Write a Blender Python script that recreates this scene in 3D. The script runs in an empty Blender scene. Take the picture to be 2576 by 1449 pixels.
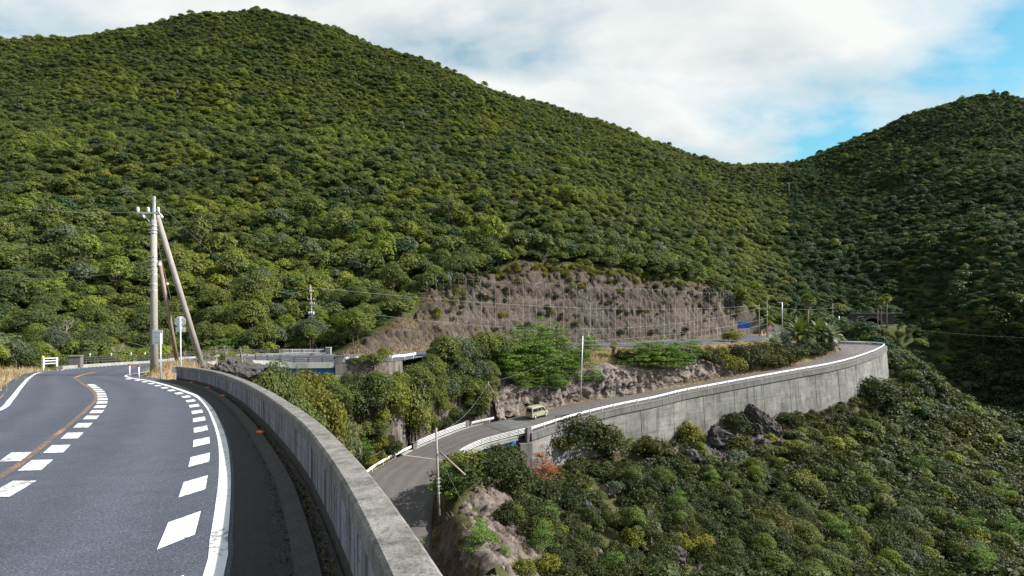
import bpy, bmesh, math, random
import numpy as np
from mathutils import Vector, Matrix
D = bpy.data
SC = bpy.context.scene
C = SC.collection
rnd = random.Random(7)
rng = np.random.default_rng(11)

# ------------------------------------------------------------------ camera, sky, sun, exposure
cam = D.cameras.new('camera'); cam.lens = 20.0; cam.sensor_width = 36.0
cam.clip_start = 0.05; cam.clip_end = 6000
camo = D.objects.new('camera', cam); C.objects.link(camo)
camo.location = (0, 0, 0); camo.rotation_euler = (math.radians(90), 0, 0)
SC.camera = camo
SUN_EL, SUN_AZ = math.radians(37), math.radians(88)      # azimuth clockwise from +Y
S = Vector((math.sin(SUN_AZ)*math.cos(SUN_EL), math.cos(SUN_AZ)*math.cos(SUN_EL), math.sin(SUN_EL)))
W = D.worlds.new('World'); SC.world = W; W.use_nodes = True
wn = W.node_tree.nodes; wl = W.node_tree.links; wn.clear()
def N(nt, kind, **kw):
    n = nt.nodes.new(kind)
    for k, v in kw.items():
        if k.startswith('i_'):
            key = k[2:]; key = int(key) if key.isdigit() else key.replace('_', ' ')
            n.inputs[key].default_value = v
        else: setattr(n, k, v)
    return n
def ramp(nt, stops, fac=None, interp='LINEAR'):
    r = nt.nodes.new('ShaderNodeValToRGB'); r.color_ramp.interpolation = interp
    e = r.color_ramp.elements
    while len(e) < len(stops): e.new(0.5)
    for el, (p, c) in zip(e, stops):
        el.position = p; el.color = (*c, 1) if len(c) == 3 else c
    if fac is not None: nt.links.new(fac, r.inputs[0])
    return r
WT = W.node_tree
sky = N(WT, 'ShaderNodeTexSky', sky_type='NISHITA', sun_disc=False, sun_elevation=SUN_EL, sun_rotation=SUN_AZ,
        air_density=1.0, dust_density=0.3, ozone_density=2.2)
tc = N(WT, 'ShaderNodeTexCoord')
sep = N(WT, 'ShaderNodeSeparateXYZ'); wl.new(tc.outputs['Generated'], sep.inputs[0])
zc = N(WT, 'ShaderNodeMath', operation='MAXIMUM', i_1=0.0); wl.new(sep.outputs[2], zc.inputs[0])
za = N(WT, 'ShaderNodeMath', operation='ADD', i_1=0.22); wl.new(zc.outputs[0], za.inputs[0])
dv = N(WT, 'ShaderNodeVectorMath', operation='DIVIDE')
cmb = N(WT, 'ShaderNodeCombineXYZ')
for k in range(3): wl.new(za.outputs[0], cmb.inputs[k])
wl.new(tc.outputs['Generated'], dv.inputs[0]); wl.new(cmb.outputs[0], dv.inputs[1])
CLOUD_OFF = (0.47, -4.775, 0.0)
mp = N(WT, 'ShaderNodeMapping'); mp.inputs['Location'].default_value = CLOUD_OFF
mp.inputs['Scale'].default_value = (0.8, 1.0, 0.0); mp.inputs['Rotation'].default_value = (0, 0, math.radians(20))
wl.new(dv.outputs[0], mp.inputs[0])
n1 = N(WT, 'ShaderNodeTexNoise', i_Scale=1.15, i_Detail=9.0, i_Roughness=0.52, i_Distortion=0.25); wl.new(mp.outputs[0], n1.inputs[0])
n2 = N(WT, 'ShaderNodeTexNoise', i_Scale=2.6, i_Detail=6.0, i_Roughness=0.5); wl.new(mp.outputs[0], n2.inputs[0])
cov = ramp(WT, [(0.38, (0, 0, 0)), (0.445, (.6, .6, .6)), (0.53, (1, 1, 1))], n1.outputs[0])
ccol = ramp(WT, [(0.30, (3.9, 4.3, 4.4)), (0.58, (5.5, 5.6, 5.5))], n2.outputs[0])
tint = N(WT, 'ShaderNodeMix', data_type='RGBA', blend_type='MULTIPLY', i_0=1.0); tint.inputs[7].default_value = (.58, .98, .86, 1)
wl.new(sky.outputs[0], tint.inputs[6])
mx = N(WT, 'ShaderNodeMix', data_type='RGBA')
wl.new(cov.outputs[0], mx.inputs[0]); wl.new(tint.outputs[2], mx.inputs[6]); wl.new(ccol.outputs[0], mx.inputs[7])
bg = N(WT, 'ShaderNodeBackground'); bg.inputs[1].default_value = 0.078
wl.new(mx.outputs[2], bg.inputs[0])
wo = N(WT, 'ShaderNodeOutputWorld'); wl.new(bg.outputs[0], wo.inputs[0])
sl = D.lights.new('sun', 'SUN'); sl.energy = 5.0; sl.angle = math.radians(0.6); sl.color = (1.0, 0.95, 0.86)
so = D.objects.new('sun', sl); C.objects.link(so)
so.rotation_euler = (-S).to_track_quat('-Z', 'Y').to_euler()
so.location = S*300
SC.view_settings.view_transform = 'Standard'; SC.view_settings.look = 'None'
SC.view_settings.gamma = 1.0; SC.view_settings.use_curve_mapping = False
SC.view_settings.exposure = 1.15
SC.render.engine = 'CYCLES'
SC.cycles.max_bounces = 5; SC.cycles.diffuse_bounces = 3; SC.cycles.transmission_bounces = 3; SC.cycles.glossy_bounces = 2
SC.cycles.use_denoising = True
SC.cycles.use_adaptive_sampling = True; SC.cycles.adaptive_threshold = 0.02

# ------------------------------------------------------------------ helpers
F, CX, CY = 1431.0, 1288.0, 724.5
def P(px, py, d): return Vector(((px-CX)/F*d, d, -(py-CY)/F*d))
def PZ(px, py, z): return P(px, py, -z*F/(py-CY))
UP0, UPS = 1.9, 0.105
def PU(px, py):
    return P(px, py, UP0/((py-CY)/F-UPS))
def catmull(pts, ds):
    """smooth a polyline (any dimension) and resample it at even spacing ds"""
    p = np.array(pts, float)
    q = np.vstack([2*p[0]-p[1], p, 2*p[-1]-p[-2]])
    out = []
    for i in range(1, len(q)-2):
        a, b, c, d = q[i-1], q[i], q[i+1], q[i+2]
        n = max(4, int(np.linalg.norm(c[:2]-b[:2])/0.25))
        for t in np.linspace(0, 1, n, endpoint=False):
            out.append(0.5*((2*b)+(c-a)*t+(2*a-5*b+4*c-d)*t*t+(3*b-a-3*c+d)*t**3))
    out.append(q[-2]); out = np.array(out)
    s = np.r_[0, np.cumsum(np.linalg.norm(np.diff(out[:, :2], axis=0), axis=1))]
    m = max(2, int(round(s[-1]/ds))+1)
    t = np.linspace(0, s[-1], m)
    return np.stack([np.interp(t, s, out[:, k]) for k in range(p.shape[1])], 1)
def tang(p):
    t = np.gradient(p[:, :2], axis=0); return t/np.maximum(np.linalg.norm(t, axis=1, keepdims=True), 1e-9)
def right(p):
    t = tang(p); return np.stack([t[:, 1], -t[:, 0]], 1)
def offset(p, o, dz=0.0):
    q = p.copy(); q[:, :2] += right(p)*(np.asarray(o)[..., None] if np.ndim(o) else o); q[:, 2] += dz; return q
def arclen(p): return np.r_[0, np.cumsum(np.linalg.norm(np.diff(p[:, :2], axis=0), axis=1))]
def at_s(p, s):
    a = arclen(p); return np.array([np.interp(s, a, p[:, k]) for k in range(p.shape[1])])
def sub_s(p, s0, s1, ds):
    a = arclen(p); n = max(2, int(round((s1-s0)/ds))+1); t = np.linspace(s0, s1, n)
    return np.stack([np.interp(t, a, p[:, k]) for k in range(p.shape[1])], 1)

def link(o, parent=None):
    C.objects.link(o)
    if parent is not None: o.parent = parent
    return o
def setp(o, label=None, cat=None, group=None, kind=None):
    if label: o['label'] = label
    if cat: o['category'] = cat
    if group: o['group'] = group
    if kind: o['kind'] = kind
    elif cat: o['kind'] = 'thing'
    return o
def empty(name, loc=(0, 0, 0), rz=0.0):
    o = D.objects.new(name, None); C.objects.link(o); o.location = loc; o.rotation_euler = (0, 0, rz); o.empty_display_size = 0.3
    return o
def mesh(name, v, f, mat=None, parent=None, smooth=False):
    me = D.meshes.new(name); me.from_pydata([tuple(map(float, x)) for x in v], [], [tuple(map(int, x)) for x in f]); me.update()
    return obj(name, me, mat, parent, smooth)
def obj(name, me, mat=None, parent=None, smooth=False):
    if mat is not None and len(me.materials) == 0: me.materials.append(mat)
    if smooth: me.polygons.foreach_set('use_smooth', [True]*len(me.polygons))
    o = D.objects.new(name, me); return link(o, parent)
def fastmesh(name, v, faces_arr, mat, smooth=False):
    """v (n,3) array, faces_arr (m,k) array"""
    me = D.meshes.new(name); m, k = faces_arr.shape
    me.vertices.add(len(v)); me.vertices.foreach_set('co', np.ascontiguousarray(v, dtype=np.float32).ravel())
    me.loops.add(m*k); me.loops.foreach_set('vertex_index', faces_arr.astype(np.int32).ravel())
    me.polygons.add(m); me.polygons.foreach_set('loop_start', np.arange(0, m*k, k, dtype=np.int32))
    if smooth: me.polygons.foreach_set('use_smooth', np.ones(m, dtype=bool))
    me.update(calc_edges=True); me.validate()
    if mat is not None: me.materials.append(mat)
    return me
class MB:
    """collects simple solids in one vertex/face list"""
    def __init__(s): s.v = []; s.f = []
    def add(s, v, f):
        b = len(s.v); s.v += [tuple(map(float, x)) for x in v]; s.f += [tuple(i+b for i in q) for q in f]; return s
    def box(s, c, size, M=None):
        x, y, z = (size[0]/2, size[1]/2, size[2]/2)
        vs = [Vector((sx*x, sy*y, sz*z)) for sz in (-1, 1) for sx, sy in ((-1, -1), (1, -1), (1, 1), (-1, 1))]
        if M is not None: vs = [M @ q for q in vs]
        vs = [q+Vector(c) for q in vs]
        return s.add(vs, [(3, 2, 1, 0), (4, 5, 6, 7), (0, 1, 5, 4), (1, 2, 6, 5), (2, 3, 7, 6), (3, 0, 4, 7)])
    def tube(s, pts, r, n=8, caps=True):
        pts = [Vector(p) for p in pts]; rs = r if hasattr(r, '__len__') else [r]*len(pts)
        b = len(s.v); up0 = Vector((0, 0, 1))
        for i, p in enumerate(pts):
            t = (pts[min(i+1, len(pts)-1)]-pts[max(i-1, 0)]).normalized()
            a = t.cross(up0 if abs(t.z) < .95 else Vector((1, 0, 0))).normalized(); c = t.cross(a)
            for k in range(n):
                w = 2*math.pi*k/n; s.v.append(tuple(p+(a*math.cos(w)+c*math.sin(w))*rs[i]))
        for i in range(len(pts)-1):
            for k in range(n):
                k2 = (k+1) % n; s.f.append((b+i*n+k, b+i*n+k2, b+(i+1)*n+k2, b+(i+1)*n+k))
        if caps:
            s.f.append(tuple(b+k for k in range(n))[::-1]); e = b+(len(pts)-1)*n; s.f.append(tuple(e+k for k in range(n)))
        return s
    def lathe(s, prof, c=(0, 0, 0), n=12, M=None):
        b = len(s.v); c = Vector(c)
        for r, z in prof:
            for k in range(n):
                w = 2*math.pi*k/n; q = Vector((r*math.cos(w), r*math.sin(w), z))
                if M is not None: q = M @ q
                s.v.append(tuple(c+q))
        for i in range(len(prof)-1):
            for k in range(n):
                k2 = (k+1) % n; s.f.append((b+i*n+k, b+i*n+k2, b+(i+1)*n+k2, b+(i+1)*n+k))
        s.f.append(tuple(b+k for k in range(n))[::-1]); e = b+(len(prof)-1)*n; s.f.append(tuple(e+k for k in range(n)))
        return s
    def sweep(s, p, prof, closed=True, caps=True):
        """profile (offset to the right, height) swept along path p (n,3)"""
        b = len(s.v); r = right(p); m = len(prof)
        for i in range(len(p)):
            for o, h in prof:
                s.v.append((p[i, 0]+r[i, 0]*o, p[i, 1]+r[i, 1]*o, p[i, 2]+h))
        K = m if closed else m-1
        for i in range(len(p)-1):
            for k in range(K):
                k2 = (k+1) % m; s.f.append((b+i*m+k, b+(i+1)*m+k, b+(i+1)*m+k2, b+i*m+k2))
        if closed and caps:
            s.f.append(tuple(b+k for k in range(m))); e = b+(len(p)-1)*m; s.f.append(tuple(e+k for k in range(m))[::-1])
        return s
    def build(s, name, mat, parent=None, smooth=False, bevel=0.0):
        me = D.meshes.new(name); me.from_pydata(s.v, [], s.f); me.update()
        bm = bmesh.new(); bm.from_mesh(me); bmesh.ops.recalc_face_normals(bm, faces=bm.faces); bm.to_mesh(me); bm.free()
        o = obj(name, me, mat, parent, smooth)
        if bevel:
            md = o.modifiers.new('bevel', 'BEVEL'); md.width = bevel; md.segments = 2; md.limit_method = 'ANGLE'
        return o

# ------------------------------------------------------------------ materials
def newmat(name):
    m = D.materials.new(name); m.use_nodes = True; nt = m.node_tree; nt.nodes.clear()
    out = nt.nodes.new('ShaderNodeOutputMaterial'); b = nt.nodes.new('ShaderNodeBsdfPrincipled')
    nt.links.new(b.outputs[0], out.inputs[0]); return m, nt, b, out
def coords(nt, kind='pos', scale=(1, 1, 1), rot=(0, 0, 0)):
    if kind == 'pos':
        g = nt.nodes.new('ShaderNodeNewGeometry'); o = g.outputs['Position']
    else:
        g = nt.nodes.new('ShaderNodeTexCoord'); o = g.outputs['Object']
    m = nt.nodes.new('ShaderNodeMapping'); m.inputs['Scale'].default_value = scale; m.inputs['Rotation'].default_value = rot
    nt.links.new(o, m.inputs[0]); return m.outputs[0]
def noise(nt, vec, scale, detail=6, rough=.55, dist=0.0):
    n = N(nt, 'ShaderNodeTexNoise', i_Scale=scale, i_Detail=detail, i_Roughness=rough, i_Distortion=dist); nt.links.new(vec, n.inputs[0]); return n.outputs[0]
def bump(nt, b, h, strength, dist=0.02):
    n = N(nt, 'ShaderNodeBump', i_Strength=strength, i_Distance=dist); nt.links.new(h, n.inputs['Height']); nt.links.new(n.outputs[0], b.inputs['Normal'])
def mixc(nt, fac, a, b, mode='MIX'):
    m = N(nt, 'ShaderNodeMix', data_type='RGBA', blend_type=mode)
    for s, v in ((0, fac), (6, a), (7, b)):
        if hasattr(v, 'is_output') or hasattr(v, 'links'): nt.links.new(v, m.inputs[s])
        else: m.inputs[s].default_value = v if s == 0 else (*v, 1)
    return m.outputs[2]
def simple(name, cols, scale=2.0, rough=.7, bmp=0.0, coord='pos', stretch=(1, 1, 1), metal=0.0, detail=6, lo=.3, hi=.7, spec=.5, bdist=.02):
    m, nt, b, out = newmat(name); v = coords(nt, coord, stretch); n = noise(nt, v, scale, detail)
    k = len(cols); r = ramp(nt, [(lo+(hi-lo)*i/max(k-1, 1), c) for i, c in enumerate(cols)], n)
    nt.links.new(r.outputs[0], b.inputs['Base Color']); b.inputs['Roughness'].default_value = rough; b.inputs['Metallic'].default_value = metal
    b.inputs['Specular IOR Level'].default_value = spec
    if bmp: bump(nt, b, noise(nt, v, scale*4, 6), bmp, bdist)
    return m

def leafmat(name, stops, patch=0.02, trans=0.36, seedshift=0.0, fine=0.35):
    """foliage: colour by plant (object random), drifting in patches over the hill"""
    m, nt, b, out = newmat(name)
    oi = nt.nodes.new('ShaderNodeObjectInfo'); v = coords(nt, 'pos')
    pn = noise(nt, v, patch, 3); fn = noise(nt, v, fine, 3)
    a = N(nt, 'ShaderNodeMath', operation='MULTIPLY_ADD', i_1=0.42, i_2=seedshift+.08); nt.links.new(oi.outputs['Random'], a.inputs[0])
    c = N(nt, 'ShaderNodeMath', operation='MULTIPLY_ADD', i_1=1.15, i_2=-0.38); nt.links.new(pn, c.inputs[0])
    d = N(nt, 'ShaderNodeMath', operation='ADD'); nt.links.new(a.outputs[0], d.inputs[0]); nt.links.new(c.outputs[0], d.inputs[1])
    e = N(nt, 'ShaderNodeMath', operation='MULTIPLY_ADD', i_1=0.35, i_2=-.17); nt.links.new(fn, e.inputs[0])
    g = N(nt, 'ShaderNodeMath', operation='ADD'); nt.links.new(d.outputs[0], g.inputs[0]); nt.links.new(e.outputs[0], g.inputs[1])
    r = ramp(nt, stops, g.outputs[0])
    nt.links.new(r.outputs[0], b.inputs['Base Color']); b.inputs['Roughness'].default_value = .62; b.inputs['Specular IOR Level'].default_value = .25
    t = nt.nodes.new('ShaderNodeBsdfTranslucent'); tcol = mixc(nt, 1.0, r.outputs[0], (1.15, 1.2, .6), 'MULTIPLY'); nt.links.new(tcol, t.inputs[0])
    ms = N(nt, 'ShaderNodeMixShader', i_0=trans); nt.links.new(b.outputs[0], ms.inputs[1]); nt.links.new(t.outputs[0], ms.inputs[2])
    nt.links.new(ms.outputs[0], out.inputs[0]); return m

M = {}
M['forest'] = leafmat('forest_leaves', [(0.0, (0.040, 0.056, 0.023)), (.25, (0.064, 0.086, 0.028)), (.5, (0.090, 0.113, 0.030)), (.70, (0.121, 0.138, 0.030)), (.86, (0.163, 0.175, 0.030)), (.96, (0.233, 0.226, 0.031)), (1.0, (0.255, 0.168, 0.035))])
M['forest_light'] = leafmat('bright_forest_leaves', [(0.0, (0.087, 0.122, 0.025)), (.5, (0.130, 0.165, 0.027)), (.85, (0.187, 0.207, 0.028)), (1.0, (0.250, 0.224, 0.030))])
M['forest_grey'] = leafmat('grey_green_forest_leaves', [(0.0, (0.058, 0.079, 0.049)), (.5, (0.086, 0.109, 0.067)), (1.0, (0.123, 0.139, 0.082))])
M['forest_dark'] = leafmat('shade_forest_leaves', [(0.0, (0.017, 0.039, 0.022)), (.4, (0.029, 0.059, 0.026)), (.75, (0.048, 0.084, 0.028)), (1.0, (0.075, 0.112, 0.030))])  # dark evergreen leaves; also stand in for shade on the right mountain
M['shrub'] = leafmat('shrub_leaves', [(0.0, (0.018, 0.029, 0.011)), (.3, (0.028, 0.042, 0.012)), (.55, (0.044, 0.055, 0.015)), (.75, (0.062, 0.066, 0.015)), (.9, (0.084, 0.074, 0.018)), (1.0, (0.099, 0.057, 0.018))], patch=.06)
M['ochre'] = leafmat('ochre_tree_leaves', [(0.0, (0.065, 0.082, 0.018)), (.5, (0.108, 0.115, 0.020)), (1.0, (0.158, 0.139, 0.024))], patch=.1)
M['gold'] = leafmat('yellow_shrub_leaves', [(0.0, (0.092, 0.114, 0.018)), (.5, (0.143, 0.147, 0.018)), (1.0, (0.221, 0.190, 0.022))], patch=.1)
M['pine'] = leafmat('pine_needles', [(0.0, (.060, .112, .022)), (.5, (.092, .165, .024)), (1.0, (.145, .215, .026))], patch=.08, trans=.2)
M['rust'] = leafmat('dead_needles', [(0.0, (.22, .075, .035)), (.5, (.29, .105, .05)), (1.0, (.38, .15, .075))], patch=.2, trans=.15)
M['twig'] = simple('grey_twigs', [(.16, .145, .135), (.27, .25, .235)], 1.0, .9)
M['palm'] = leafmat('palm_fronds', [(0.0, (.08, .11, .025)), (.5, (.12, .155, .04)), (.8, (.18, .19, .05)), (1.0, (.25, .19, .05))], patch=.3, trans=.2)
M['palmgrey'] = leafmat('grey_palm_fronds', [(0.0, (.15, .19, .14)), (.5, (.21, .25, .19)), (1.0, (.27, .3, .23))], patch=.3, trans=.2)
M['bark'] = simple('bark', [(.06, .045, .035), (.12, .095, .075)], 3, .9)
M['palebark'] = simple('pale_bark', [(.22, .19, .165), (.38, .34, .30)], 3, .9)
M['palmbark'] = simple('palm_bark', [(.10, .075, .055), (.26, .21, .16)], 4, .9)
M['drygrass'] = leafmat('dry_grass', [(0.0, (0.239, 0.180, 0.103)), (.5, (0.368, 0.300, 0.190)), (1.0, (0.497, 0.430, 0.299))], patch=.4, trans=.3, fine=2.0)
M['brush'] = leafmat('dry_brush', [(0.0, (0.050, 0.035, 0.024)), (.4, (0.086, 0.059, 0.041)), (.7, (0.119, 0.086, 0.061)), (1.0, (0.173, 0.115, 0.061))], patch=.25, trans=.2, fine=1.2)

def asphalt(name, base, dark, light):
    m, nt, b, out = newmat(name); v = coords(nt)
    big = noise(nt, v, .25, 4); mid = noise(nt, v, 2.5, 5); gr = noise(nt, v, 55, 3, .75)
    c1 = ramp(nt, [(.3, dark), (.7, base)], big).outputs[0]
    c2 = mixc(nt, .35, c1, ramp(nt, [(.35, dark), (.65, light)], mid).outputs[0])
    c3 = mixc(nt, .8, c2, ramp(nt, [(.3, (.15, .15, .15)), (.47, (.85, .85, .85)), (.58, (1.6, 1.6, 1.6)), (.68, (3.4, 3.4, 3.4))], gr).outputs[0], 'MULTIPLY')
    # thin cracks
    vo = N(nt, 'ShaderNodeTexVoronoi', feature='DISTANCE_TO_EDGE', i_Scale=.33); 
    wv = nt.nodes.new('ShaderNodeVectorMath'); wv.operation = 'ADD'
    nn = N(nt, 'ShaderNodeTexNoise', i_Scale=1.2, i_Detail=5.0); nt.links.new(v, nn.inputs[0]); nt.links.new(nn.outputs['Color'], wv.inputs[0]); nt.links.new(v, wv.inputs[1])
    nt.links.new(wv.outputs[0], vo.inputs[0])
    msk = noise(nt, v, .4, 3)
    ck = ramp(nt, [(0, (.45, .45, .45)), (.006, (1, 1, 1))], vo.outputs[0]).outputs[0]
    ck2 = mixc(nt, ramp(nt, [(.5, (0, 0, 0)), (.56, (1, 1, 1))], msk).outputs[0], (1, 1, 1), ck)
    c4 = mixc(nt, 1.0, c3, ck2, 'MULTIPLY')
    ua = N(nt, 'ShaderNodeAttribute', attribute_name='across')
    wob = N(nt, 'ShaderNodeMath', operation='MULTIPLY_ADD', i_1=.10, i_2=-.05); nt.links.new(big, wob.inputs[0])
    ad = N(nt, 'ShaderNodeMath', operation='ADD'); nt.links.new(ua.outputs['Fac'], ad.inputs[0]); nt.links.new(wob.outputs[0], ad.inputs[1])
    tr = ramp(nt, [(0, (.78, .78, .78)), (.05, (.86, .86, .86)), (.13, (1, 1, 1)), (.20, (.84, .84, .85)), (.28, (1.04, 1.04, 1.03)), (.38, (.86, .86, .87)), (.5, (1.02, 1.02, 1.0)), (.60, (.85, .85, .86)), (.70, (1.05, 1.05, 1.04)), (.80, (.86, .86, .87)), (.9, (1, 1, 1)), (1, (.75, .75, .75))], ad.outputs[0], 'EASE')
    c4 = mixc(nt, 1.0, c4, tr.outputs[0], 'MULTIPLY')
    spots = noise(nt, v, 6.0, 2, .5); c4 = mixc(nt, ramp(nt, [(.70, (0, 0, 0)), (.74, (.5, .5, .5))], spots).outputs[0], c4, dark)
    nt.links.new(c4, b.inputs['Base Color']); b.inputs['Roughness'].default_value = .78; b.inputs['Specular IOR Level'].default_value = .35
    bump(nt, b, gr, .35, .01); return m
M['asphalt'] = asphalt('asphalt', (0.057, 0.063, 0.089), (0.041, 0.047, 0.069), (0.066, 0.074, 0.103))
M['asphalt_old_shaded'] = asphalt('shoulder_asphalt', (0.018, 0.018, 0.023), (0.012, 0.012, 0.014), (0.025, 0.025, 0.031))  # old asphalt, its colour lowered further for the parapet's shade
M['asphalt_low'] = asphalt('lower_asphalt', (.090, .082, .082), (.066, .061, .062), (.105, .098, .098))
M['asphalt_patch'] = asphalt('patched_asphalt', (.098, .105, .11), (.08, .086, .09), (.11, .115, .12))
def paint(name, col, worn, amount):
    m, nt, b, out = newmat(name); v = coords(nt)
    n = noise(nt, v, 14, 8, .7); n2 = noise(nt, v, 1.3, 3)
    a = N(nt, 'ShaderNodeMath', operation='MULTIPLY_ADD', i_1=.5, i_2=0.0); nt.links.new(n2, a.inputs[0])
    s = N(nt, 'ShaderNodeMath', operation='ADD'); nt.links.new(n, s.inputs[0]); nt.links.new(a.outputs[0], s.inputs[1])
    f = ramp(nt, [(amount-.03, (0, 0, 0)), (amount+.03, (1, 1, 1))], s.outputs[0])
    nt.links.new(mixc(nt, f.outputs[0], worn, col), b.inputs['Base Color']); b.inputs['Roughness'].default_value = .65; return m
M['white_line'] = paint('white_road_paint', (.60, .61, .63), (.20, .20, .21), .665)
M['orange_line'] = paint('orange_road_paint', (.36, .165, .06), (.085, .075, .07), .82)
M['orange_line_fresh'] = paint('orange_road_paint_clear', (.58, .235, .06), (.2, .11, .06), .64)
M['tan_line'] = paint('tan_joint_strip', (.34, .27, .2), (.15, .12, .1), .6)

def concrete(name, base, dark, streak=.6, fleck=True, vs=1.0, lines=0.0, lav=None):
    m, nt, b, out = newmat(name); v = coords(nt)
    big = noise(nt, v, .5*vs, 5); st = noise(nt, coords(nt, 'pos', (2.2*vs, 2.2*vs, .16*vs)), 1.6, 7, .6); gr = noise(nt, v, 30*vs, 3, .7)
    c = mixc(nt, ramp(nt, [(.35, (0, 0, 0)), (.65, (1, 1, 1))], big).outputs[0], tuple(x*.82 for x in base), base)
    if lav: c = mixc(nt, ramp(nt, [(.45, (0, 0, 0)), (.6, (1, 1, 1))], noise(nt, coords(nt, 'pos', (3.5, 3.5, .5)), 1.3, 5)).outputs[0], c, lav)
    c = mixc(nt, ramp(nt, [(.47-.06*streak, (0, 0, 0)), (.66, (streak, streak, streak))], st).outputs[0], c, dark)
    if fleck: c = mixc(nt, .7, c, ramp(nt, [(.36, (.35, .35, .35)), (.5, (1, 1, 1)), (.66, (1.25, 1.25, 1.25))], gr).outputs[0], 'MULTIPLY')
    if lines:
        w = N(nt, 'ShaderNodeTexWave', wave_type='BANDS', bands_direction='Z', i_Scale=lines, i_Distortion=1.2, i_Detail=3.0, i_Detail_Scale=.4)
        nt.links.new(v, w.inputs[0])
        c = mixc(nt, ramp(nt, [(.0, (.0, .0, .0)), (.06, (.35, .35, .35)), (.12, (0, 0, 0))], w.outputs['Fac']).outputs[0], c, tuple(min(1, x*1.5) for x in base))
    nt.links.new(c, b.inputs['Base Color']); b.inputs['Roughness'].default_value = .85; b.inputs['Specular IOR Level'].default_value = .3
    bump(nt, b, gr, .4, .012); return m
M['coping'] = concrete('coping_concrete', (0.202, 0.196, 0.189), (0.052, 0.050, 0.048), .7, True, 1.6)
M['panel'] = concrete('parapet_panel', (0.255, 0.255, 0.261), (0.017, 0.017, 0.021), 1.0, True, 1.6, lav=(0.255, 0.246, 0.331))
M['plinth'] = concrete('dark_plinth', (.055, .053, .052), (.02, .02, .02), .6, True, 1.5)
M['kerb'] = concrete('kerb_concrete', (.05, .049, .05), (.02, .02, .02), .5, True, 1.3)
def wallmat():
    m, nt, b, out = newmat('retaining_concrete'); v = coords(nt)
    big = noise(nt, v, .16, 5, .6); blot = noise(nt, v, .7, 6, .62); hb = noise(nt, coords(nt, 'pos', (.12, .12, 2.6)), 1.0, 5, .6); gr = noise(nt, v, 9, 4, .7)
    st = noise(nt, coords(nt, 'pos', (.9, .9, .05)), 1.2, 6, .65)
    c = ramp(nt, [(.3, (.105, .105, .103)), (.5, (.175, .174, .168)), (.7, (.24, .238, .228))], big).outputs[0]
    c = mixc(nt, .8, c, ramp(nt, [(.3, (.6, .6, .6)), (.5, (1, 1, 1)), (.7, (1.2, 1.2, 1.18))], blot).outputs[0], 'MULTIPLY')
    c = mixc(nt, .75, c, ramp(nt, [(.34, (.62, .62, .62)), (.44, (1, 1, 1)), (.58, (1.02, 1.02, 1.0)), (.66, (1.4, 1.4, 1.35))], hb).outputs[0], 'MULTIPLY')
    c = mixc(nt, ramp(nt, [(.52, (0, 0, 0)), (.68, (.75, .75, .75))], st).outputs[0], c, (.05, .05, .05))
    c = mixc(nt, .5, c, ramp(nt, [(.35, (.6, .6, .6)), (.5, (1, 1, 1)), (.65, (1.3, 1.3, 1.3))], gr).outputs[0], 'MULTIPLY')
    nt.links.new(c, b.inputs['Base Color']); b.inputs['Roughness'].default_value = .9; b.inputs['Specular IOR Level'].default_value = .2; bump(nt, b, hb, .3, .05); return m
M['wall'] = wallmat(); M['wall_old'] = concrete('retaining_concrete', (.27, .268, .26), (.075, .075, .075), .55, True, .32, lines=.42)
M['wallcap'] = concrete('stained_cap_concrete', (.16, .155, .15), (.05, .05, .05), .7, True, .6)
M['darkwall'] = concrete('stained_wall', (.20, .18, .17), (.045, .032, .028), .95, True, .7)
M['conc'] = concrete('bridge_concrete', (.33, .33, .32), (.12, .12, .12), .5, True, .8)
M['concdark'] = concrete('pillar_concrete', (.15, .14, .135), (.05, .045, .045), .6, True, .8)
M['pole'] = concrete('pole_concrete', (.30, .28, .265), (.17, .155, .15), .4, True, 1.0)
M['polebrown'] = concrete('brown_pole', (.30, .235, .19), (.16, .12, .10), .5, True, 1.0)
M['steelpole'] = simple('galvanised_steel', [(.48, .50, .54), (.62, .64, .68)], 3, .45, metal=.35)
M['whitepaint'] = simple('white_paint', [(.58, .59, .61), (.68, .69, .70)], 2, .5)
M['greypaint'] = simple('sign_back_grey', [(.40, .41, .44), (.5, .51, .54)], 5, .5)
M['darkmetal'] = simple('dark_brown_railing', [(.035, .032, .03), (.06, .055, .05)], 3, .55)
M['blue'] = simple('blue_girder_paint', [(0.023, 0.142, 0.369), (0.031, 0.195, 0.459)], 1, .5)
M['signblue'] = simple('blue_sign', [(.01, .10, .42), (.015, .13, .5)], 1, .4)
M['red'] = simple('red_paint', [(.55, .03, .03), (.62, .05, .04)], 2, .5)
M['orange'] = simple('orange_plastic', [(.70, .16, .03), (.8, .2, .05)], 2, .5)
M['insul'] = simple('porcelain', [(.75, .75, .77), (.85, .85, .86)], 2, .25)
M['black'] = simple('black_rubber', [(.015, .015, .015), (.03, .03, .03)], 5, .7)
M['yellow'] = simple('yellow_plate', [(.75, .52, .03), (.8, .56, .05)], 2, .5)
M['yellowtube'] = simple('yellow_tube', [(.62, .48, .08), (.7, .55, .1)], 2, .5)
M['wire'] = simple('wire', [(.16, .17, .18), (.28, .29, .30)], 2, .5)
M['netwire'] = simple('net_wire', [(0.093, 0.098, 0.105), (0.140, 0.144, 0.152)], 2, .5, metal=.3)
M['vanpaint'] = simple('pale_olive_car_paint', [(0.294, 0.294, 0.207), (0.309, 0.309, 0.218)], 1, .3)
M['glass'] = simple('dark_glass', [(.012, .014, .016), (.02, .022, .025)], 1, .08)
M['rim'] = simple('steel_rim', [(.45, .45, .46), (.6, .6, .6)], 5, .35, metal=.6)
M['tail'] = simple('tail_light', [(.42, .02, .02), (.5, .03, .03)], 2, .2)

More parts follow.
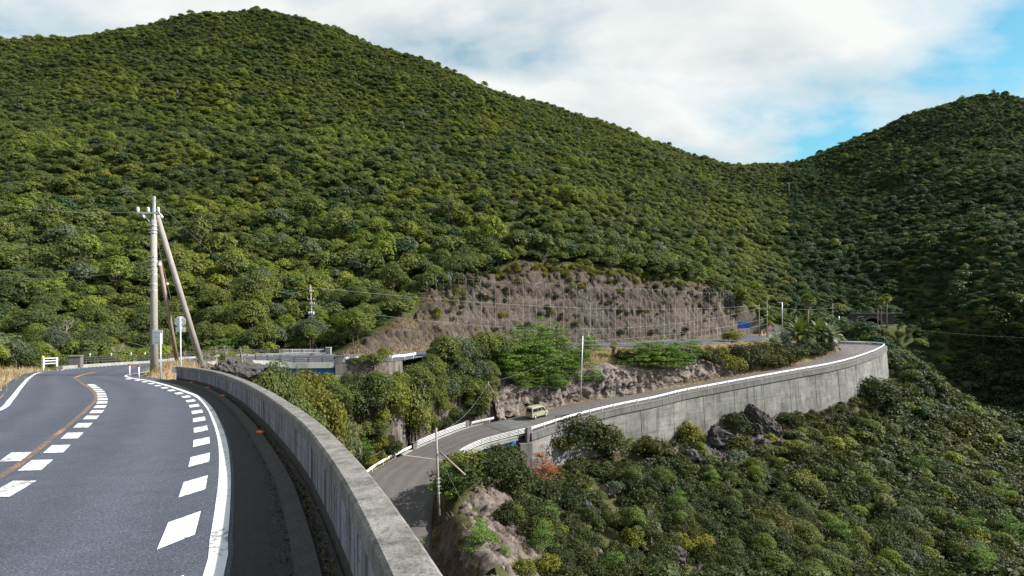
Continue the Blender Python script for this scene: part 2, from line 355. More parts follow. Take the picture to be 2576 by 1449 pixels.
def rockmat(name, cols, scale=.8, white=None):
    m, nt, b, out = newmat(name); v = coords(nt)
    a = noise(nt, v, scale, 8, .65, .6); c = noise(nt, coords(nt, 'pos', (1, 1, .45), (.4, .5, 0)), scale*3, 8, .7)
    k = len(cols); r1 = ramp(nt, [(.28+.44*i/(k-1), x) for i, x in enumerate(cols)], a).outputs[0]
    col = mixc(nt, .75, r1, ramp(nt, [(.32, (.3, .3, .32)), (.5, (1, 1, 1)), (.68, (1.7, 1.65, 1.6))], c).outputs[0], 'MULTIPLY')
    if white: col = mixc(nt, ramp(nt, [(.66, (0, 0, 0)), (.7, (1, 1, 1))], noise(nt, v, scale*2.2, 6, .6, 1.0)).outputs[0], col, white)
    nt.links.new(col, b.inputs['Base Color']); b.inputs['Roughness'].default_value = .85; b.inputs['Specular IOR Level'].default_value = .25
    bump(nt, b, c, .9, .12); return m
M['rock'] = rockmat('grey_rock', [(0.050, 0.043, 0.039), (0.099, 0.083, 0.075), (0.163, 0.137, 0.121), (0.129, 0.096, 0.075)], .7, (0.335, 0.313, 0.277))
M['rockdark'] = rockmat('dark_rock', [(.030, .028, .030), (.055, .050, .052), (.085, .075, .074)], .8, (.26, .24, .24))
M['rockgrey'] = rockmat('weathered_rock', [(.06, .058, .06), (.10, .095, .095), (.145, .135, .13)], .9)
M['rockred'] = rockmat('reddish_rock', [(0.047, 0.037, 0.033), (0.081, 0.063, 0.057), (0.119, 0.101, 0.090), (0.068, 0.053, 0.045)], .5, (0.221, 0.207, 0.189))
M['rockslope'] = rockmat('rubble_slope', [(0.019, 0.015, 0.013), (0.037, 0.027, 0.021), (0.056, 0.043, 0.033), (0.033, 0.023, 0.017)], .35, (0.117, 0.096, 0.078))

def groundmat():
    m, nt, b, out = newmat('hill_ground'); v = coords(nt)
    a = noise(nt, v, .18, 8, .6); c = noise(nt, v, 1.4, 8, .65)
    g = nt.nodes.new('ShaderNodeNewGeometry'); sp = nt.nodes.new('ShaderNodeSeparateXYZ'); nt.links.new(g.outputs['True Normal'], sp.inputs[0])
    soil = ramp(nt, [(.3, (.03, .026, .016)), (.5, (.06, .046, .028)), (.7, (.10, .075, .05))], c).outputs[0]
    rock = ramp(nt, [(.3, (.04, .034, .03)), (.5, (.085, .07, .06)), (.72, (.14, .115, .10))], c).outputs[0]
    steep = ramp(nt, [(.55, (1, 1, 1)), (.78, (0, 0, 0))], sp.outputs[2]).outputs[0]
    col = mixc(nt, steep, soil, rock)
    at = N(nt, 'ShaderNodeAttribute', attribute_name='cover')
    dry = ramp(nt, [(.3, (.17, .11, .06)), (.55, (.29, .195, .11)), (.75, (.38, .27, .17))], c).outputs[0]
    sepc = nt.nodes.new('ShaderNodeSeparateColor'); nt.links.new(at.outputs['Color'], sepc.inputs[0])
    flat = N(nt, 'ShaderNodeMath', operation='MULTIPLY'); nt.links.new(sepc.outputs[0], flat.inputs[0]); nt.links.new(ramp(nt, [(.72, (0, 0, 0)), (.9, (1, 1, 1))], sp.outputs[2]).outputs[0], flat.inputs[1])
    col = mixc(nt, flat.outputs[0], col, dry)
    col = mixc(nt, sepc.outputs[1], col, ramp(nt, [(.3, (.034, .042, .016)), (.7, (.064, .072, .026))], a).outputs[0])
    nt.links.new(col, b.inputs['Base Color']); b.inputs['Roughness'].default_value = .95; b.inputs['Specular IOR Level'].default_value = .1
    bump(nt, b, c, .8, .25); return m
M['ground'] = groundmat()

# ------------------------------------------------------------------ road lines (metres; the camera stands at 0,0,0)
UCZ = np.array([(-34, 45, -6.63), (-37, 50, -7.15), (-40.5, 66, -8.8), (-43.3, 77, -10.0), (-43, 85, -10.8), (-39, 92, -11.45), (-33, 94.5, -11.7), (-26, 96, -11.9),
                (-20.5, 99.8, -12.1), (-18, 107, -12.5), (-13, 116.5, -13.0), (-4, 128, -13.6), (10, 139.5, -14.2), (28, 149.5, -14.8), (46, 158.8, -15.3), (62, 170, -15.8), (76, 182.5, -16.2), (88, 197, -16.3)])
UCZd = catmull(UCZ, 1.0)
def zU(x, y):
    x = np.atleast_1d(np.asarray(x, float)); y = np.atleast_1d(np.asarray(y, float))
    pl = -UP0-UPS*y
    i = np.argmin((x[:, None]-UCZd[None, :, 0])**2+(y[:, None]-UCZd[None, :, 1])**2, 1)
    w = np.clip((y-44)/8, 0, 1); w = w*w*(3-2*w)
    return pl*(1-w)+UCZd[i, 2]*w
def onU(pts, ds=1.0, dz=0.0):
    q = catmull([(a[0], a[1]) for a in pts], ds); return np.column_stack([q, zU(q[:, 0], q[:, 1])+dz])
PARA = [(1.9, -4), (.45, 0), (-.61, 2.8), (-1.41, 4.74), (-2.24, 6.57), (-3.13, 8.4), (-4.67, 11.27), (-6.42, 14.4), (-9.08, 18.9), (-12.8, 24.7), (-16.2, 29.3), (-19.5, 33)]
UR = onU(PARA+[(-22.3, 35.6), (-25.6, 39), (-27.3, 42.5), (-29.5, 48), (-32, 56), (-35, 66), (-37.4, 76), (-37.6, 82), (-35, 86.3), (-31, 88), (-24.6, 90.6), (-18.5, 94.6),
                (-15.3, 102), (-10.5, 111.5), (-2, 122.5), (10, 132.8), (26, 142), (43, 150.5), (59, 160.5), (72, 171), (83, 182), (90, 190)])
UL = onU([(-6, -4), (-7.3, 0), (-9.5, 5), (-11.2, 8), (-13.3, 12), (-16, 16.6), (-19, 20.5), (-24.5, 27.3), (-31.6, 36.3), (-36.8, 43.4), (-40.1, 50.2), (-43.4, 59.5), (-46, 70),
          (-48.5, 78), (-49.5, 86), (-47, 93), (-41.5, 97.5), (-34, 100.5), (-27.5, 102), (-23.5, 106), (-20, 114), (-14, 123.5), (-4, 135), (10, 146.5), (28, 156.8), (46, 167), (61, 178), (73, 189), (82, 200)])
def pair(L, R, n):
    a = np.linspace(0, 1, n)
    f = lambda p: np.stack([np.interp(a, arclen(p)/arclen(p)[-1], p[:, k]) for k in range(3)], 1)
    return f(L), f(R)
# match the two edges: walk the left edge, take the nearest right-edge point, keep order
def matched(L, R):
    i = np.array([np.argmin(((R[:, :2]-q[:2])**2).sum(1)) for q in L]); i = np.maximum.accumulate(i)
    i = np.convolve(np.r_[[i[0]]*6, i, [i[-1]]*6], np.ones(13)/13, 'valid')
    k = np.arange(len(R)); Rm = np.stack([np.interp(i, k, R[:, j]) for j in range(3)], 1)
    return L, Rm
ULm, URm = matched(UL, UR)
UC = (ULm+URm)/2
TUN = catmull([(83, 184, -16.4), (92, 196, -16.2), (107, 207, -15.4), (128, 216, -14.7), (150, 224, -14.2)], 1.0)

LR_PX = [(1130, 1560, -28.9), (1100, 1449, -28.6), (1082, 1380, -28.4), (1086, 1290, -28.1), (1100, 1215, -27.7), (1136, 1165, -27.2), (1200, 1128, -26.5), (1262, 1109, -26.0), (1333, 1091, -25.5),
         (1429.5, 1059.8, -24.9), (1503.5, 1040, -24.5), (1578.6, 1022.8, -24.0), (1649.4, 1008.6, -23.6), (1721.5, 990.7, -23.1), (1816, 972.7, -22.5), (1904.9, 956, -21.8),
         (2003.5, 938, -21.1), (2086.8, 922.7, -20.4), (2143.8, 908.8, -19.8), (2196.6, 890.7, -19.0), (2221.6, 878.2, -18.5), (2227.7, 871.3, -18.2), (2216, 868.6, -17.95), (2180, 866.4, -17.75), (2116, 864.9, -17.5), (2040, 861, -17.1), (1990, 856, -16.7)]
LR = catmull([tuple(PZ(*q)) for q in LR_PX], 1.0)
def zLow(x, y):
    i = np.argmin((x-LR[:, 0])**2+(y-LR[:, 1])**2); return LR[i, 2]
def PL(px, py):
    z = -23.0
    for _ in range(25):
        q = PZ(px, py, z); z = .5*z+.5*zLow(q.x, q.y)
    return tuple(PZ(px, py, z))
LL_PX = [(890, 1560), (880, 1449), (850, 1350), (872, 1260), (935, 1188), (1041, 1131), (1110, 1101), (1174, 1077), (1238, 1062), (1303, 1047.8), (1379.4, 1030.4), (1466.5, 1011.9), (1564.5, 997.8), (1666, 979.6), (1749.3, 965.5),
         (1846.5, 947.5), (1943.8, 930), (2013, 915), (2066, 899.5), (2115, 880)]
LL = [PL(*q) for q in LL_PX]
LL = catmull(LL+[(96.5, 173.2, -17.7), (91, 175.5, -17.3)], 1.0)
LLm, LRm = matched(LL, LR)
LC = (LLm+LRm)/2
def s_near(p, x, y): return arclen(p)[np.argmin((p[:, 0]-x)**2+(p[:, 1]-y)**2)]
def px_s(p, px):      # arc length where a line passes the direction px, first crossing of the main run
    q = CX+F*p[:, 0]/np.maximum(p[:, 1], 1); a = arclen(p); return a[np.argmin(np.abs(q-px))]

# ------------------------------------------------------------------ natural ground
ctl = []
def cp(px, py, d, dz=0.0):
    q = P(px, py, d); ctl.append((q.x, q.y, q.z+dz))
def cw(x, y, z): ctl.append((x, y, z))
T = -4.0
for px, col in {
    -500: [(900, 50, 0), (640, 110, T), (330, 260, T), (100, 450, T)],
    -200: [(880, 62, -2), (700, 100, T), (520, 165, T), (300, 280, T), (160, 380, T), (92, 470, T)],
    60:   [(850, 72, -3), (700, 112, T), (500, 180, T), (300, 285, T), (150, 400, T), (82, 475, T-3)],
    300:  [(850, 100, -3), (700, 125, T), (500, 190, T), (300, 290, T), (150, 400, T), (66, 475, T-3)],
    500:  [(850, 106, -3), (700, 130, T), (500, 195, T), (300, 295, T), (150, 400, T), (26, 505, T-3)],
    690:  [(850, 110, -3), (700, 135, T), (500, 198, T), (300, 300, T), (150, 405, T), (16, 520, T-3)],
    850:  [(840, 113, -3), (700, 142, T), (500, 205, T), (300, 315, T), (150, 430, T), (57, 515, T-3)],
    1060: [(760, 129, -3), (690, 145, T), (600, 172, T), (450, 232, T), (300, 345, T), (135, 510, T-3)],
    1240: [(600, 190, T), (450, 245, T), (330, 360, T), (222, 520, T-3)],
    1400: [(610, 199, T), (450, 255, T), (340, 385, T), (251, 535, T-4)],
    1550: [(620, 205, T), (500, 250, T), (400, 370, T), (308, 540, T-3)],
    1700: [(665, 212, T), (560, 264, T), (460, 350, T), (376, 545, T-3)],
    1880: [(760, 216, T), (680, 240, T), (600, 300, T), (500, 400, T), (430, 565, T-3)],
    2000: [(790, 222, T), (720, 245, T), (620, 300, T), (500, 400, T), (402, 520, T-3)],
    2120: [(810, 232, -3), (740, 246, T), (650, 275, T), (550, 330, T), (450, 415, T), (364, 505, T-3)],
    2300: [(880, 208, T), (800, 226, T), (740, 240, T), (600, 270, T), (450, 345, T), (278, 475, T-3)],
    2480: [(1010, 196, T), (900, 202, T), (760, 212, T), (600, 240, T), (400, 345, T), (216, 470, T-2)],
    2700: [(1000, 180, T), (760, 195, T), (560, 235, T), (300, 420, T), (250, 470, T)],
    3000: [(900, 170, T), (600, 230, T), (330, 430, T)]}.items():
    for py, d, dz in col: cp(px, py, d, dz)
for px, py, d, z in [(-200, 90, 640, 120), (300, 60, 650, 150), (690, 10, 700, 180), (1050, 130, 690, 130), (1400, 250, 700, 100), (1700, 370, 720, 80), (1880, 430, 760, 70), (2120, 360, 680, 70), (2480, 215, 640, 100), (2900, 215, 640, 100)]:
    cw((px-CX)/F*d, d, z)
# top of the bare cut slope under the trees
for px, py, d in [(1090, 735, 135), (1180, 700, 146), (1320, 662, 160), (1450, 668, 169), (1560, 682, 176), (1700, 705, 186), (1800, 735, 196), (1865, 770, 204)]: cp(px, py, d, -.5)
for px, py, d in [(1010, 800, 120), (1100, 800, 129), (1250, 780, 145), (1400, 780, 157), (1550, 780, 166), (1700, 790, 176), (1820, 800, 190)]: cp(px, py, d, -.3)
# ravine below the big wall
for px, py, d in [(1420, 1180, 96), (1500, 1260, 84), (1600, 1200, 97), (1750, 1180, 108), (1650, 1300, 84), (1500, 1400, 64), (1400, 1300, 74), (1400, 1449, 54), (1550, 1449, 60), (1700, 1449, 66), (1900, 1449, 74), (2150, 1449, 82), (2400, 1449, 88), (2700, 1449, 92),
                  (1850, 1330, 88), (1900, 1200, 108), (2050, 1150, 122), (2050, 1300, 100), (2200, 1150, 132), (2250, 1250, 116), (2300, 1100, 148), (2300, 1020, 163), (2420, 1150, 146), (2450, 1300, 112), (2576, 1150, 152), (2650, 1300, 115), (2800, 1200, 140)]:
    cp(px, py, d, -2.0)
# promontory inside the near bend
for px, py, d, dz in [(1185, 1300, 66, 0), (1180, 1400, 57, 0), (1200, 1449, 52, 0), (1230, 1215, 76, 0), (1300, 1200, 80, -1), (1290, 1300, 67, 0), (1300, 1400, 57, 0), (1200, 1190, 80, -1.0), (1260, 1150, 87, -2)]: cp(px, py, d, dz)
cw(0, 40, -27); cw(12, 44, -30); cw(25, 50, -36); cw(60, 55, -47); cw(100, 60, -54); cw(10, 25, -20); cw(30, 20, -34); cw(7, 8, -9); cw(9, -2, -8); cw(60, 0, -52); cw(200, 60, -60); cw(300, 100, -30); cw(250, 150, -30)
# gully between the upper road and the lower road
for px, py, d, dz in [(640, 985, 55, -4), (720, 1010, 62, -5), (800, 1040, 70, -5), (880, 1080, 74, -5), (940, 1130, 77, -4), (1000, 1060, 88, -5), (900, 1000, 80, -5), (860, 970, 84, -4), (1000, 1000, 93, -5), (1080, 1020, 99, -5), (1120, 985, 103, -5), (1190, 985, 108, -4),
                      (1000, 945, 90, -4)]: cp(px, py, d, dz)
cw(-14, 42, -17); cw(-17, 50, -17); cw(-8, 30, -13); cw(-3, 18, -9); cw(-6, 45, -25); cw(-25, 62, -24); cw(-27, 72, -26)
cw(-42, 66, -14.5); cw(-42, 76, -16); cw(-38, 84, -17.5); cw(-32, 82, -19); cw(-32, 74, -20); cw(-50, 80, -13); cw(-56, 72, -9); cw(-60, 88, -8)
# shoulders of the roads
aU = arclen(UC); hw = np.linalg.norm(ULm[:, :2]-URm[:, :2], axis=1)/2; rU = right(UC)
S_BR0, S_BR1 = s_near(UC, -36.5, 52), s_near(UC, -28.5, 95.2)
for i in range(0, len(UC), 5):
    x, y, z = UC[i]
    def side(o, dz): cw(x+rU[i, 0]*o, y+rU[i, 1]*o, z+dz)
    if aU[i] < S_BR0:
        side(-hw[i]-1.5, .25); side(-hw[i]-6, .6); 
        if y < 33: side(hw[i]+1.6, -2.2); side(hw[i]+5, -6.5)
        else: side(hw[i]+2, .2); side(hw[i]+5, -1.0)
    elif aU[i] < S_BR1: pass
    else:
        side(-hw[i]-1.5, .3); side(hw[i]+1.2, -.5 if y > 125 else -2.0)
        if y < 112: side(hw[i]+4.5, -6)
        else: side(hw[i]+3, -1.0)
aL = arclen(LC); hl = np.linalg.norm(LLm[:, :2]-LRm[:, :2], axis=1)/2; rL = right(LC)
S_LB0, S_LB1 = s_near(LC, -13.2, 91), s_near(LC, -2.6, 102.5)
LW0 = px_s(LR, 1333)
for i in range(0, len(LC), 4):
    x, y, z = LC[i]; px = CX+F*x/max(y, 1)
    def side(o, dz): cw(x+rL[i, 0]*o, y+rL[i, 1]*o, z+dz)
    if S_LB0-2 < aL[i] < S_LB1+2:
        side(0, -7); side(-8, -6.5); side(9, -8); continue
    if aL[i] <= S_LB0:
        side(-hl[i]-1.5, -.6); side(hl[i]+1.2, .1)
        if y < 80: side(hl[i]+2.6, 2.6)
    else:
        h = np.interp(px, [1220, 1300, 1420, 1560, 1700, 1850, 1950, 2100], [2.0, 5.5, 6.8, 6.8, 6.0, 3.4, 2.2, .8])
        side(-hl[i]-2.4, .2); side(-hl[i]-3.9-.5*h, h*.9); side(-hl[i]-6-.5*h, h+.4)
        side(hl[i]+1.0, -np.interp(px, [1333, 1500, 1720, 2000, 2230], [7, 8.5, 9.3, 10.5, 9.0]))
for x, y, z in [(112, 190, -20), (122, 188, -23), (124, 176, -28), (118, 168, -29), (104, 192, -17.2), (96, 190, -16.8), (128, 208, -16), (118, 200, -16.5), (100, 214, -13)]: cw(x, y, z)
for i in range(0, len(TUN), 6): cw(*TUN[i])
ctl = np.array(ctl)
# drop near duplicates
keep = []
for i, q in enumerate(ctl):
    if all((q[0]-ctl[j][0])**2+(q[1]-ctl[j][1])**2 > 1.0 for j in keep): keep.append(i)
ctl = ctl[keep]
def fit(c):
    n = len(c); r = np.sqrt(((c[:, None, :2]-c[None, :, :2])**2).sum(2)+.8)
    A = np.zeros((n+3, n+3)); A[:n, :n] = r+np.eye(n)*.05*-1; A[:n, n] = 1; A[:n, n+1:] = c[:, :2]; A[n, :n] = 1; A[n+1:, :n] = c[:, :2].T
    return np.linalg.solve(A, np.r_[c[:, 2], 0, 0, 0])
WF = fit(ctl)
def natural(x, y):
    out = np.empty(len(x)); n = len(ctl)
    for i in range(0, len(x), 8000):
        a, b = x[i:i+8000], y[i:i+8000]
        r = np.sqrt((a[:, None]-ctl[None, :, 0])**2+(b[:, None]-ctl[None, :, 1])**2+.8)
        out[i:i+8000] = r@WF[:n]+WF[n]+a*WF[n+1]+b*WF[n+2]
    return out
def vnoise(x, y, scale, seed=0, octv=4):
    """cheap value noise in numpy"""
    tot = np.zeros_like(x, float); amp = 1.0; nrm = 0
    for o in range(octv):
        u, v = x/scale*2**o+seed*13.7+o*5.1, y/scale*2**o+seed*7.3+o*9.2
        i, j = np.floor(u).astype(np.int64), np.floor(v).astype(np.int64); f, g = u-i, v-j
        f = f*f*(3-2*f); g = g*g*(3-2*g)
        def h(a, b):
            k = (a*374761393+b*668265263+seed*1442695041) & 0x7fffffff; k = ((k ^ (k >> 13))*1274126177) & 0x7fffffff
            return ((k ^ (k >> 16)) & 0xffff)/65535.0
        tot += amp*((h(i, j)*(1-f)+h(i+1, j)*f)*(1-g)+(h(i, j+1)*(1-f)+h(i+1, j+1)*f)*g); nrm += amp; amp *= .5
    return tot/nrm
def axis(lo, f0, f1, hi, fine, grow):
    a = list(np.arange(f0, f1, fine)); d = fine; q = a[-1]
    while q < hi: d *= grow; q += min(d, 14); a.append(q)
    d = fine; q = f0; b = []
    while q > lo: d *= grow; q -= min(d, 14); b.append(q)
    return np.array(b[::-1]+a)
GX = axis(-560, -60, 136, 640, .8, 1.08); GY = axis(-40, 0, 196, 800, .8, 1.05)
gx, gy = np.meshgrid(GX, GY); X, Y = gx.ravel(), gy.ravel()
Zt = natural(X, Y)
far = np.clip((Y-120)/150, 0, 1)
Zt += (vnoise(X, Y, 60, 3, 4)-.5)*far*16+(vnoise(X, Y, 5, 5, 3)-.5)*.7
def carve(Zt, c, wl_, wr_, bl, br, skip, dz=-.12, zf=None):
    m = (X > c[:, 0].min()-15) & (X < c[:, 0].max()+15) & (Y > c[:, 1].min()-15) & (Y < c[:, 1].max()+15)
    k = np.where(m)[0]; r = right(c); a = arclen(c)
    for i in range(0, len(k), 6000):
        q = k[i:i+6000]; d2 = (X[q, None]-c[None, :, 0])**2+(Y[q, None]-c[None, :, 1])**2; j = np.argmin(d2, 1); ds = np.sqrt(d2[np.arange(len(q)), j])
        s = (X[q]-c[j, 0])*r[j, 0]+(Y[q]-c[j, 1])*r[j, 1]
        w = np.where(s > 0, wr_[j], wl_[j]); b = np.where(s > 0, br[j], bl[j])
        t = np.clip((ds-w)/b, 0, 1); t = t*t*(3-2*t)
        t = np.where(skip[j], 1.0, t)
        Zt[q] = ((c[j, 2] if zf is None else zf(X[q], Y[q], j, s))+dz)*(1-t)+Zt[q]*t
    return Zt
one = np.ones(len(UC))
Zt = carve(Zt, UC, hw+.4, np.where(UC[:, 1] < 33, hw-.5, hw+.3), one*2.0, np.where(UC[:, 1] < 33, .6, 1.5), (aU > S_BR0) & (aU < S_BR1), zf=lambda x, y, j, s: zU(x, y))
oneL = np.ones(len(LC)); wall_side = aL > S_LB1-4
Zt = carve(Zt, LC, hl+.8, np.where(wall_side, hl-1.0, hl+.5), oneL*1.2, np.where(wall_side, .5, 1.0), (aL > S_LB0+.5) & (aL < S_LB1-.5), zf=lambda x, y, j, s: LC[j, 2]+np.clip(s/hl[j], -1.2, 1.2)*(LRm[j, 2]-LLm[j, 2])/2)
oneT = np.ones(len(TUN)); Zt = carve(Zt, TUN, oneT*4.2, oneT*4.2, oneT*3, oneT*3, TUN[:, 0] < 0)
kb = np.where((aL > S_LB0-.5) & (aL < S_LB1+4))[0]
mb_ = np.where((X > -40) & (X < 15) & (Y > 75) & (Y < 125))[0]; d2 = (X[mb_, None]-LC[None, kb, 0])**2+(Y[mb_, None]-LC[None, kb, 1])**2; jb = kb[np.argmin(d2, 1)]; db = np.sqrt(d2.min(1))
sb_ = (X[mb_]-LC[jb, 0])*right(LC)[jb, 0]+(Y[mb_]-LC[jb, 1])*right(LC)[jb, 1]; inner_ = (jb > kb[0]) & (jb < kb[-1])
lim = LC[jb, 2]-np.where(aL[jb] > S_LB1-.5, .9, 3.5)+np.maximum(0, db-hl[jb]-2.5)*1.6
Zt[mb_] = np.where(inner_ & (db < hl[jb]+7) & ((aL[jb] < S_LB1-.5) | ((sb_ < 0) & (db > hl[jb]+.6))), np.minimum(Zt[mb_], lim), Zt[mb_])
bkL = LL[(LL[:, 1] > 90) & (LL[:, 1] < 111)]; bkU = UR[(UR[:, 1] > 93.5) & (UR[:, 1] < 124)]
BANK = [tuple(q[:2]) for q in bkL]+[tuple(q[:2]) for q in bkU[::-1]]
def inpoly0(x, y, poly):
    c = np.zeros(x.shape, bool); n = len(poly)
    for i in range(n):
        x0, y0 = poly[i]; x1, y1 = poly[(i+1) % n]; c ^= ((y0 > y) != (y1 > y)) & (x < (x1-x0)*(y-y0)/((y1-y0) or 1e-9)+x0)
    return c
kb_ = mb_[inpoly0(X[mb_], Y[mb_], BANK)]
dl_ = (X[kb_, None]-LL[None, :, 0])**2+(Y[kb_, None]-LL[None, :, 1])**2; du_ = (X[kb_, None]-UR[None, :, 0])**2+(Y[kb_, None]-UR[None, :, 1])**2
jl, ju = np.argmin(dl_, 1), np.argmin(du_, 1); a1 = np.maximum(0, np.sqrt(dl_.min(1))-1.6); a2 = np.maximum(0, np.sqrt(du_.min(1))-.8); tt_ = a1/np.maximum(a1+a2, .1)
zb_ = (LL[jl, 2]-3.2)*(1-tt_)+(UR[ju, 2]-.8)*tt_; Zt[kb_] = np.where(np.sqrt(dl_.min(1)) < 1.2, np.minimum(Zt[kb_], LL[jl, 2]-2.5), zb_)
nw_ = (X > -10) & (X < 140) & (Y > 85) & (Y < 200); kk = np.where(nw_)[0]
RAV0 = [tuple(q[:2]) for q in LR[arclen(LR) < px_s(LR, 2228)+2]]+[(124, 186), (140, 205), (190, 215), (330, 190), (330, 20), (0, 20)]
def inpoly0(x, y, poly):
    c = np.zeros(x.shape, bool); n = len(poly)
    for i in range(n):
        x0, y0 = poly[i]; x1, y1 = poly[(i+1) % n]; c ^= ((y0 > y) != (y1 > y)) & (x < (x1-x0)*(y-y0)/((y1-y0) or 1e-9)+x0)
    return c
LRw = LR[(arclen(LR) > LW0) & (arclen(LR) < arclen(LR)[-1]-14)]
for i in range(0, len(kk), 5000):
    q = kk[i:i+5000]; d2 = (X[q, None]-LRw[None, :, 0])**2+(Y[q, None]-LRw[None, :, 1])**2; j = np.argmin(d2, 1); dd_ = np.sqrt(d2[np.arange(len(q)), j]); ins_ = inpoly0(X[q], Y[q], RAV0)
    whi = np.interp(CX+F*LRw[j, 0]/LRw[j, 1], [1333, 1500, 1720, 2000, 2230], [6.5, 8, 8.8, 9.8, 9.0])
    Zt[q] = np.where(ins_ & (dd_ < 9), np.minimum(Zt[q], LRw[j, 2]-whi+.25*np.maximum(0, dd_-2)*0), Zt[q]); Zt[q] = np.where(~ins_ & (dd_ < 1.1), np.minimum(Zt[q], LRw[j, 2]-1.0), Zt[q]); Zt[q] = np.where(~ins_ & (dd_ < 9) & (X[q] > 96) & (Y[q] < 184), np.minimum(Zt[q], LRw[j, 2]-.45), Zt[q])
ZG = Zt.reshape(gx.shape)
def hgt(x, y):
    x = np.atleast_1d(np.asarray(x, float)); y = np.atleast_1d(np.asarray(y, float))
    i = np.clip(np.searchsorted(GX, x)-1, 0, len(GX)-2); j = np.clip(np.searchsorted(GY, y)-1, 0, len(GY)-2)
    f = np.clip((x-GX[i])/(GX[i+1]-GX[i]), 0, 1); g = np.clip((y-GY[j])/(GY[j+1]-GY[j]), 0, 1)
    return (ZG[j, i]*(1-f)+ZG[j, i+1]*f)*(1-g)+(ZG[j+1, i]*(1-f)+ZG[j+1, i+1]*f)*g
def h1(x, y): return float(hgt(x, y)[0])
_dm = np.concatenate([np.arange(34, 260, .25), np.arange(260, 700, 1.0)])
def hit(px, py, d0=34):
    """where the line of sight through a photo point meets the ground"""
    d = _dm[_dm >= d0]; x = (px-CX)/F*d; z = -(py-CY)/F*d
    k = np.where(hgt(x, d) >= z)[0]; i = k[0] if len(k) else len(d)-1
    return Vector((x[i], d[i], float(hgt(x[i], d[i])[0])))
def seg_dist(p, x, y):
    return np.sqrt(np.min((x[:, None]-p[None, ::2, 0])**2+(y[:, None]-p[None, ::2, 1])**2, 1))
def inpoly(x, y, poly):
    x = np.asarray(x); y = np.asarray(y); c = np.zeros(x.shape, bool); n = len(poly)
    for i in range(n):
        x0, y0 = poly[i]; x1, y1 = poly[(i+1) % n]
        k = ((y0 > y) != (y1 > y)) & (x < (x1-x0)*(y-y0)/((y1-y0) or 1e-9)+x0); c ^= k
    return c
# areas on the map
_far = [hit(px, py, 95) for px, py in [(900, 862), (940, 845), (1010, 800), (1085, 735), (1180, 696), (1320, 660), (1450, 668), (1560, 682), (1700, 705), (1800, 735), (1868, 770)]]
CUT = [(p.x, p.y) for p in _far]
back = [tuple(q) for q in offset(UC, -hw-.8)[aU > s_near(UC, -24, 97)][:, :2]]
back = [q for q in back if q[0] < CUT[-1][0]+2]
CUT = CUT+back[::-1]
RAV = [tuple(q[:2]) for q in LR[arclen(LR) < px_s(LR, 2228)+2]]+[(124, 186), (140, 205), (190, 215), (330, 190), (330, 20), (0, 20)]
# ground sheet
ids = np.arange(len(X)).reshape(gx.shape)
fa = np.stack([ids[:-1, :-1].ravel(), ids[:-1, 1:].ravel(), ids[1:, 1:].ravel(), ids[1:, :-1].ravel()], 1)
me = fastmesh('hillside', np.stack([X, Y, Zt], 1), fa, M['ground'], True)
cov_r = np.zeros(len(X)); cov_g = np.zeros(len(X))
nearm = (Y < 215) & (X > -75) & (X < 150)
dU = np.full(len(X), 99.); dL = np.full(len(X), 99.)
dU[nearm] = seg_dist(UC, X[nearm], Y[nearm])-4.3; dL[nearm] = seg_dist(LC, X[nearm], Y[nearm])-4.3
inr = inpoly(X, Y, RAV); inc = inpoly(X, Y, CUT)
cov_r = np.clip(1-(dU-1)/3.5, 0, 1)+np.where(~inr, np.clip(1-(dL-.5)/2.0, 0, 1), 0); cov_r = np.clip(cov_r, 0, 1)*np.clip((vnoise(X, Y, 3, 8)-.2)*2.4, 0, 1)
cov_r = np.where(inc, .35, cov_r)
BEN0 = [tuple(q[:2]) for q in URm[(URm[:, 0] > -1) & (URm[:, 1] > 108)]]+[(100, 186), (97, 174)]+[tuple(q[:2]) for q in LLm[(LLm[:, 1] > 107) & (LLm[:, 0] > -5) & (aL < aL[-1]-8)]][::-1]
ben = inpoly(X, Y, BEN0); cov_r = np.where(ben, np.maximum(cov_r, .45), cov_r)
cov_g = np.where((~inc) & (~ben) & (~inr) & (dU > 5) & (dL > 5), 1.0, 0.0)
cov_g = np.where(inr & (dL > 3), .7, cov_g)
ca = me.color_attributes.new('cover', 'FLOAT_COLOR', 'POINT')
ca.data.foreach_set('color', np.stack([cov_r, cov_g, 0*cov_r, 1+0*cov_r], 1).astype(np.float32).ravel())
ground = obj('hillside', me); setp(ground, kind='structure')

# ------------------------------------------------------------------ roads
def ribbon(name, L, R, mat, dz=0.0, cols=4, skirt=.0):
    n = len(L); v = []; t = np.linspace(0, 1, cols+1)
    for k in range(cols+1): v.append(L*(1-t[k])+R*t[k])
    v = np.stack(v, 1).reshape(-1, 3).copy(); v[:, 2] += dz; m = cols+1
    i = np.arange(n-1)[:, None]; k = np.arange(cols)[None, :]
    f = np.stack([i*m+k, i*m+k+1, (i+1)*m+k+1, (i+1)*m+k], -1).reshape(-1, 4)
    me = fastmesh(name, v, f, mat); at_ = me.attributes.new('across', 'FLOAT', 'POINT'); at_.data.foreach_set('value', np.tile(t, n).astype(np.float32)); return me
road = obj('road', ribbon('road', ULm, URm, M['asphalt'], 0, 8)); setp(road, 'two lane asphalt road curving downhill from the camera to the bridge', kind='structure')
road2 = obj('road', ribbon('road', LLm, LRm, M['asphalt_low'], 0, 8)); setp(road2, 'lower asphalt road climbing along the retaining wall', kind='structure')
tl = offset(TUN, -3.6); tr = offset(TUN, 3.6)
road3 = obj('road', ribbon('road', tl, tr, M['asphalt'], .02)); setp(road3, 'short road running to the tunnel mouth', kind='structure')
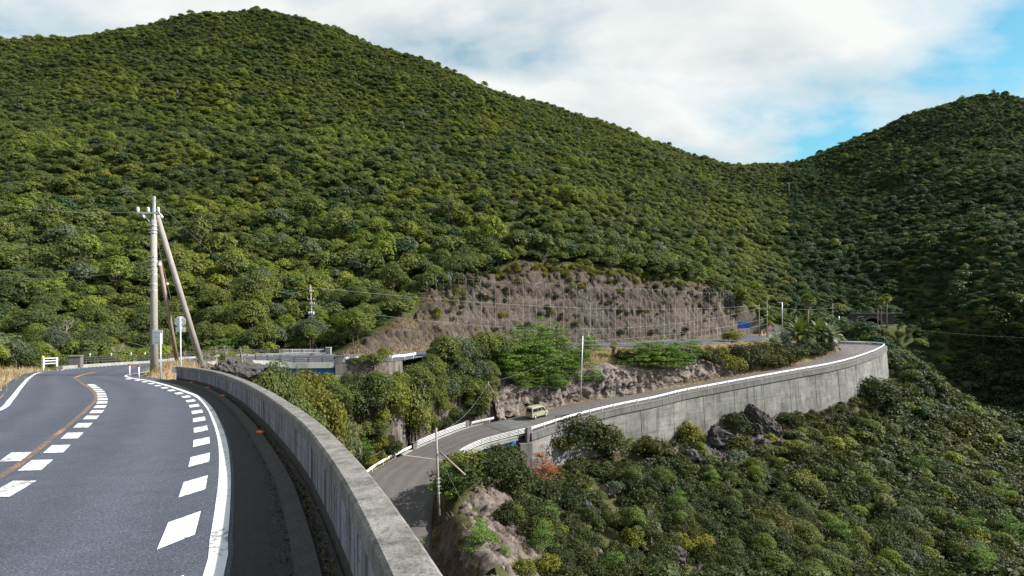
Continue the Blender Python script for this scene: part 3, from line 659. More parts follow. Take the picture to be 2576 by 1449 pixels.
# junction apron
def line_on(name, pts, width, mat, dz, parent, ds=.5, z=None):
    q = catmull([(a[0], a[1]) for a in pts], ds); zz = zU(q[:, 0], q[:, 1]) if z is None else np.array([zLow(a, b) for a, b in q])
    q = np.column_stack([q, zz+dz]); l, r = offset(q, -width/2), offset(q, width/2)
    return obj(name, ribbon(name, l, r, mat, 0, 1), None, parent)
RWL = [PU(*q) for q in [(537, 1449), (550.3, 1356), (559.7, 1281), (565.4, 1187), (559.7, 1112), (544.7, 1063.5), (526, 1026), (499.7, 999.7), (469.7, 986.6), (415, 968.5), (370.4, 957.4), (330, 951)]]
RWL = [(1.2-1.9, -1.5), (-1.1, 1.2)]+[(p.x, p.y) for p in RWL]+[(-26.4, 38.9), (-27.9, 42.5), (-30, 48), (-32.6, 56), (-35.6, 66), (-38, 76), (-38.2, 82), (-35.3, 87), (-31, 88.7), (-24.6, 91.3), (-19, 95.3), (-15.9, 102.4)]
line_on('edge_line', RWL, .16, M['white_line'], .009, road)
LWL = [(-9.0, 5), (-10.6, 8), (-12.7, 12), (-15.4, 17), (-18.4, 20.9), (-23.9, 27.7), (-31, 36.6), (-36.2, 43.7), (-39.5, 50.4), (-42.8, 59.6), (-45.5, 71), (-47.8, 78), (-48.7, 86), (-46.3, 92.5), (-41, 96.8), (-34, 99.8), (-27.2, 101.2), (-23, 105.4), (-19.4, 113.6)]
line_on('edge_line', LWL, .17, M['white_line'], .009, road)
ORL = [(-4.5, -1), (-5.4, 3), (-6.5, 6), (-7.5, 8.33), (-9.2, 11.2), (-12.7, 16.9), (-15.8, 21.6), (-19.4, 26.2), (-23.5, 31), (-27.9, 36.3)]
line_on('centre_line', ORL, .12, M['orange_line'], .006, road)
line_on('centre_line', ORL[-1:]+[(-31, 41.5), (-34, 47.9), (-36.3, 56), (-39, 66), (-41.6, 76), (-42, 84), (-39, 91), (-33, 94)], .14, M['orange_line_fresh'], .006, road)
# slanted slow-down bars on both sides of the downhill lane
rwl = catmull(RWL, .1)
def bar(c, along, width, length, skew, k):
    al = np.array(along)/np.linalg.norm(along); ri = np.array([al[1], -al[0]])
    v = []
    for a, b in ((-1, -1), (1, -1), (1, 1), (-1, 1)):
        q = np.array(c)+al*(a*length/2+b*skew/2)+ri*(b*width/2); v.append((q[0], q[1], zU(q[0], q[1])[0]+.0095))
    mesh('lane_bar', v, [(0, 1, 2, 3)], M['white_line'], road)
a = arclen(rwl); s = s_near(rwl, -2.3, 4.25)
while True:
    q = at_s(rwl, s); q2 = at_s(rwl, s+.3); al = q2-q; al /= np.linalg.norm(al); ri = np.array([al[1], -al[0]])
    if q[1] > 35.5: break
    bar(q-ri*.37, al, .29, .92, .34, 0); s += 2.06
orl = catmull(ORL, .1)
for cx_, cy_ in [(65, 955), (205, 822), (90, 775), (325, 730), (410, 655), (470, 597), (517, 552), (548, 519), (567, 491), (578, 467), (581, 449), (578, 433), (573, 418), (566, 405), (553, 394), (540, 383), (528, 374), (517, 367)]:
    p = PU(cx_*.4447, 805.2+.4447*cy_); i = np.argmin((orl[:, 0]-p.x)**2+(orl[:, 1]-p.y)**2); t = tang(orl)[i]
    bar((p.x, p.y), t, .30, .95, -.12, 1)
# old shoulder asphalt, parapet shade painted in, kerb with moss, then the parapet
para = onU(PARA, .25)
sh = onU([(q[0], q[1]) for q in RWL[:14]], .5); 
shoulder = MB()
pin = np.column_stack([para[:, :2], para[:, 2]])
i0 = [np.argmin(((rwl-np.array(q[:2]))**2).sum(1)) for q in para]; inner = rwl[i0]
inn = np.column_stack([inner, zU(inner[:, 0], inner[:, 1])]); d = inn-para; ln = np.linalg.norm(d[:, :2], axis=1, keepdims=True); inn2 = para+d*(1-.12/ln)
obj('shoulder', ribbon('shoulder', inn2, para+d*(.30/ln), M['asphalt_old_shaded'], .004, 2), None, road)
kerb = MB().sweep(offset(para, -.34), [(-.06, -.05), (.0, .075), (.16, .10), (.2, .03), (.34, .02), (.34, -.05)]).build('kerb', M['kerb'], road)
moss = []; mf = []
for i in range(9500):
    s_ = rng.uniform(2, arclen(para)[-1]); q = at_s(para, s_); j = np.argmin(np.abs(arclen(para)-s_)); r_ = right(para)[j]; o = -.42+rng.normal(0, .07) if rng.random() < .72 else -.10+rng.normal(0, .03)
    c = np.array([q[0]+r_[0]*o, q[1]+r_[1]*o, q[2]+.006+(0.03 if o > -.2 else 0)]); h_ = rng.uniform(.012, .04); w_ = rng.uniform(.012, .03); ang = rng.uniform(0, 6.28); dx = np.array([math.cos(ang)*w_, math.sin(ang)*w_, 0]); b = len(moss)
    moss += [c-dx, c+dx, c+np.array([rng.normal(0, .02), rng.normal(0, .02), h_])]; mf.append((b, b+1, b+2))
M['moss'] = simple('moss_and_grit', [(.035, .04, .012), (.07, .055, .025), (.16, .13, .09)], 25, .9)
mo = obj('moss', fastmesh('moss', np.array(moss), np.array(mf), M['moss'])); mo.parent = road; mo['kind'] = 'stuff'

# parapet
pw = empty('parapet_wall', tuple(para[0])); pw.location = (0, 0, 0)
setp(pw, 'curved grey concrete parapet wall with rough coping beside the near road', 'parapet wall')
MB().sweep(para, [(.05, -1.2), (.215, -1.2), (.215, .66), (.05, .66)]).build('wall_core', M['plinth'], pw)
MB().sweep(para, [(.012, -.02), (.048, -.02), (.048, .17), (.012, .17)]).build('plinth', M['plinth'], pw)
MB().sweep(para, [(-.015, .655), (.225, .655), (.232, .67), (.232, .80), (.21, .82), (.008, .82), (-.018, .80), (-.018, .67)]).build('coping', M['coping'], pw, smooth=False)
La = arclen(para)[-1]; pl_ = 1.75; n = int(La/pl_)
for k in range(n+1):
    a0, a1 = k*pl_+.012, min((k+1)*pl_-.012, La)
    if a1-a0 < .2: continue
    seg = sub_s(para, a0, a1, .3); pr = rng.uniform(-.004, .004)
    for z0, z1 in ((.175, .405), (.415, .652)):
        MB().sweep(seg, [(.018+pr, z0), (.046, z0), (.046, z1), (.018+pr, z1)]).build('panel', M['panel'], pw)
tag_ = at_s(para, s_near(para, -10.3, 20.8)); rr = right(para)[np.argmin(np.abs(arclen(para)-s_near(para, -10.3, 20.8)))]
o = MB().box((0, 0, 0), (.09, .012, .3)).build('reflector_plate', M['whitepaint'], pw); o.location = (tag_[0]-rr[0]*-.004, tag_[1]-rr[1]*-.004, tag_[2]+.47); o.rotation_euler = (0, 0, math.atan2(rr[1], rr[0])+math.pi/2)
for px, py in [(680.7, 1098.5), (575, 1001), (533, 979.5), (485, 966.5)]:
    p = PU(px, py); i = np.argmin((para[:, 0]-p.x)**2+(para[:, 1]-p.y)**2); t = tang(para)[i]; r_ = right(para)[i]
    o = MB().box((0, 0, .012), (.17, .07, .024)).box((-.02, 0, .03), (.1, .05, .02)).build('kerb_reflector', M['orange'], road)
    o.location = (para[i, 0]-r_[0]*.2, para[i, 1]-r_[1]*.2, para[i, 2]+.10); o.rotation_euler = (0, 0, math.atan2(t[1], t[0])+.6)

# ------------------------------------------------------------------ plants: meshes
def cards(pos, nrm, size, r, aspect=1.0):
    """leaf-sized diamonds at pos facing roughly nrm"""
    n = len(pos); nrm = nrm/np.maximum(np.linalg.norm(nrm, axis=1, keepdims=True), 1e-6)
    a = np.cross(nrm, r.normal(size=(n, 3))); a /= np.maximum(np.linalg.norm(a, axis=1, keepdims=True), 1e-6); b = np.cross(nrm, a)
    s = (size*r.uniform(.65, 1.35, n))[:, None]
    v = np.stack([pos+a*s*.5*aspect, pos+b*s*.5, pos-a*s*.5*aspect, pos-b*s*.5], 1)+nrm[:, None, :]*0
    v[:, 0] += nrm*s*.12; v[:, 2] += nrm*s*.12
    return v.reshape(-1, 3)
def blob_leaves(r, lumps, per, size, zmin=-.35, jit=.42, aspect=1.0):
    P_ = []; N_ = []
    for (c, rad) in lumps:
        n = int(per*(.8+.4*r.random())); d = r.normal(size=(n*2, 3)); d /= np.linalg.norm(d, axis=1, keepdims=True); d = d[d[:, 2] > zmin][:n]
        k = 1+.18*np.sin(d[:, :1]*5+c[0])*np.sin(d[:, 1:2]*5+c[1])
        P_.append(np.array(c)+d*np.array(rad)*k*r.uniform(.8, 1.06, (len(d), 1))); N_.append(d/np.array(rad)*np.max(rad)+jit*r.normal(size=d.shape)+np.array([0, 0, .25]))
    p = np.concatenate(P_); return cards(p, np.concatenate(N_), size, r, aspect)
def quadmesh(name, v, mat): return fastmesh(name, v, np.arange(len(v)).reshape(-1, 4), mat)
def tree_lumps(r, R, H, n, low=.38):
    L = []
    for k in range(n):
        th = k*2.399963+r.uniform(-.4, .4); u = (k+.5)/n; rad = R*.72*math.sqrt(u)*r.uniform(.85, 1.15); z = H*(low+(1-low-.12)*math.sqrt(max(0, 1-u*.93))*r.uniform(.88, 1.08))
        q = R*r.uniform(.22, .46); L.append(((rad*math.cos(th), rad*math.sin(th), z), (q, q, q*r.uniform(.62, .85))))
    return L
def limbs(r, H, R, n, r0, spread=.62, lean=0.0):
    m = MB(); tip = Vector((lean*H, 0, H*.72)); k0 = Vector((lean*.4*H, r.uniform(-.1, .1), H*.36))
    m.tube([(0, 0, -.5), k0, tip], [r0*1.15, r0*.8, r0*.3], 6, False)
    for k in range(n):
        a = k*2.4+r.uniform(-.4, .4); z0 = H*r.uniform(.22, .5); s = Vector((lean*z0, 0, z0)); e = Vector((math.cos(a)*R*spread, math.sin(a)*R*spread, H*r.uniform(.55, .82)))
        m.tube([s, (s+e)/2+Vector((0, 0, -.06*H)), e], [r0*.5, r0*.36, r0*.14], 4, False)
    return m
def mbmesh(name, m, mat):
    me = D.meshes.new(name); me.from_pydata(m.v, [], m.f); me.update(); me.materials.append(mat); me.polygons.foreach_set('use_smooth', [True]*len(me.polygons)); return me
PR = {}
def protos(kind, n, fn): PR[kind] = [fn(np.random.default_rng(100*hash_(kind)+k), k) for k in range(n)]
def hash_(s): return sum(ord(c)*(i+3) for i, c in enumerate(s)) % 997
def mk_broad(r, k, per=150, size=.19, nl=34, mat=None, jit=.5):
    R, H = 2.7*r.uniform(.82, 1.2), 6.0*r.uniform(.85, 1.15); mat = mat or ['forest', 'forest', 'forest_grey', 'forest', 'forest_light', 'forest'][k % 6]
    return [('trunk', mbmesh('trunk', limbs(r, H, R, 6, .13), M['bark'])), ('crown', quadmesh('crown', blob_leaves(r, tree_lumps(r, R, H, nl), per, size, -.35, jit), M[mat]))]
protos('broad', 6, mk_broad)
protos('broad_ochre', 3, lambda r, k: mk_broad(r, k, 150, .18, 30, 'ochre'))
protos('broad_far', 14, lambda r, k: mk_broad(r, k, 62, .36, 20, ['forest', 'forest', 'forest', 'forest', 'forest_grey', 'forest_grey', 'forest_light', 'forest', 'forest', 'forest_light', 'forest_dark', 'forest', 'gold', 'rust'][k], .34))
protos('layer_far', 4, lambda r, k: [('trunk', mbmesh('trunk', limbs(r, 6.5, 2.6, 5, .14), M['bark'])),
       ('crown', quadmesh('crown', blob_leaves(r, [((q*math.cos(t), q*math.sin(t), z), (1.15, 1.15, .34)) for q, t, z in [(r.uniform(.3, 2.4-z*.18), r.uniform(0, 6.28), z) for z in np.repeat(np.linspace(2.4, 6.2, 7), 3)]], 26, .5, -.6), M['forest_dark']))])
def mk_shrub(r, k, mat='shrub', per=170, size=.115, nl=19):
    R, H = 1.35*r.uniform(.85, 1.2), 2.1*r.uniform(.85, 1.2)
    L = [((R*.7*math.sqrt((i+.5)/nl)*math.cos(i*2.4+k), R*.7*math.sqrt((i+.5)/nl)*math.sin(i*2.4+k), H*r.uniform(.28, .85)*(1-.35*(i/nl))), (R*.40*r.uniform(.55, 1.3),)*2+(R*.34*r.uniform(.6, 1.3),)) for i in range(nl)]
    return [('stem', mbmesh('stem', limbs(r, H, R, 5, .05), M['bark'])), ('foliage', quadmesh('foliage', blob_leaves(r, L, per, size, -.7, .55), M[mat]))]
protos('shrub', 6, mk_shrub)
protos('shrub_far', 5, lambda r, k: mk_shrub(r, k, 'shrub', 52, .22, 14))
protos('gold', 3, lambda r, k: mk_shrub(r, k, 'gold', 140, .13, 16))
def mk_pine(r, k, mat='pine', thin=1.0):
    H = 6.0; lean = r.uniform(-.12, .12); m = limbs(r, H*1.15, .1, 0, .12, lean=lean); L = []
    nt = 8
    for i in range(nt):
        z = H*(.26+.72*i/nt)*r.uniform(.96, 1.04); rr = (1-.66*(i/nt)**1.5)*2.7
        for j in range(6 if i < 5 else 4):
            a = r.uniform(0, 6.28); q = rr*r.uniform(.35, .95); c = (lean*z+q*math.cos(a), q*math.sin(a), z+.12*q)
            L.append((c, (.9*r.uniform(.7, 1.25), .9*r.uniform(.7, 1.25), .26))); m.tube([(lean*z, 0, z-.35), (c[0]*.6, c[1]*.6, z-.12), c], [.045, .03, .012], 4, False)
    L.append(((lean*H*1.1, 0, H*1.08), (.55, .55, .4)))
    return [('trunk', mbmesh('trunk', m, M['bark'])), ('crown', quadmesh('crown', blob_leaves(r, L, 85*thin, .26, -.75, .8, .42), M[mat]))]
protos('pine', 5, mk_pine)
protos('deadpine', 2, lambda r, k: mk_pine(r, k, 'rust', .8))
def mk_bare(r, k):
    m = MB()
    def grow(p, d, l, rad, lev):
        q = p+d*l*.5+Vector(r.normal(0, .06*l, 3)); e = q+(d+Vector(r.normal(0, .16, 3))).normalized()*l*.5
        m.tube([p, q, e], [rad, rad*.82, rad*.6], 5 if lev < 2 else 3, False)
        if lev < 5:
            for _ in range(3 if lev < 3 else 2):
                nd = (d+Vector(r.normal(0, .52, 3))+Vector((.12 if k == 2 else 0, 0, .16))).normalized(); grow(e if r.random() < .7 else q, nd, l*r.uniform(.62, .82), rad*.58, lev+1)
    grow(Vector((0, 0, -.4)), Vector((.05, 0, 1)), 1.5, .11, 0)
    return [('trunk', mbmesh('trunk', m, M['palebark']))]
protos('bare', 4, mk_bare)
def frond(r, base, az, el, L, droop, n=9, leaf=.55, wleaf=.05):
    """arching rachis with leaflets, returns card vertices"""
    out = []; p = Vector(base); d = Vector((math.cos(az)*math.cos(el), math.sin(az)*math.cos(el), math.sin(el)))
    st = L/n; prev = p
    for i in range(n):
        q = prev+d*st; side = d.cross(Vector((0, 0, 1))).normalized(); upv = side.cross(d).normalized()
        for sg in (-1, 1):
            for k in range(3):
                t0 = prev.lerp(q, k/3); ll = leaf*math.sin(math.pi*min(1, (i+.6)/n*.9+.12))*r.uniform(.8, 1.1)
                tip = t0+(side*sg+d*.55+upv*.28).normalized()*ll+Vector((0, 0, -.12*ll)); w = d*wleaf
                out += [t0-w, t0+w, tip+w*.3, tip-w*.3]
        out += [prev+side*.03, prev-side*.03, q-side*.02, q+side*.02]
        prev = q; d = (d+Vector((0, 0, -droop*(i+1)/n))).normalized()
    return out
def mk_feather(r, k, mat='palm', tall=1.6, n=46, L=3.0):
    m = MB(); m.tube([(0, 0, -.5), (0, 0, tall*.5), (0, 0, tall)], [.42, .38, .44], 10)
    v = []
    for i in range(n):
        u = i/n; v += frond(r, (0, 0, tall), i*2.4+r.uniform(-.2, .2), math.radians(82-95*u), L*r.uniform(.85, 1.1), .20+.14*u)
    return [('trunk', mbmesh('trunk', m, M['palmbark'])), ('crown', quadmesh('crown', np.array([tuple(x) for x in v]), M[mat]))]
protos('feather', 2, mk_feather)
protos('feather_grey', 2, lambda r, k: mk_feather(r, k, 'palmgrey', .8, 34, 2.1))
def mk_fan(r, k, H=9.0, R=1.35, nf=44, skirt=True, rt=.17):
    m = MB(); m.tube([(0, 0, -.5), (.05*H*(k-.5)*.3, 0, H*.5), (.02, 0, H)], [rt*1.4, rt, rt*.9], 8)
    v = []; sk = []
    for i in range(nf):
        u = i/nf; az = i*2.4; el = math.radians(85-120*u); d = Vector((math.cos(az)*math.cos(el), math.sin(az)*math.cos(el), math.sin(el))); c = Vector((0, 0, H))+d*R*.5
        s = d.cross(Vector((0, 0, 1))).normalized(); up = s.cross(d)
        for j in range(9):
            t = math.radians(-75+150*j/8); e = (d*math.cos(t)+s*math.sin(t)).normalized(); w = d.cross(e).cross(e); w = (s*math.cos(t)-d*math.sin(t))*.07*R
            tip = c+e*R*.62+Vector((0, 0, -.16*R*abs(math.sin(t))-.1*R)); v += [c, c+e*R*.3+w, tip, c+e*R*.3-w]
    for i in range(60):
        az = r.uniform(0, 6.28); z0 = H-r.uniform(0, .35); a = Vector((math.cos(az)*.12, math.sin(az)*.12, z0)); b = Vector((math.cos(az)*.42, math.sin(az)*.42, z0-r.uniform(.7, 1.5))); w = Vector((-math.sin(az), math.cos(az), 0))*.1
        sk += [a-w*.4, a+w*.4, b+w, b-w]
    P3 = [('trunk', mbmesh('trunk', m, M['palmbark'])), ('crown', quadmesh('crown', np.array([tuple(x) for x in v]), M['palm']))]
    if skirt: P3.append(('dead_frond_skirt', quadmesh('dead_frond_skirt', np.array([tuple(x) for x in sk]), M['palmbark'])))
    return P3
protos('fan', 2, mk_fan)
protos('fan_small', 1, lambda r, k: mk_fan(r, k, 2.2, .8, 26, True, .12))

made = {}
def plant(name, kind, k, loc, scale, rz, label, cat, group):
    t = empty(name, loc, rz); t.scale = scale if hasattr(scale, '__len__') else (scale,)*3
    setp(t, label, cat, group)
    for pn, me in PR[kind][k % len(PR[kind])]:
        o = D.objects.new(pn, me); C.objects.link(o); o.parent = t
        made.setdefault((kind, k % len(PR[kind]), pn), o)
    return t

# ------------------------------------------------------------------ plants: where they stand
BENCH = [tuple(q[:2]) for q in URm[(URm[:, 0] > -1) & (URm[:, 1] > 108)]]+[(100, 186), (97, 174)]+[tuple(q[:2]) for q in LLm[(LLm[:, 1] > 107) & (LLm[:, 0] > -5) & (aL < aL[-1]-8)]][::-1]
def grid(x0, x1, y0, y1, sp, seed):
    r = np.random.default_rng(seed); a, b = np.meshgrid(np.arange(x0, x1, sp), np.arange(y0, y1, sp*.87)); b = b+0; a = a+(np.arange(a.shape[0])[:, None] % 2)*sp/2
    return a.ravel()+r.uniform(-.38, .38, a.size)*sp, b.ravel()+r.uniform(-.38, .38, a.size)*sp
def occluded(x, y, z, tol=3.0):
    o = np.zeros(len(x), bool)
    for t in np.linspace(.12, .97, 44): o |= hgt(x*t, y*t)-z*t > tol
    return o
def framed(x, y, z, m=1.0): return (np.abs(x)/y < .9*m) & (-z/y < .506*m+.02)
def clear(x, y, mu, ml):
    k = np.ones(len(x), bool); n = (y < 230) & (x > -90) & (x < 170)
    hwm = hw[np.argmin((x[n][:, None]-UC[None, :, 0])**2+(y[n][:, None]-UC[None, :, 1])**2, 1)]; hlm = hl[np.argmin((x[n][:, None]-LC[None, :, 0])**2+(y[n][:, None]-LC[None, :, 1])**2, 1)]
    k[n] = (seg_dist(UC, x[n], y[n]) > hwm+mu) & (seg_dist(LC, x[n], y[n]) > hlm+ml) & (seg_dist(TUN, x[n], y[n]) > 4.4)
    return k
# --- forest on the mountains
fx, fy = grid(-420, 560, 46, 235, 2.65, 1); fx2, fy2 = grid(-420, 560, 235, 640, 2.45, 2); fx = np.r_[fx, fx2]; fy = np.r_[fy, fy2]
k = (np.abs(fx)/fy < 1.12) & clear(fx, fy, 2.6, 3.2) & ~inpoly(fx, fy, CUT) & ~inpoly(fx, fy, RAV) & ~inpoly(fx, fy, BENCH); fx, fy = fx[k], fy[k]
para_d = seg_dist(para, fx, fy); k = (fx/fy < -.2) & (fy < 40) & (fx > -35); fx, fy = fx[~k], fy[~k]
k = ~((fx > 131) & (fx < 149) & (fy > 212) & (fy < 224)); fx, fy = fx[k], fy[k]
k = ~((CX+F*fx/fy > 690) & (CX+F*fx/fy < 835) & (fy < 106.5) & (fy > 92)); fx, fy = fx[k], fy[k]
fz = hgt(fx, fy); k = ~occluded(fx, fy, fz+6, 3.0); fx, fy, fz = fx[k], fy[k], fz[k]
# --- more forest: right hand ravine side
r_ = np.random.default_rng(5)
fs = r_.uniform(.55, 1.12, len(fx))*(.72+.62*vnoise(fx, fy, 22, 33, 2)); fs *= np.where((fx < -5) & (fy < 104), .72, 1.0); big = r_.random(len(fx)) < np.where(np.hypot(fx, fy) < 230, .13, .06); fs[big] *= 1.6
# keep low beside the roads, and low where trees would hide the upper bridge
gul = (fy < 100) & (fx > -40) & (fx < -2); fs[gul] *= .85
frot = r_.uniform(0, 6.28, len(fx)); dist = np.hypot(fx, fy); fs *= np.interp(dist, [110, 220, 260, 520], [.80, .72, .69, .54]); fsize = fs/dist
BC = {'broad': ['olive green', 'olive green', 'grey green', 'olive green', 'bright yellow green', 'olive green'], 'broad_far': ['olive green']*4+['grey green']*2+['bright yellow green']+['olive green']*2+['bright yellow green', 'dark green', 'olive green', 'golden green', 'rust orange']}
def zone_label(x, y, kind='broad', k=0, s=1.0, z=None):
    px = CX+F*x/y; z = h1(x, y) if z is None else z; py = CY-F*(z+3*s)/y
    col = BC[kind][k % len(BC[kind])]; size = 'small' if s < .55 else 'large' if s > .8 else 'medium'
    if y < 104 and -40 < x < 0: return '%s %s broadleaf tree in the gully below the %s' % (size, col, 'upper bridge' if px < 900 else 'back road'), 'trees in the gully'
    spots = [(60, 'left picture edge'), (150, 'short white pipe fence'), (250, 'dark bridge railing'), (340, 'dark railing end'), (420, 'tall utility pole'), (500, 'long leaning brace pole'), (600, 'dark boulder'), (690, 'white leafless tree'), (760, 'yellow guy covers'), (830, 'transformer pole'), (900, 'guardrail end'), (980, 'back road guardrail'), (1060, 'bare left bank'), (1140, 'leftmost net posts'), (1250, 'left net section'), (1360, 'bare slope peak'), (1480, 'middle of the net'), (1620, 'yellow slope shrubs'), (1760, 'right net section'), (1870, 'rightmost net posts'), (1950, 'blue direction sign'), (2020, 'round signs'), (2110, 'feathery palms'), (2180, 'street lamp'), (2260, 'three fan palms'), (4000, 'right picture edge')]
    sp = next(n for q, n in spots if px < q)
    tier = 'low behind' if py > 790 else 'just above' if py > 690 else 'partway up above' if py > 560 else 'high above'
    return '%s %s broadleaf tree %s the %s' % (size, col, tier, sp), 'broadleaf trees of the mountain forest'
inside = framed(fx, fy, fz+3, .97)
order = np.argsort(-np.where(inside, fsize, 0))[:150]; solo = np.zeros(len(fx), bool); solo[order] = True
for i in order:
    near_ = dist[i] < 150; kind = 'broad' if near_ else 'broad_far'
    kk = int(r_.integers(0, 12)); lab, grp = zone_label(fx[i], fy[i], kind, kk, fs[i], fz[i]); plant('broadleaf_tree', kind, kk, (fx[i], fy[i], fz[i]-.2), (fs[i], fs[i], fs[i]*r_.uniform(.85, 1.15)), frot[i], lab, 'tree', grp)
for kk in range(4):       # four layered evergreens stand as things of their own as well
    px, py = [(735, 775), (742, 450), (2340, 640), (2420, 735)][kk]; p = hit(px, py, 100)
    plant('layered_tree', 'layer_far', kk, tuple(p-Vector((0, 0, .5))), 1.15+.3*(kk > 1), kk*1.3, ['dark layered evergreen tree behind the pole on the far bridge', 'broad layered evergreen tree high on the left mountain', 'layered evergreen tree on the right mountain slope', 'lowest layered evergreen tree on the right mountain above the tunnel palms'][kk], 'tree', None)
for kk in range(14):
    if ('broad_far', kk, 'crown') not in made:
        i = int(np.where(inside & ~solo)[0][kk*7]); solo[i] = True; lab, grp = zone_label(fx[i], fy[i], 'broad_far', kk, fs[i], fz[i])
        plant('broadleaf_tree', 'broad_far', kk, (fx[i], fy[i], fz[i]-.2), fs[i], frot[i], lab, 'tree', grp)
def scatter(name, x, y, z, s, rot, pick, sources, label, kind='stuff'):
    """one object that instances the given plant meshes on its vertices"""
    me = D.meshes.new(name); me.vertices.add(len(x)); me.vertices.foreach_set('co', np.stack([x, y, z], 1).astype(np.float32).ravel()); me.update()
    rv = np.random.default_rng(len(x)); n_p = len(x)
    sv = np.asarray(s)[:, None]*np.stack([rv.uniform(.8, 1.55, n_p), rv.uniform(.8, 1.55, n_p), rv.uniform(.68, 1.08, n_p)], 1); ev = np.stack([rv.normal(0, .16, n_p), rv.normal(0, .16, n_p), np.asarray(rot)], 1)
    for nm, val in (('sz', sv), ('rot', ev)):
        a_ = me.attributes.new(nm, 'FLOAT_VECTOR', 'POINT'); a_.data.foreach_set('vector', np.ascontiguousarray(val, np.float32).ravel())
    a_ = me.attributes.new('pick', 'INT', 'POINT'); a_.data.foreach_set('value', np.asarray(pick, np.int32))
    o = obj(name, me); setp(o, label, None, None, kind)
    ng = D.node_groups.new(name, 'GeometryNodeTree'); ng.interface.new_socket('Geometry', in_out='INPUT', socket_type='NodeSocketGeometry'); ng.interface.new_socket('Geometry', in_out='OUTPUT', socket_type='NodeSocketGeometry')
    gi = ng.nodes.new('NodeGroupInput'); go = ng.nodes.new('NodeGroupOutput'); jn = ng.nodes.new('GeometryNodeJoinGeometry')
    for so_ in reversed(sources):
        n_ = ng.nodes.new('GeometryNodeObjectInfo'); n_.inputs['Object'].default_value = so_; n_.inputs['As Instance'].default_value = True; n_.transform_space = 'ORIGINAL'; ng.links.new(n_.outputs['Geometry'], jn.inputs[0])
    ip = ng.nodes.new('GeometryNodeInstanceOnPoints'); ip.inputs['Pick Instance'].default_value = True
    def att(nm, t):
        n_ = ng.nodes.new('GeometryNodeInputNamedAttribute'); n_.data_type = t; n_.inputs['Name'].default_value = nm; return n_.outputs['Attribute']
    e2 = ng.nodes.new('FunctionNodeEulerToRotation'); ng.links.new(att('rot', 'FLOAT_VECTOR'), e2.inputs[0])
    ng.links.new(gi.outputs[0], ip.inputs['Points']); ng.links.new(jn.outputs[0], ip.inputs['Instance']); ng.links.new(att('pick', 'INT'), ip.inputs['Instance Index'])
    ng.links.new(e2.outputs[0], ip.inputs['Rotation']); ng.links.new(att('sz', 'FLOAT_VECTOR'), ip.inputs['Scale']); ng.links.new(ip.outputs[0], go.inputs[0])
    md = o.modifiers.new('scatter', 'NODES'); md.node_group = ng; return o
rest = ~solo
for kk, (px, py) in enumerate([(1015, 332), (1098, 388), (835, 548), (178, 552)]):
    p = hit(px, py, 100); plant('leafless_tree', 'bare', kk, (p.x, p.y, p.z+1.0), 1.3 if kk < 2 else 1.0, kk, ['white leafless tree high on the left mountain', 'silvery leafless tree high above the bare slope', 'pinkish grey leafless tree above the transformer pole', 'grey leafless tree on the slope left of the tall utility pole'][kk], 'tree', None)
src = [made[('broad_far', q, 'crown')] for q in range(14)]+[made[('layer_far', q, 'crown')] for q in range(4)]+[made[('bare', q, 'trunk')] for q in range(4)]
patch_ = vnoise(fx, fy, 16, 44, 3); rr0 = r_.random(len(fx)); pk = np.array([0, 1, 2, 3, 7, 8, 11])[r_.integers(0, 7, len(fx))]
pk = np.where(rr0 < np.clip((patch_-.45)*2.2, .03, .6), np.array([6, 9])[r_.integers(0, 2, len(fx))], pk); pk = np.where((rr0 > .97-.8*np.clip(.42-patch_, 0, .3)), np.array([4, 5, 10])[r_.integers(0, 3, len(fx))], pk)
right_m = fx/fy > .48; lay = r_.random(len(fx)) < np.where(right_m, .42, .06); right_m = fx/fy > .48; pk = np.where(right_m & (pk < 12) & (r_.random(len(fx)) < .75), 10, pk); pk = np.where(lay, 14+r_.integers(0, 4, len(fx)), pk)  # right mountain mostly gets dark leaves, its shade put into leaf colour
rr1 = r_.random(len(fx)); pk = np.where(rr1 < .012, 12, pk); pk = np.where((rr1 > .02) & (rr1 < .038), 18+r_.integers(0, 4, len(fx)), pk)
fs = np.where((pk >= 18), fs*1.5, fs)
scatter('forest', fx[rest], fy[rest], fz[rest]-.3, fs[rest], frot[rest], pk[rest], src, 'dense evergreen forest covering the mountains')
# --- ravine slope below the wall
sx, sy = grid(-12, 230, 44, 216, 1.95, 9); k = inpoly(sx, sy, RAV) & (sx/sy < 1.1) & clear(sx, sy, 2, 1.2); sx, sy = sx[k], sy[k]
sz_ = hgt(sx, sy); dn = vnoise(sx, sy, 7, 21, 3); px_ = CX+F*sx/sy; py_ = CY-F*sz_/sy
thin = np.interp(px_, [1150, 1400, 1700, 1950, 2200], [.48, .30, .30, .24, .15]); k = (dn > thin) & ~((px_ > 1735) & (px_ < 1995) & (py_ < 1185) & (dn < .66)) & ~((px_ < 1345) & (py_ > 1205) & (dn < .66)); 
sx, sy, sz_, px_, py_ = [q[k] for q in (sx, sy, sz_, px_, py_)]
k = ~occluded(sx, sy, sz_+2, 2.0); sx, sy, sz_, px_, py_ = [q[k] for q in (sx, sy, sz_, px_, py_)]
ss = r_.uniform(.5, 1.25, len(sx))*(.7+.65*vnoise(sx, sy, 6, 61, 2)); ss *= np.interp(px_, [1150, 1500, 1900, 2576], [.9, 1.1, 1.45, 1.9])
dw = seg_dist(LR, sx, sy); ss = np.where(dw < 6, np.minimum(ss, .9), ss)
srot = r_.uniform(0, 6.28, len(sx)); sd = np.hypot(sx, sy)
inside2 = framed(sx, sy, sz_+1, .98); order2 = np.argsort(-np.where(inside2, ss/sd, 0))[:270]; solo2 = np.zeros(len(sx), bool); solo2[order2] = True
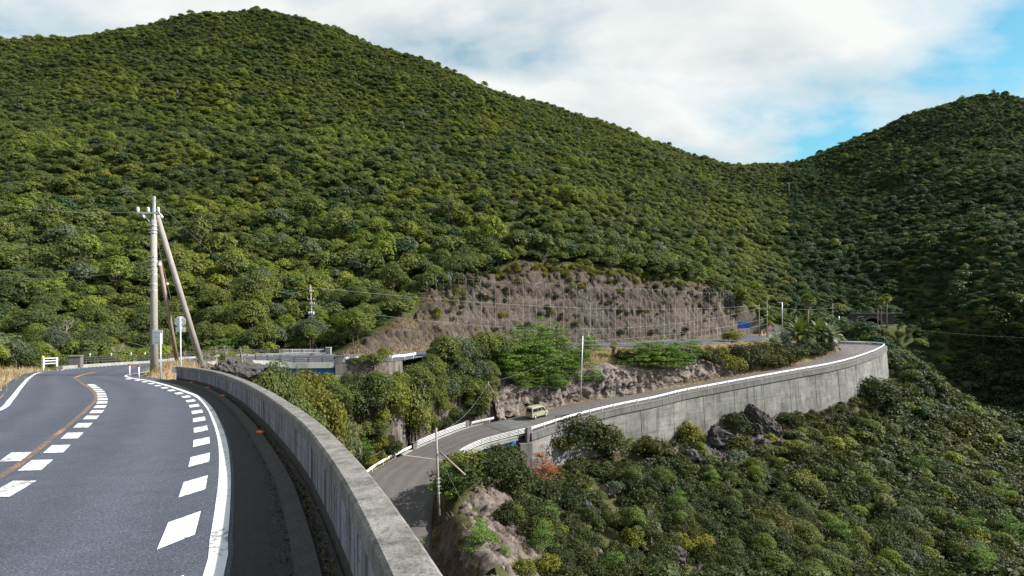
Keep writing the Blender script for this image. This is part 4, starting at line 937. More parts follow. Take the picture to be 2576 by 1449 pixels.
def zone2(px, py, s=1.0, pre=''):
    size = 'small' if s < .75 else 'large' if s > 1.15 else 'medium'
    spots = [(1250, 'pink rock of the promontory'), (1340, 'promontory crest'), (1440, 'dead pine'), (1560, 'near end of the retaining wall'), (1680, 'slender conifer by the wall'), (1780, 'broad black rock'), (1880, 'tall black rock'), (1990, 'middle of the retaining wall'), (2100, 'far third of the retaining wall'), (2230, 'far end of the retaining wall'), (2380, 'hairpin corner'), (4000, 'right picture edge')]
    sp = next(n for q, n in spots if px < q); t = py-float(np.interp(px, [1333, 1720, 2003, 2230, 2576], [1150, 1080, 1045, 950, 1060]))
    tier = 'close below' if t < 70 else 'some way below' if t < 170 else 'far below' if t < 280 else 'at the bottom edge below'
    return '%s %s shrub %s the %s' % (size, pre, tier, sp), 'shrubs'
for i in order2:
    u = r_.random()
    if u < .78: kind, nm, ll = 'shrub', 'shrub', zone2(px_[i], py_[i], ss[i], 'green leafy')[0]
    elif u < .84: kind, nm, ll = 'gold', 'yellow_shrub', zone2(px_[i], py_[i], ss[i], 'yellow green')[0]
    elif u < .90: kind, nm, ll = 'pine', 'young_pine', zone2(px_[i], py_[i], ss[i], 'young green')[0].replace('shrub', 'pine')
    else: kind, nm, ll = 'bare', 'leafless_shrub', zone2(px_[i], py_[i], ss[i], 'grey leafless')[0]
    grp = 'shrubs on the ravine slope'
    sc = ss[i]*(.45 if kind == 'pine' else .5 if kind == 'bare' else 1)
    plant(nm, kind, int(r_.integers(0, 6)), (sx[i], sy[i], sz_[i]-.15), sc, srot[i], ll, {'pine': 'pine tree'}.get(kind, 'shrub'), grp.replace('shrubs', {'shrub': 'green shrubs', 'gold': 'yellow shrubs', 'pine': 'young pines', 'bare': 'leafless shrubs'}[kind]))
for kk in range(5):
    i = int(np.where(~solo2)[0][kk*5]); solo2[i] = True
    plant('shrub', 'shrub_far', kk, (sx[i], sy[i], sz_[i]-.15), ss[i], srot[i], zone2(px_[i], py_[i], ss[i], 'green leafy')[0], 'shrub', 'green shrubs on the ravine slope')
q = ~solo2
ex = np.concatenate([para[::2, 0]+right(para)[::2, 0]*o_ for o_ in (1.6, 2.8, 4.0, 5.4, 7.0, 9.0)])+r_.normal(0, .4, 6*len(para[::2])); ey = np.concatenate([para[::2, 1]+right(para)[::2, 1]*o_ for o_ in (1.6, 2.8, 4.0, 5.4, 7.0, 9.0)])+r_.normal(0, .4, 6*len(para[::2])); k = r_.random(len(ex)) < .3; ex, ey = ex[k], ey[k]; ez = hgt(ex, ey)
k = (ez < zU(ex, ey)-1.2) & (seg_dist(LC, ex, ey) > 7); ex, ey, ez = ex[k], ey[k], ez[k]; nq = q.sum()+len(ex)
scatter('undergrowth', np.r_[sx[q], ex], np.r_[sy[q], ey], np.r_[sz_[q], ez]-.15, np.r_[ss[q], r_.uniform(.3, .55, len(ex))], np.r_[srot[q], r_.uniform(0, 6, len(ex))], r_.integers(0, 5, nq), [made[('shrub_far', kk, 'foliage')] for kk in range(5)], 'low dense shrubs covering the ravine slope')
# trees standing among the shrubs on the right hand part of the ravine
tx, ty = grid(8, 230, 55, 216, 4.3, 31); k = inpoly(tx, ty, RAV) & (tx/ty < 1.1) & (seg_dist(LR, tx, ty) > 7); tx, ty = tx[k], ty[k]
tpx = CX+F*tx/ty; k = r_.random(len(tx)) < np.interp(tpx, [1400, 1650, 1900, 2200], [.08, .30, .65, .95]); tx, ty = tx[k], ty[k]; tz = hgt(tx, ty)
k = ~occluded(tx, ty, tz+4, 3); tx, ty, tz = tx[k], ty[k], tz[k]; ts = r_.uniform(.42, .85, len(tx)); tr_ = r_.uniform(0, 6.28, len(tx))
o2 = np.argsort(-ts/np.hypot(tx, ty)*framed(tx, ty, tz+2, .97))[:40]
for i in o2: plant('broadleaf_tree', 'broad', int(r_.integers(0, 6)), (tx[i], ty[i], tz[i]-.3), ts[i], tr_[i], zone2(CX+F*tx[i]/ty[i], CY-F*tz[i]/ty[i], ts[i]*1.6, 'green broadleaf')[0].replace('shrub', 'tree'), 'tree', 'trees on the ravine slope')
mk = np.ones(len(tx), bool); mk[o2] = False
scatter('ravine_wood', tx[mk], ty[mk], tz[mk]-.3, ts[mk], tr_[mk], r_.integers(0, 12, mk.sum()), src, 'small trees filling the ravine on the right')

# --- plants one can point to
def by_px(name, kind, k, px, yb, yt, label, cat, hgt0, group=None, wide=1.0, d0=34, rz=None):
    p = hit(px, yb, d0); h_ = (yb-yt)/F*p.y; s_ = h_/hgt0
    return plant(name, kind, k, (p.x, p.y, p.z-.1), (s_*wide, s_*wide, s_), rnd.uniform(0, 6.28) if rz is None else rz, label, cat, group)
G = 'pines above the rock cutting'
for i, (px, yb, yt, w) in enumerate([(1262, 945, 868, .8), (1310, 925, 832, .8), (1359, 912, 815, .75), (1401, 898, 828, .8), (1340, 958, 890, .9), (1380, 990, 922, 1.0), (1425, 930, 868, .9), (1481, 902, 850, 1.0), (1600, 930, 876, 1.1), (1630, 918, 864, 1.0), (1676, 930, 864, 1.0), (1718, 928, 868, 1.1), (1745, 912, 864, 1.0), (1492, 968, 938, 1.2), (1322, 985, 940, 1.1), (1290, 965, 905, .9), (1440, 968, 925, 1.0), (1300, 945, 872, 1.0), (1335, 930, 846, 1.0), (1380, 940, 872, 1.1), (1415, 955, 900, 1.1), (1350, 985, 930, 1.2), (1460, 935, 885, 1.0), (1655, 935, 880, 1.2), (1695, 935, 878, 1.2), (1400, 975, 935, 1.2)]):
    by_px('pine_tree', 'pine', i, px, yb, yt-18, '%s bright green pine above the %s of the rock cutting' % ('tall' if yb-yt > 75 else 'low' if yb-yt < 52 else 'mid sized', 'left end' if px < 1320 else 'left part' if px < 1390 else 'middle' if px < 1500 else 'right part'), 'pine tree', 6.9, G, w*1.45, 100)
for px, yb, yt, lab, kind in [(1842, 930, 882, 'bright yellow green rounded bush at the end of the rock cutting', 'gold'), (1797, 925, 893, 'small bright green bush in the cleft of the pale rock', 'shrub'), (1877, 918, 862, 'dull green bush before the grey road behind the pole', 'shrub'), (1905, 925, 880, 'low green bush beside the stone pile', 'shrub'),
                             (1934, 920, 866, 'tall green bush beneath the pole with cross arms', 'shrub'), (1965, 918, 872, 'round green bush left of the grey green bush by the palms', 'shrub'), (1996, 916, 864, 'olive green bush left of the feathery palms', 'shrub'), (2046, 895, 862, 'small bush under the largest feathery palm', 'shrub'), (2078, 885, 850, 'green bush under the right feathery palm', 'shrub'), (2105, 868, 845, 'round bush beside the end of the hairpin guardrail', 'shrub'),
                             (1841, 860, 821, 'yellow green bush at the right foot of the netted slope', 'gold'), (1560, 905, 880, 'small bush beside the stubby palm', 'shrub'),
                             (1575, 915, 882, 'green bush left of the pine group on the bench', 'shrub'), (1645, 922, 884, 'bright bush between the pines of the right part', 'gold'), (1770, 915, 876, 'green bush right of the pines on the bench', 'shrub'), (1790, 905, 868, 'dull bush above the pale rock cleft', 'shrub'), (1815, 905, 870, 'bright bush above the right end of the cutting', 'gold'), (1860, 908, 866, 'dull green bush left of the junction pole', 'shrub'), (1890, 905, 862, 'leafy bush at the foot of the junction pole', 'shrub'), (1920, 900, 862, 'dark bush right of the junction pole foot', 'shrub'), (1950, 900, 858, 'green bush below the round signs', 'shrub'), (1980, 902, 862, 'green bush below the low grey palm', 'shrub'), (2020, 900, 866, 'dull bush in front of the large feathery palm', 'shrub'), (1620, 905, 872, 'green bush behind the ninth pine', 'shrub'), (1700, 905, 868, 'green bush behind the right pines', 'shrub')]:
    by_px('bush', kind, rnd.randrange(6), px, yb, yt, lab, 'bush', 2.1, None, 1.15, 100)
for px, yb, yt, lab, kind, nm, cat, h0, w in [
    (1132, 1262, 1165, 'spreading pine hanging over the lower road beside the near pole', 'pine', 'pine_tree', 'pine tree', 6.9, 1.55), (1207, 1390, 1300, 'small bushy green pine on the bare pink rock of the promontory', 'pine', 'pine_tree', 'pine tree', 6.9, 1.3),
    (1274, 1408, 1366, 'tiny green pine seedling on the bare pink rock', 'pine', 'pine_tree', 'pine tree', 6.9, 1.1), (1365, 1222, 1118, 'rust coloured dead pine beside the bridge abutment', 'deadpine', 'dead_pine', 'dead tree', 6.9, .85), (1392, 1205, 1165, 'low rust coloured dead pine bough right of the dead pine', 'deadpine', 'dead_pine', 'dead tree', 6.9, 1.4),
    (1385, 1447, 1415, 'small rust coloured dead pine at the bottom edge', 'deadpine', 'dead_pine', 'dead tree', 6.9, 1.2), (1175, 1190, 1118, 'yellow green bush right of the near pole', 'gold', 'bush', 'bush', 2.1, 1.5), (1150, 1235, 1160, 'green bush in front of the leaning brace of the near pole', 'shrub', 'bush', 'bush', 2.1, 1.4), (1235, 1215, 1135, 'broad olive bush on the promontory shoulder', 'shrub', 'bush', 'bush', 2.1, 1.5), (1215, 1170, 1105, 'grey green bush in front of the lower bridge railing', 'shrub', 'bush', 'bush', 2.1, 1.5),
    (1265, 1195, 1118, 'dense green bush below the lower bridge railing', 'shrub', 'bush', 'bush', 2.1, 1.3), (1300, 1250, 1170, 'large olive bush on the promontory crest', 'shrub', 'bush', 'bush', 2.1, 1.2), (1318, 1447, 1402, 'yellow green bush at the bottom edge on the promontory', 'gold', 'bush', 'bush', 2.1, 1.2), (1590, 1140, 1090, 'pointed green conifer against the near retaining wall', 'pine', 'young_pine', 'pine tree', 6.9, .7),
    (1440, 1130, 1056, 'olive green bush rising over the near end of the retaining wall', 'shrub', 'bush', 'bush', 2.1, 1.4), (1492, 1135, 1044, 'tall olive bush against the retaining wall near the bridge', 'shrub', 'bush', 'bush', 2.1, 1.25), (1530, 1150, 1085, 'round olive bush left of the pointed conifer', 'shrub', 'bush', 'bush', 2.1, 1.4), (1640, 1150, 1095, 'dull green bush right of the pointed conifer', 'shrub', 'bush', 'bush', 2.1, 1.4), (1405, 1150, 1082, 'broad green bush right of the dead pine', 'shrub', 'bush', 'bush', 2.1, 1.3), (1735, 1110, 1060, 'yellow green bush beside the left black rock', 'gold', 'bush', 'bush', 2.1, 1.2),
    (1848, 1085, 1030, 'twiggy bush between the two black rocks', 'shrub', 'bush', 'bush', 2.1, 1.2), (1990, 1080, 1030, 'round green bush right of the tall black rock', 'shrub', 'bush', 'bush', 2.1, 1.2), (2200, 1010, 940, 'large dark bush against the far end of the retaining wall', 'shrub', 'bush', 'bush', 2.1, 1.3)]:
    by_px(nm, kind, rnd.randrange(6), px, yb, yt, lab, cat, h0, None, w, 45)
for i, (px, yb, yt, lab, k_) in enumerate([(665, 878, 795, 'white leafless spreading tree beside the far bridge', 0), (1000, 1110, 1010, 'pale leafless tree in the gully left of the lower bridge', 1), (1030, 1130, 1060, 'small pale leafless tree behind the lower bridge railing', 3), (905, 1010, 935, 'grey twiggy leafless tree below the far retaining wall', 2), (160, 880, 780, 'windswept grey leafless tree behind the white rail on the left', 2), (235, 895, 815, 'crooked white leafless tree behind the dark bridge railing', 1),
                                   (300, 897, 850, 'small crooked leafless tree behind the dark bridge railing', 3), (1175, 905, 838, 'silvery leafless tree left of the pines', 0), (710, 885, 840, 'small grey leafless tree beside the far bridge end post', 2)]):
    by_px('leafless_tree', 'bare', k_, px, yb, yt, lab, 'tree', 4.6, None, 1.25, 50)
for i, (px, yb, yt, lab) in enumerate([(2033, 870, 742, 'tall fan palm behind the feathery palms'), (2208, 828, 762, 'shortest of the three fan palms by the tunnel'), (2217, 828, 752, 'middle of the three fan palms by the tunnel'), (2231, 828, 742, 'tallest right hand fan palm by the tunnel')]):
    by_px('fan_palm', 'fan', i, px, yb, yt, lab, 'palm tree', 10.0, 'fan palms', 1.15 if i == 0 else .95, 165)
by_px('fan_palm', 'fan_small', 0, 1545, 903, 858, 'stubby fan palm on dry grass above the rock cutting', 'palm tree', 3.0, None, 1.1, 120)
for px, yb, yt, k_, kind, lab, h0 in [(2012, 872, 795, 0, 'feather', 'large feathery palm, left of the pair above the hairpin', 4.2), (2062, 868, 800, 1, 'feather', 'feathery palm, right of the pair above the hairpin', 4.2), (2088, 862, 812, 0, 'feather_grey', 'grey green feathery palm right of the feathery pair', 2.6), (1975, 872, 830, 1, 'feather_grey', 'low grey green feathery palm left of the feathery pair', 2.6), (1945, 876, 840, 0, 'feather_grey', 'low grey green palm behind the pole with cross arms', 2.6), (2040, 884, 848, 1, 'feather_grey', 'low grey green palm beneath the feathery pair', 2.6)]:
    by_px('feather_palm', kind, k_, px, yb, yt, lab, 'palm tree', h0, None, 1.0, 150)
for i, (px, py, sc) in enumerate([(480, 925, .3), (500, 930, .34), (525, 932, .32), (545, 915, .4), (465, 918, .34), (570, 905, .4), (610, 905, .35), (515, 915, .36)]):
    q = P(px, py, 41+i*.25); plant('leafless_shrub', 'bare', i, (q.x, q.y, q.z-.25), sc, i*1.1, 'grey twiggy leafless shrub around the dark boulder by the parapet end', 'shrub', 'twiggy shrubs by the dark boulder')
# shrubs on and above the netted slope
for i in range(240):
    u = rnd.random(); px = 1100+u*760; top = np.interp(px, [1090, 1180, 1320, 1450, 1560, 1700, 1800, 1865], [735, 700, 662, 668, 682, 705, 735, 775]); py = top+3+abs(rnd.gauss(0, 1))*22
    if py > 850: continue
    p = hit(px, py, 100); gold = rnd.random() < (.85 if 1360 < px < 1640 and py < top+32 else .4)
    plant('slope_shrub', 'gold' if gold else 'shrub', rnd.randrange(6), (p.x, p.y, p.z-.1), rnd.uniform(.4, .95), rnd.uniform(0, 6), ('yellow green' if gold else 'green')+' shrub topping the bare slope above the %s of the net' % ('left' if px < 1220 else 'centre left' if px < 1360 else 'middle' if px < 1530 else 'centre right' if px < 1700 else 'right'), 'shrub', ('yellow' if gold else 'green')+' shrubs at the top of the netted slope')
for i in range(95):
    px = rnd.uniform(1090, 1850); py = rnd.choice([rnd.uniform(735, 800), rnd.uniform(745, 868)]); p = hit(px, py, 100)
    if not inpoly(np.array([p.x]), np.array([p.y]), CUT)[0]: continue
    plant('slope_shrub', 'gold' if rnd.random() < .25 else 'shrub', rnd.randrange(6), (p.x, p.y, p.z-.1), rnd.uniform(.35, .95), rnd.uniform(0, 6), 'small shrub dotted on the bare slope behind the %s of the net' % ('left' if px < 1250 else 'centre left' if px < 1400 else 'middle' if px < 1550 else 'centre right' if px < 1700 else 'right'), 'shrub', 'shrubs dotted on the netted slope')
# golden and green undergrowth at the parapet and by the lower guardrail
for i, (px, py) in enumerate([(690, 960), (730, 950), (770, 965), (800, 985), (700, 985), (745, 1000), (790, 1030), (830, 1060), (850, 1100), (880, 1120), (905, 1150), (930, 1160), (960, 1150), (985, 1135), (1010, 1120), (890, 1085), (920, 1105), (950, 1110), (815, 1010), (765, 1030)]):
    p = hit(px, py+18, 40); gold = i % 3 != 1
    plant('gully_shrub', 'gold' if gold else 'shrub', i, (p.x, p.y, p.z-.1), rnd.uniform(.9, 1.5), rnd.uniform(0, 6), ('yellow green' if gold else 'green')+' bushy shrub just beyond the parapet wall in the gully', 'shrub', ('yellow' if gold else 'green')+' shrubs just beyond the parapet wall')

# trees that fill the gully and hide its banks
gpts = []
for py in range(925, 1215, 15):
    xl = float(np.interp(py, [925, 960, 1000, 1050, 1100, 1150, 1190, 1215], [690, 720, 765, 830, 875, 905, 930, 940])); xr = float(np.interp(py, [925, 960, 1000, 1040, 1060, 1080, 1105, 1130, 1160, 1190], [1240, 1240, 1235, 1205, 1170, 1110, 1045, 985, 935, 900]))
    x0 = xl+rnd.uniform(0, 20)
    while x0 < xr: gpts.append((x0, py+rnd.uniform(-6, 6))); x0 += rnd.uniform(24, 38)
gi_ = 0; seen_ = []
for px, py in gpts:
    p = hit(px, py, 46)
    if p.y > 118 or any((p.x-a)**2+(p.y-b)**2 < 2.2 for a, b in seen_): continue
    if seg_dist(LC, np.array([p.x]), np.array([p.y]))[0] < 5.6 or seg_dist(UC, np.array([p.x]), np.array([p.y]))[0] < 5.2: continue
    seen_.append((p.x, p.y)); u = rnd.random(); front = px < 1000 and py > 1040
    hmax = 1.0 if py > 985 or px > 1040 else .55
    if u < .62:
        kk = rnd.randrange(6); s_ = rnd.uniform(.6, 1.05)*hmax; plant('broadleaf_tree', 'broad', kk, (p.x, p.y, p.z-.4), s_, rnd.uniform(0, 6), '%s %s broadleaf tree in the gully %s' % ('small' if s_ < .6 else 'tall', BC['broad'][kk], 'just beyond the parapet wall' if px < 880 else 'left of the lower guardrail' if px < 1000 else 'behind the lower bridge railing' if px < 1130 else 'left of the thin pole'), 'tree', 'trees in the gully')
    elif u < .82: plant('gully_shrub', 'gold' if front and rnd.random() < .6 else 'shrub', rnd.randrange(6), (p.x, p.y, p.z-.2), rnd.uniform(1.0, 1.7)*hmax, rnd.uniform(0, 6), 'bushy shrub among the trees of the gully', 'shrub', 'shrubs among the gully trees')
    elif u < .93: plant('pine_tree', 'pine', rnd.randrange(5), (p.x, p.y, p.z-.3), rnd.uniform(.45, .7)*hmax, rnd.uniform(0, 6), 'green pine among the trees of the gully', 'pine tree', 'pines among the gully trees')
    else: plant('leafless_tree', 'bare', rnd.randrange(4), (p.x, p.y, p.z-.2), rnd.uniform(.7, 1.0)*hmax, rnd.uniform(0, 6), 'grey leafless tree among the trees of the gully', 'tree', 'leafless trees in the gully')
for i, (px, yb, yt) in enumerate([(845, 1050, 962), (880, 1075, 965), (915, 1095, 970), (950, 1100, 965), (985, 1105, 975), (1020, 1105, 980), (1050, 1078, 985), (1085, 1064, 968), (1120, 1052, 955), (1155, 1042, 950), (1190, 1034, 955), (920, 1135, 1055), (955, 1120, 1045), (990, 1110, 1035), (865, 1030, 962), (905, 1040, 958), (950, 1045, 955), (1000, 1045, 945), (1045, 1040, 930)]):
    by_px('broadleaf_tree', 'broad', i, px, yb, yt, 'tall %s broadleaf tree filling the gully %s' % (BC['broad'][i % 6], 'before the stained wall' if px < 960 else 'below the back road' if px < 1100 else 'left of the thin pole'), 'tree', 6.1, 'tall trees in the gully', .92, 60)
for i, (px, yb, yt) in enumerate([(1118, 1088, 1052), (1148, 1076, 1036), (1178, 1066, 1026), (1204, 1052, 1012), (1088, 1102, 1068), (1058, 1114, 1082), (1020, 1128, 1095), (990, 1142, 1106)]):
    by_px('bush', 'shrub', i, px, yb, yt, 'green bush behind the lower bridge railing, number %s from the right' % ['three', 'two', 'one and half', 'one', 'four', 'five', 'six', 'seven'][i] if False else ['green bush behind the right part of the lower bridge railing', 'green bush behind the right end of the lower bridge railing', 'green bush at the far end post of the lower bridge', 'green bush left of the thin pole', 'green bush behind the middle of the lower bridge railing', 'green bush behind the left part of the lower bridge railing', 'green bush at the near end post of the lower bridge', 'green bush behind the near left guardrail'][i], 'bush', 2.1, None, 1.1, 60)
def by_top(name, kind, k, px, yt, d, h0, label, cat, wide=1.0, group=None):
    x = (px-CX)/F*d; z0 = h1(x, d); s_ = max(.35, (-(yt-CY)/F*d-z0)/h0)
    return plant(name, kind, k, (x, d, z0-.2), (s_*wide, s_*wide, s_), k*1.7, label, cat, group)
G2 = 'big trees before the back road'
_lp = CX+F*LL[:, 0]/LL[:, 1]; _k = (LL[:, 1] > 84) & (LL[:, 1] < 125)
dll = lambda px: float(np.interp(px, _lp[_k], LL[_k, 1]))
yedge = lambda px: float(np.interp(px, _lp[_k], CY-F*LL[_k, 2]/LL[_k, 1]))
ii = 0
for row, (up_, hh, nm) in enumerate([(124, 120, 'highest'), (88, 94, 'upper'), (56, 80, 'middle'), (22, 62, 'lowest')]):
    for px in range(1020+row*9, 1262-row*6, 33):
        yb = yedge(px)-up_+rnd.uniform(-8, 8); q_ = min(1.0, .72+.28*math.sin((px-1010)/250*math.pi)); p = hit(px, yb, 88)
        if p.y > 124: continue
        k_ = [3, 1, 0, 5, 2, 1, 3, 0, 5][ii % 9]; ii += 1; h_ = hh*rnd.uniform(.8, 1.12)*q_/F*p.y/6.0; w_ = h_*rnd.uniform(.85, 1.1)
        plant('broadleaf_tree', 'broad', k_, (p.x, p.y, p.z-.4), (w_, w_, h_), rnd.uniform(0, 6), '%s broadleaf tree in the %s row before the back road, %s' % (BC['broad'][k_], nm, 'left' if px < 1080 else 'centre left' if px < 1130 else 'centre right' if px < 1185 else 'right'), 'tree', G2)
for px, yt, off, pos in [(1008, 932, 4.5, 'hiding the end of the stained wall'), (1022, 980, 3.6, 'below the end of the stained wall'), (1034, 1030, 3.0, 'at the near end post of the bridge')]:
    by_top('broadleaf_tree', 'broad', 1, px, yt, dll(px)+off, 6.0, 'olive green broadleaf tree in the gully %s' % pos, 'tree', .62, G2)
for i, (px, yb, yt) in enumerate([(985, 1050, 968), (948, 1062, 985), (908, 1058, 985), (1000, 1090, 1015), (962, 1105, 1040), (925, 1125, 1060)]):
    by_px('broadleaf_tree', 'broad', i, px, yb, yt, '%s broadleaf tree in the gully %s' % (BC['broad'][i % 6], ['right below the stained wall', 'below the stained wall', 'below the abutment', 'left of the bridge end post', 'behind the near guardrail', 'left of the near guardrail'][i]), 'tree', 6.1, G2, .9, 70)
for px, yb, yt, k_, kind, lab in [(560, 905, 838, 2, 'pine', 'layered green pine right of the leaning brace pole'), (605, 900, 842, 3, 'pine', 'layered green pine before the far bridge'), (520, 900, 852, 1, 'pine', 'small green pine behind the leaning brace pole')]:
    by_px('pine_tree' if kind == 'pine' else 'bush', kind, k_, px, yb, yt, lab, 'pine tree' if kind == 'pine' else 'bush', 6.9 if kind == 'pine' else 2.1, None, 1.25 if kind == 'pine' else 1.05, 46)
for i, (px, yt, d, kind, lab) in enumerate([(660, 900, 58, 'broad', 'green tree rising behind the dark boulder'), (690, 906, 60, 'broad', 'green tree just right of the dark boulder'), (718, 916, 64, 'broad_ochre', 'ochre green tree hiding the left end of the blue girder'), (735, 934, 66, 'broad_ochre', 'ochre green tree left of the blue girder'), (762, 928, 70, 'broad_ochre', 'ochre green tree right under the blue girder'), (790, 950, 68, 'broad_ochre', 'ochre green tree in front of the bridge abutment'), (745, 965, 60, 'broad', 'green tree leaning over the parapet below the bridge'), (800, 985, 66, 'broad_ochre', 'ochre green tree lower down beyond the parapet'), (835, 1010, 70, 'broad', 'green tree lower down beyond the parapet')]):
    by_top('pine_tree' if kind == 'pine' else 'broadleaf_tree', kind, i, px, yt, d, 6.9 if kind == 'pine' else 6.1, lab, 'pine tree' if kind == 'pine' else 'tree', .62 if kind == 'pine' else .6)
# forest edge hanging over the top of the netted slope
for i in range(64):
    px = 1075+i*12.6+rnd.uniform(-4, 4); top = float(np.interp(px, [1075, 1090, 1180, 1320, 1450, 1560, 1700, 1800, 1865, 1890], [750, 732, 694, 655, 661, 675, 698, 728, 765, 800])); p = hit(px, top-1-rnd.uniform(0, 7), 100); kd = 'broad' if i % 2 else 'broad_far'; kk = rnd.randrange(6); s_ = rnd.uniform(.7, 1.1)
    plant('broadleaf_tree', kd, kk, (p.x, p.y, p.z-.6), s_, rnd.uniform(0, 6), zone_label(p.x, p.y, kd, kk, s_)[0].replace('tree ', 'edge tree '), 'tree', 'trees above the netted slope')
# bushes in front of the tunnel and behind the hairpin rail
for i, (px, py) in enumerate([(2130, 850), (2145, 846), (2160, 845), (2172, 842), (2185, 842), (2198, 842), (2212, 843), (2226, 845), (2240, 850), (2150, 856), (2175, 855), (2205, 856), (2235, 862), (2120, 846), (2250, 870), (2262, 850), (2190, 850), (2220, 856)]):
    p = hit(px, py, 182); plant('bush', 'shrub' if i % 4 else 'gold', i, (p.x, p.y, p.z-.2), rnd.uniform(1.1, 1.7), rnd.uniform(0, 6), 'dense %s bush %s' % ('yellow green' if i % 4 == 0 else 'green', 'behind the hairpin guardrail' if px < 2165 else 'in front of the tunnel mouth' if px < 2215 else 'right of the tunnel below the fan palms'), 'bush', 'bushes before the tunnel')

# --- grass and dry brush
def blades(x, y, hmin, hmax, w, seed, lean=.35):
    r = np.random.default_rng(seed); z = hgt(x, y)-.03; n = len(x); a = r.uniform(0, 6.28, n); h_ = r.uniform(hmin, hmax, n); ww = w*r.uniform(.6, 1.4, n)
    c = np.stack([x, y, z], 1); dx = np.stack([np.cos(a)*ww, np.sin(a)*ww, 0*a], 1); tip = c+np.stack([r.normal(0, lean, n)*h_, r.normal(0, lean, n)*h_, h_], 1)
    v = np.stack([c-dx, c+dx, tip], 1).reshape(-1, 3); return v, np.arange(3*n).reshape(-1, 3)
def grass(name, x, y, hmin, hmax, w, mat, label, seed, lean=.35):
    v, f = blades(x, y, hmin, hmax, w, seed, lean); o = obj(name, fastmesh(name, v, f, mat)); setp(o, label, None, None, 'stuff')
gr = np.random.default_rng(77)
i = gr.integers(0, len(UC), 26000); i = i[(UC[i, 1] > 8) & (UC[i, 1] < 56)]; o_ = -hw[i]-.25-np.abs(gr.normal(0, 1.9, len(i))); x = UC[i, 0]+rU[i, 0]*o_+gr.normal(0, .4, len(i)); y = UC[i, 1]+rU[i, 1]*o_+gr.normal(0, .4, len(i)); k = vnoise(x, y, 1.6, 4, 2) > .34
grass('dry_grass', x[k], y[k], .2, .6, .02, M['drygrass'], 'straw coloured dry grass on the left verge of the near road', 1)
x = gr.uniform(-31, -18.5, 9000); y = gr.uniform(33.5, 47, 9000); d_ = seg_dist(UC, x, y); hh = hw[np.argmin((x[:, None]-UC[None, :, 0])**2+(y[:, None]-UC[None, :, 1])**2, 1)]; k = (d_ > hh+.4) & (d_ < hh+3.5) & (vnoise(x, y, 1.2, 6, 2) > .38) & (y > 33.8)
grass('dry_grass', x[k], y[k], .2, .65, .022, M['drygrass'], 'dry orange grass around the foot of the tall utility pole', 2)
x = gr.uniform(-50, 95, 60000); y = gr.uniform(88, 200, 60000); j = np.argmin((x[:, None]-UC[None, ::3, 0])**2+(y[:, None]-UC[None, ::3, 1])**2, 1)*3; d_ = np.hypot(x-UC[j, 0], y-UC[j, 1])-hw[j]; k = (d_ > .5) & (d_ < 2.6) & (aU[j] > S_BR1+2)
grass('dry_grass', x[k], y[k], .3, 1.0, .07, M['drygrass'], 'dry grass along the back road', 3)
x = gr.uniform(-5, 112, 90000); y = gr.uniform(100, 182, 90000); j = np.argmin((x[:, None]-LL[None, :, 0])**2+(y[:, None]-LL[None, :, 1])**2, 1); d_ = np.hypot(x-LL[j, 0], y-LL[j, 1]); lx = CX+F*x/y; wmax = np.interp(lx, [1200, 1800, 1950, 2080, 2130], [1.3, 1.5, 3.2, 6.0, 5.0]); k = inpoly(x, y, BENCH) & (d_ > .5) & (d_ < wmax) & (vnoise(x, y, 1.5, 3, 2) > .3)
grass('dry_grass', x[k], y[k], .15, .75, .06, M['drygrass'], 'dry grass on the inner verge of the lower road', 4)
q = [hit(px, py, 110) for px, py in [(1520, 900), (1540, 905), (1570, 903), (1600, 908), (1620, 905)]]
x = np.concatenate([gr.normal(p.x, 1.6, 900) for p in q]); y = np.concatenate([gr.normal(p.y, 1.3, 900) for p in q])
grass('dry_grass', x, y, .4, 1.0, .06, M['drygrass'], 'patch of dry grass around the stubby palm', 5)
# brush on the netted slope
x = gr.uniform(-32, 80, 90000); y = gr.uniform(96, 205, 90000); k = inpoly(x, y, CUT) & (vnoise(x, y, 5, 14, 3) > .40); x, y = x[k], y[k]
grass('dry_brush', x, y, .3, 1.15, .06, M['brush'], 'brown dry brush covering the netted slope', 6, .5)
x = gr.uniform(-10, 60, 60000); y = gr.uniform(46, 130, 60000); k = inpoly(x, y, RAV) & (vnoise(x, y, 3.5, 15, 3) > .55) & (x/y < .5) & (seg_dist(LR, x, y) > 1.0); x, y = x[k], y[k]
grass('dry_brush', x, y, .25, .9, .045, M['brush'], 'dry grass and twigs between the shrubs of the ravine slope', 7, .5)

# ------------------------------------------------------------------ walls, bridges, rails
def w_beam(path, z0, h=.33):
    return MB().sweep(path, [(0.0, z0), (.035, z0), (.07, z0+h*.18), (.07, z0+h*.34), (.02, z0+h*.5), (.07, z0+h*.66), (.07, z0+h*.82), (.035, z0+h), (0.0, z0+h)])
def guardrail(label, path, spacing, mirror=False, group='white guardrails', z0=.58, hp=.98, below=.25, h=.40):
    g = empty('guardrail', tuple(path[0])); g.location = (0, 0, 0); setp(g, label, 'guardrail', group)
    sgn = -1 if mirror else 1
    p = offset(path, .06*sgn); L = arclen(path)[-1]
    bm_ = w_beam(offset(path, -.075*(not mirror)), z0, h) if not mirror else w_beam(offset(path, .0), z0, h)
    bm_.build('rail', M['whitepaint'], g)
    n = int(L/spacing); 
    for i in range(n+1):
        q = at_s(p, i*spacing); m = MB().tube([(q[0], q[1], q[2]-below), (q[0], q[1], q[2]+hp)], .06, 8); m.box((q[0], q[1], q[2]+z0+.17), (.1, .1, .16)); m.build('post', M['whitepaint'], g, True)
    return g
aR = arclen(LR)
outer = sub_s(LR, LW0+.6, aR[-1]-14, .8)
guardrail('long white guardrail along the top of the retaining wall and round the hairpin', offset(outer, -.3), 3.1)
sL = arclen(LL)
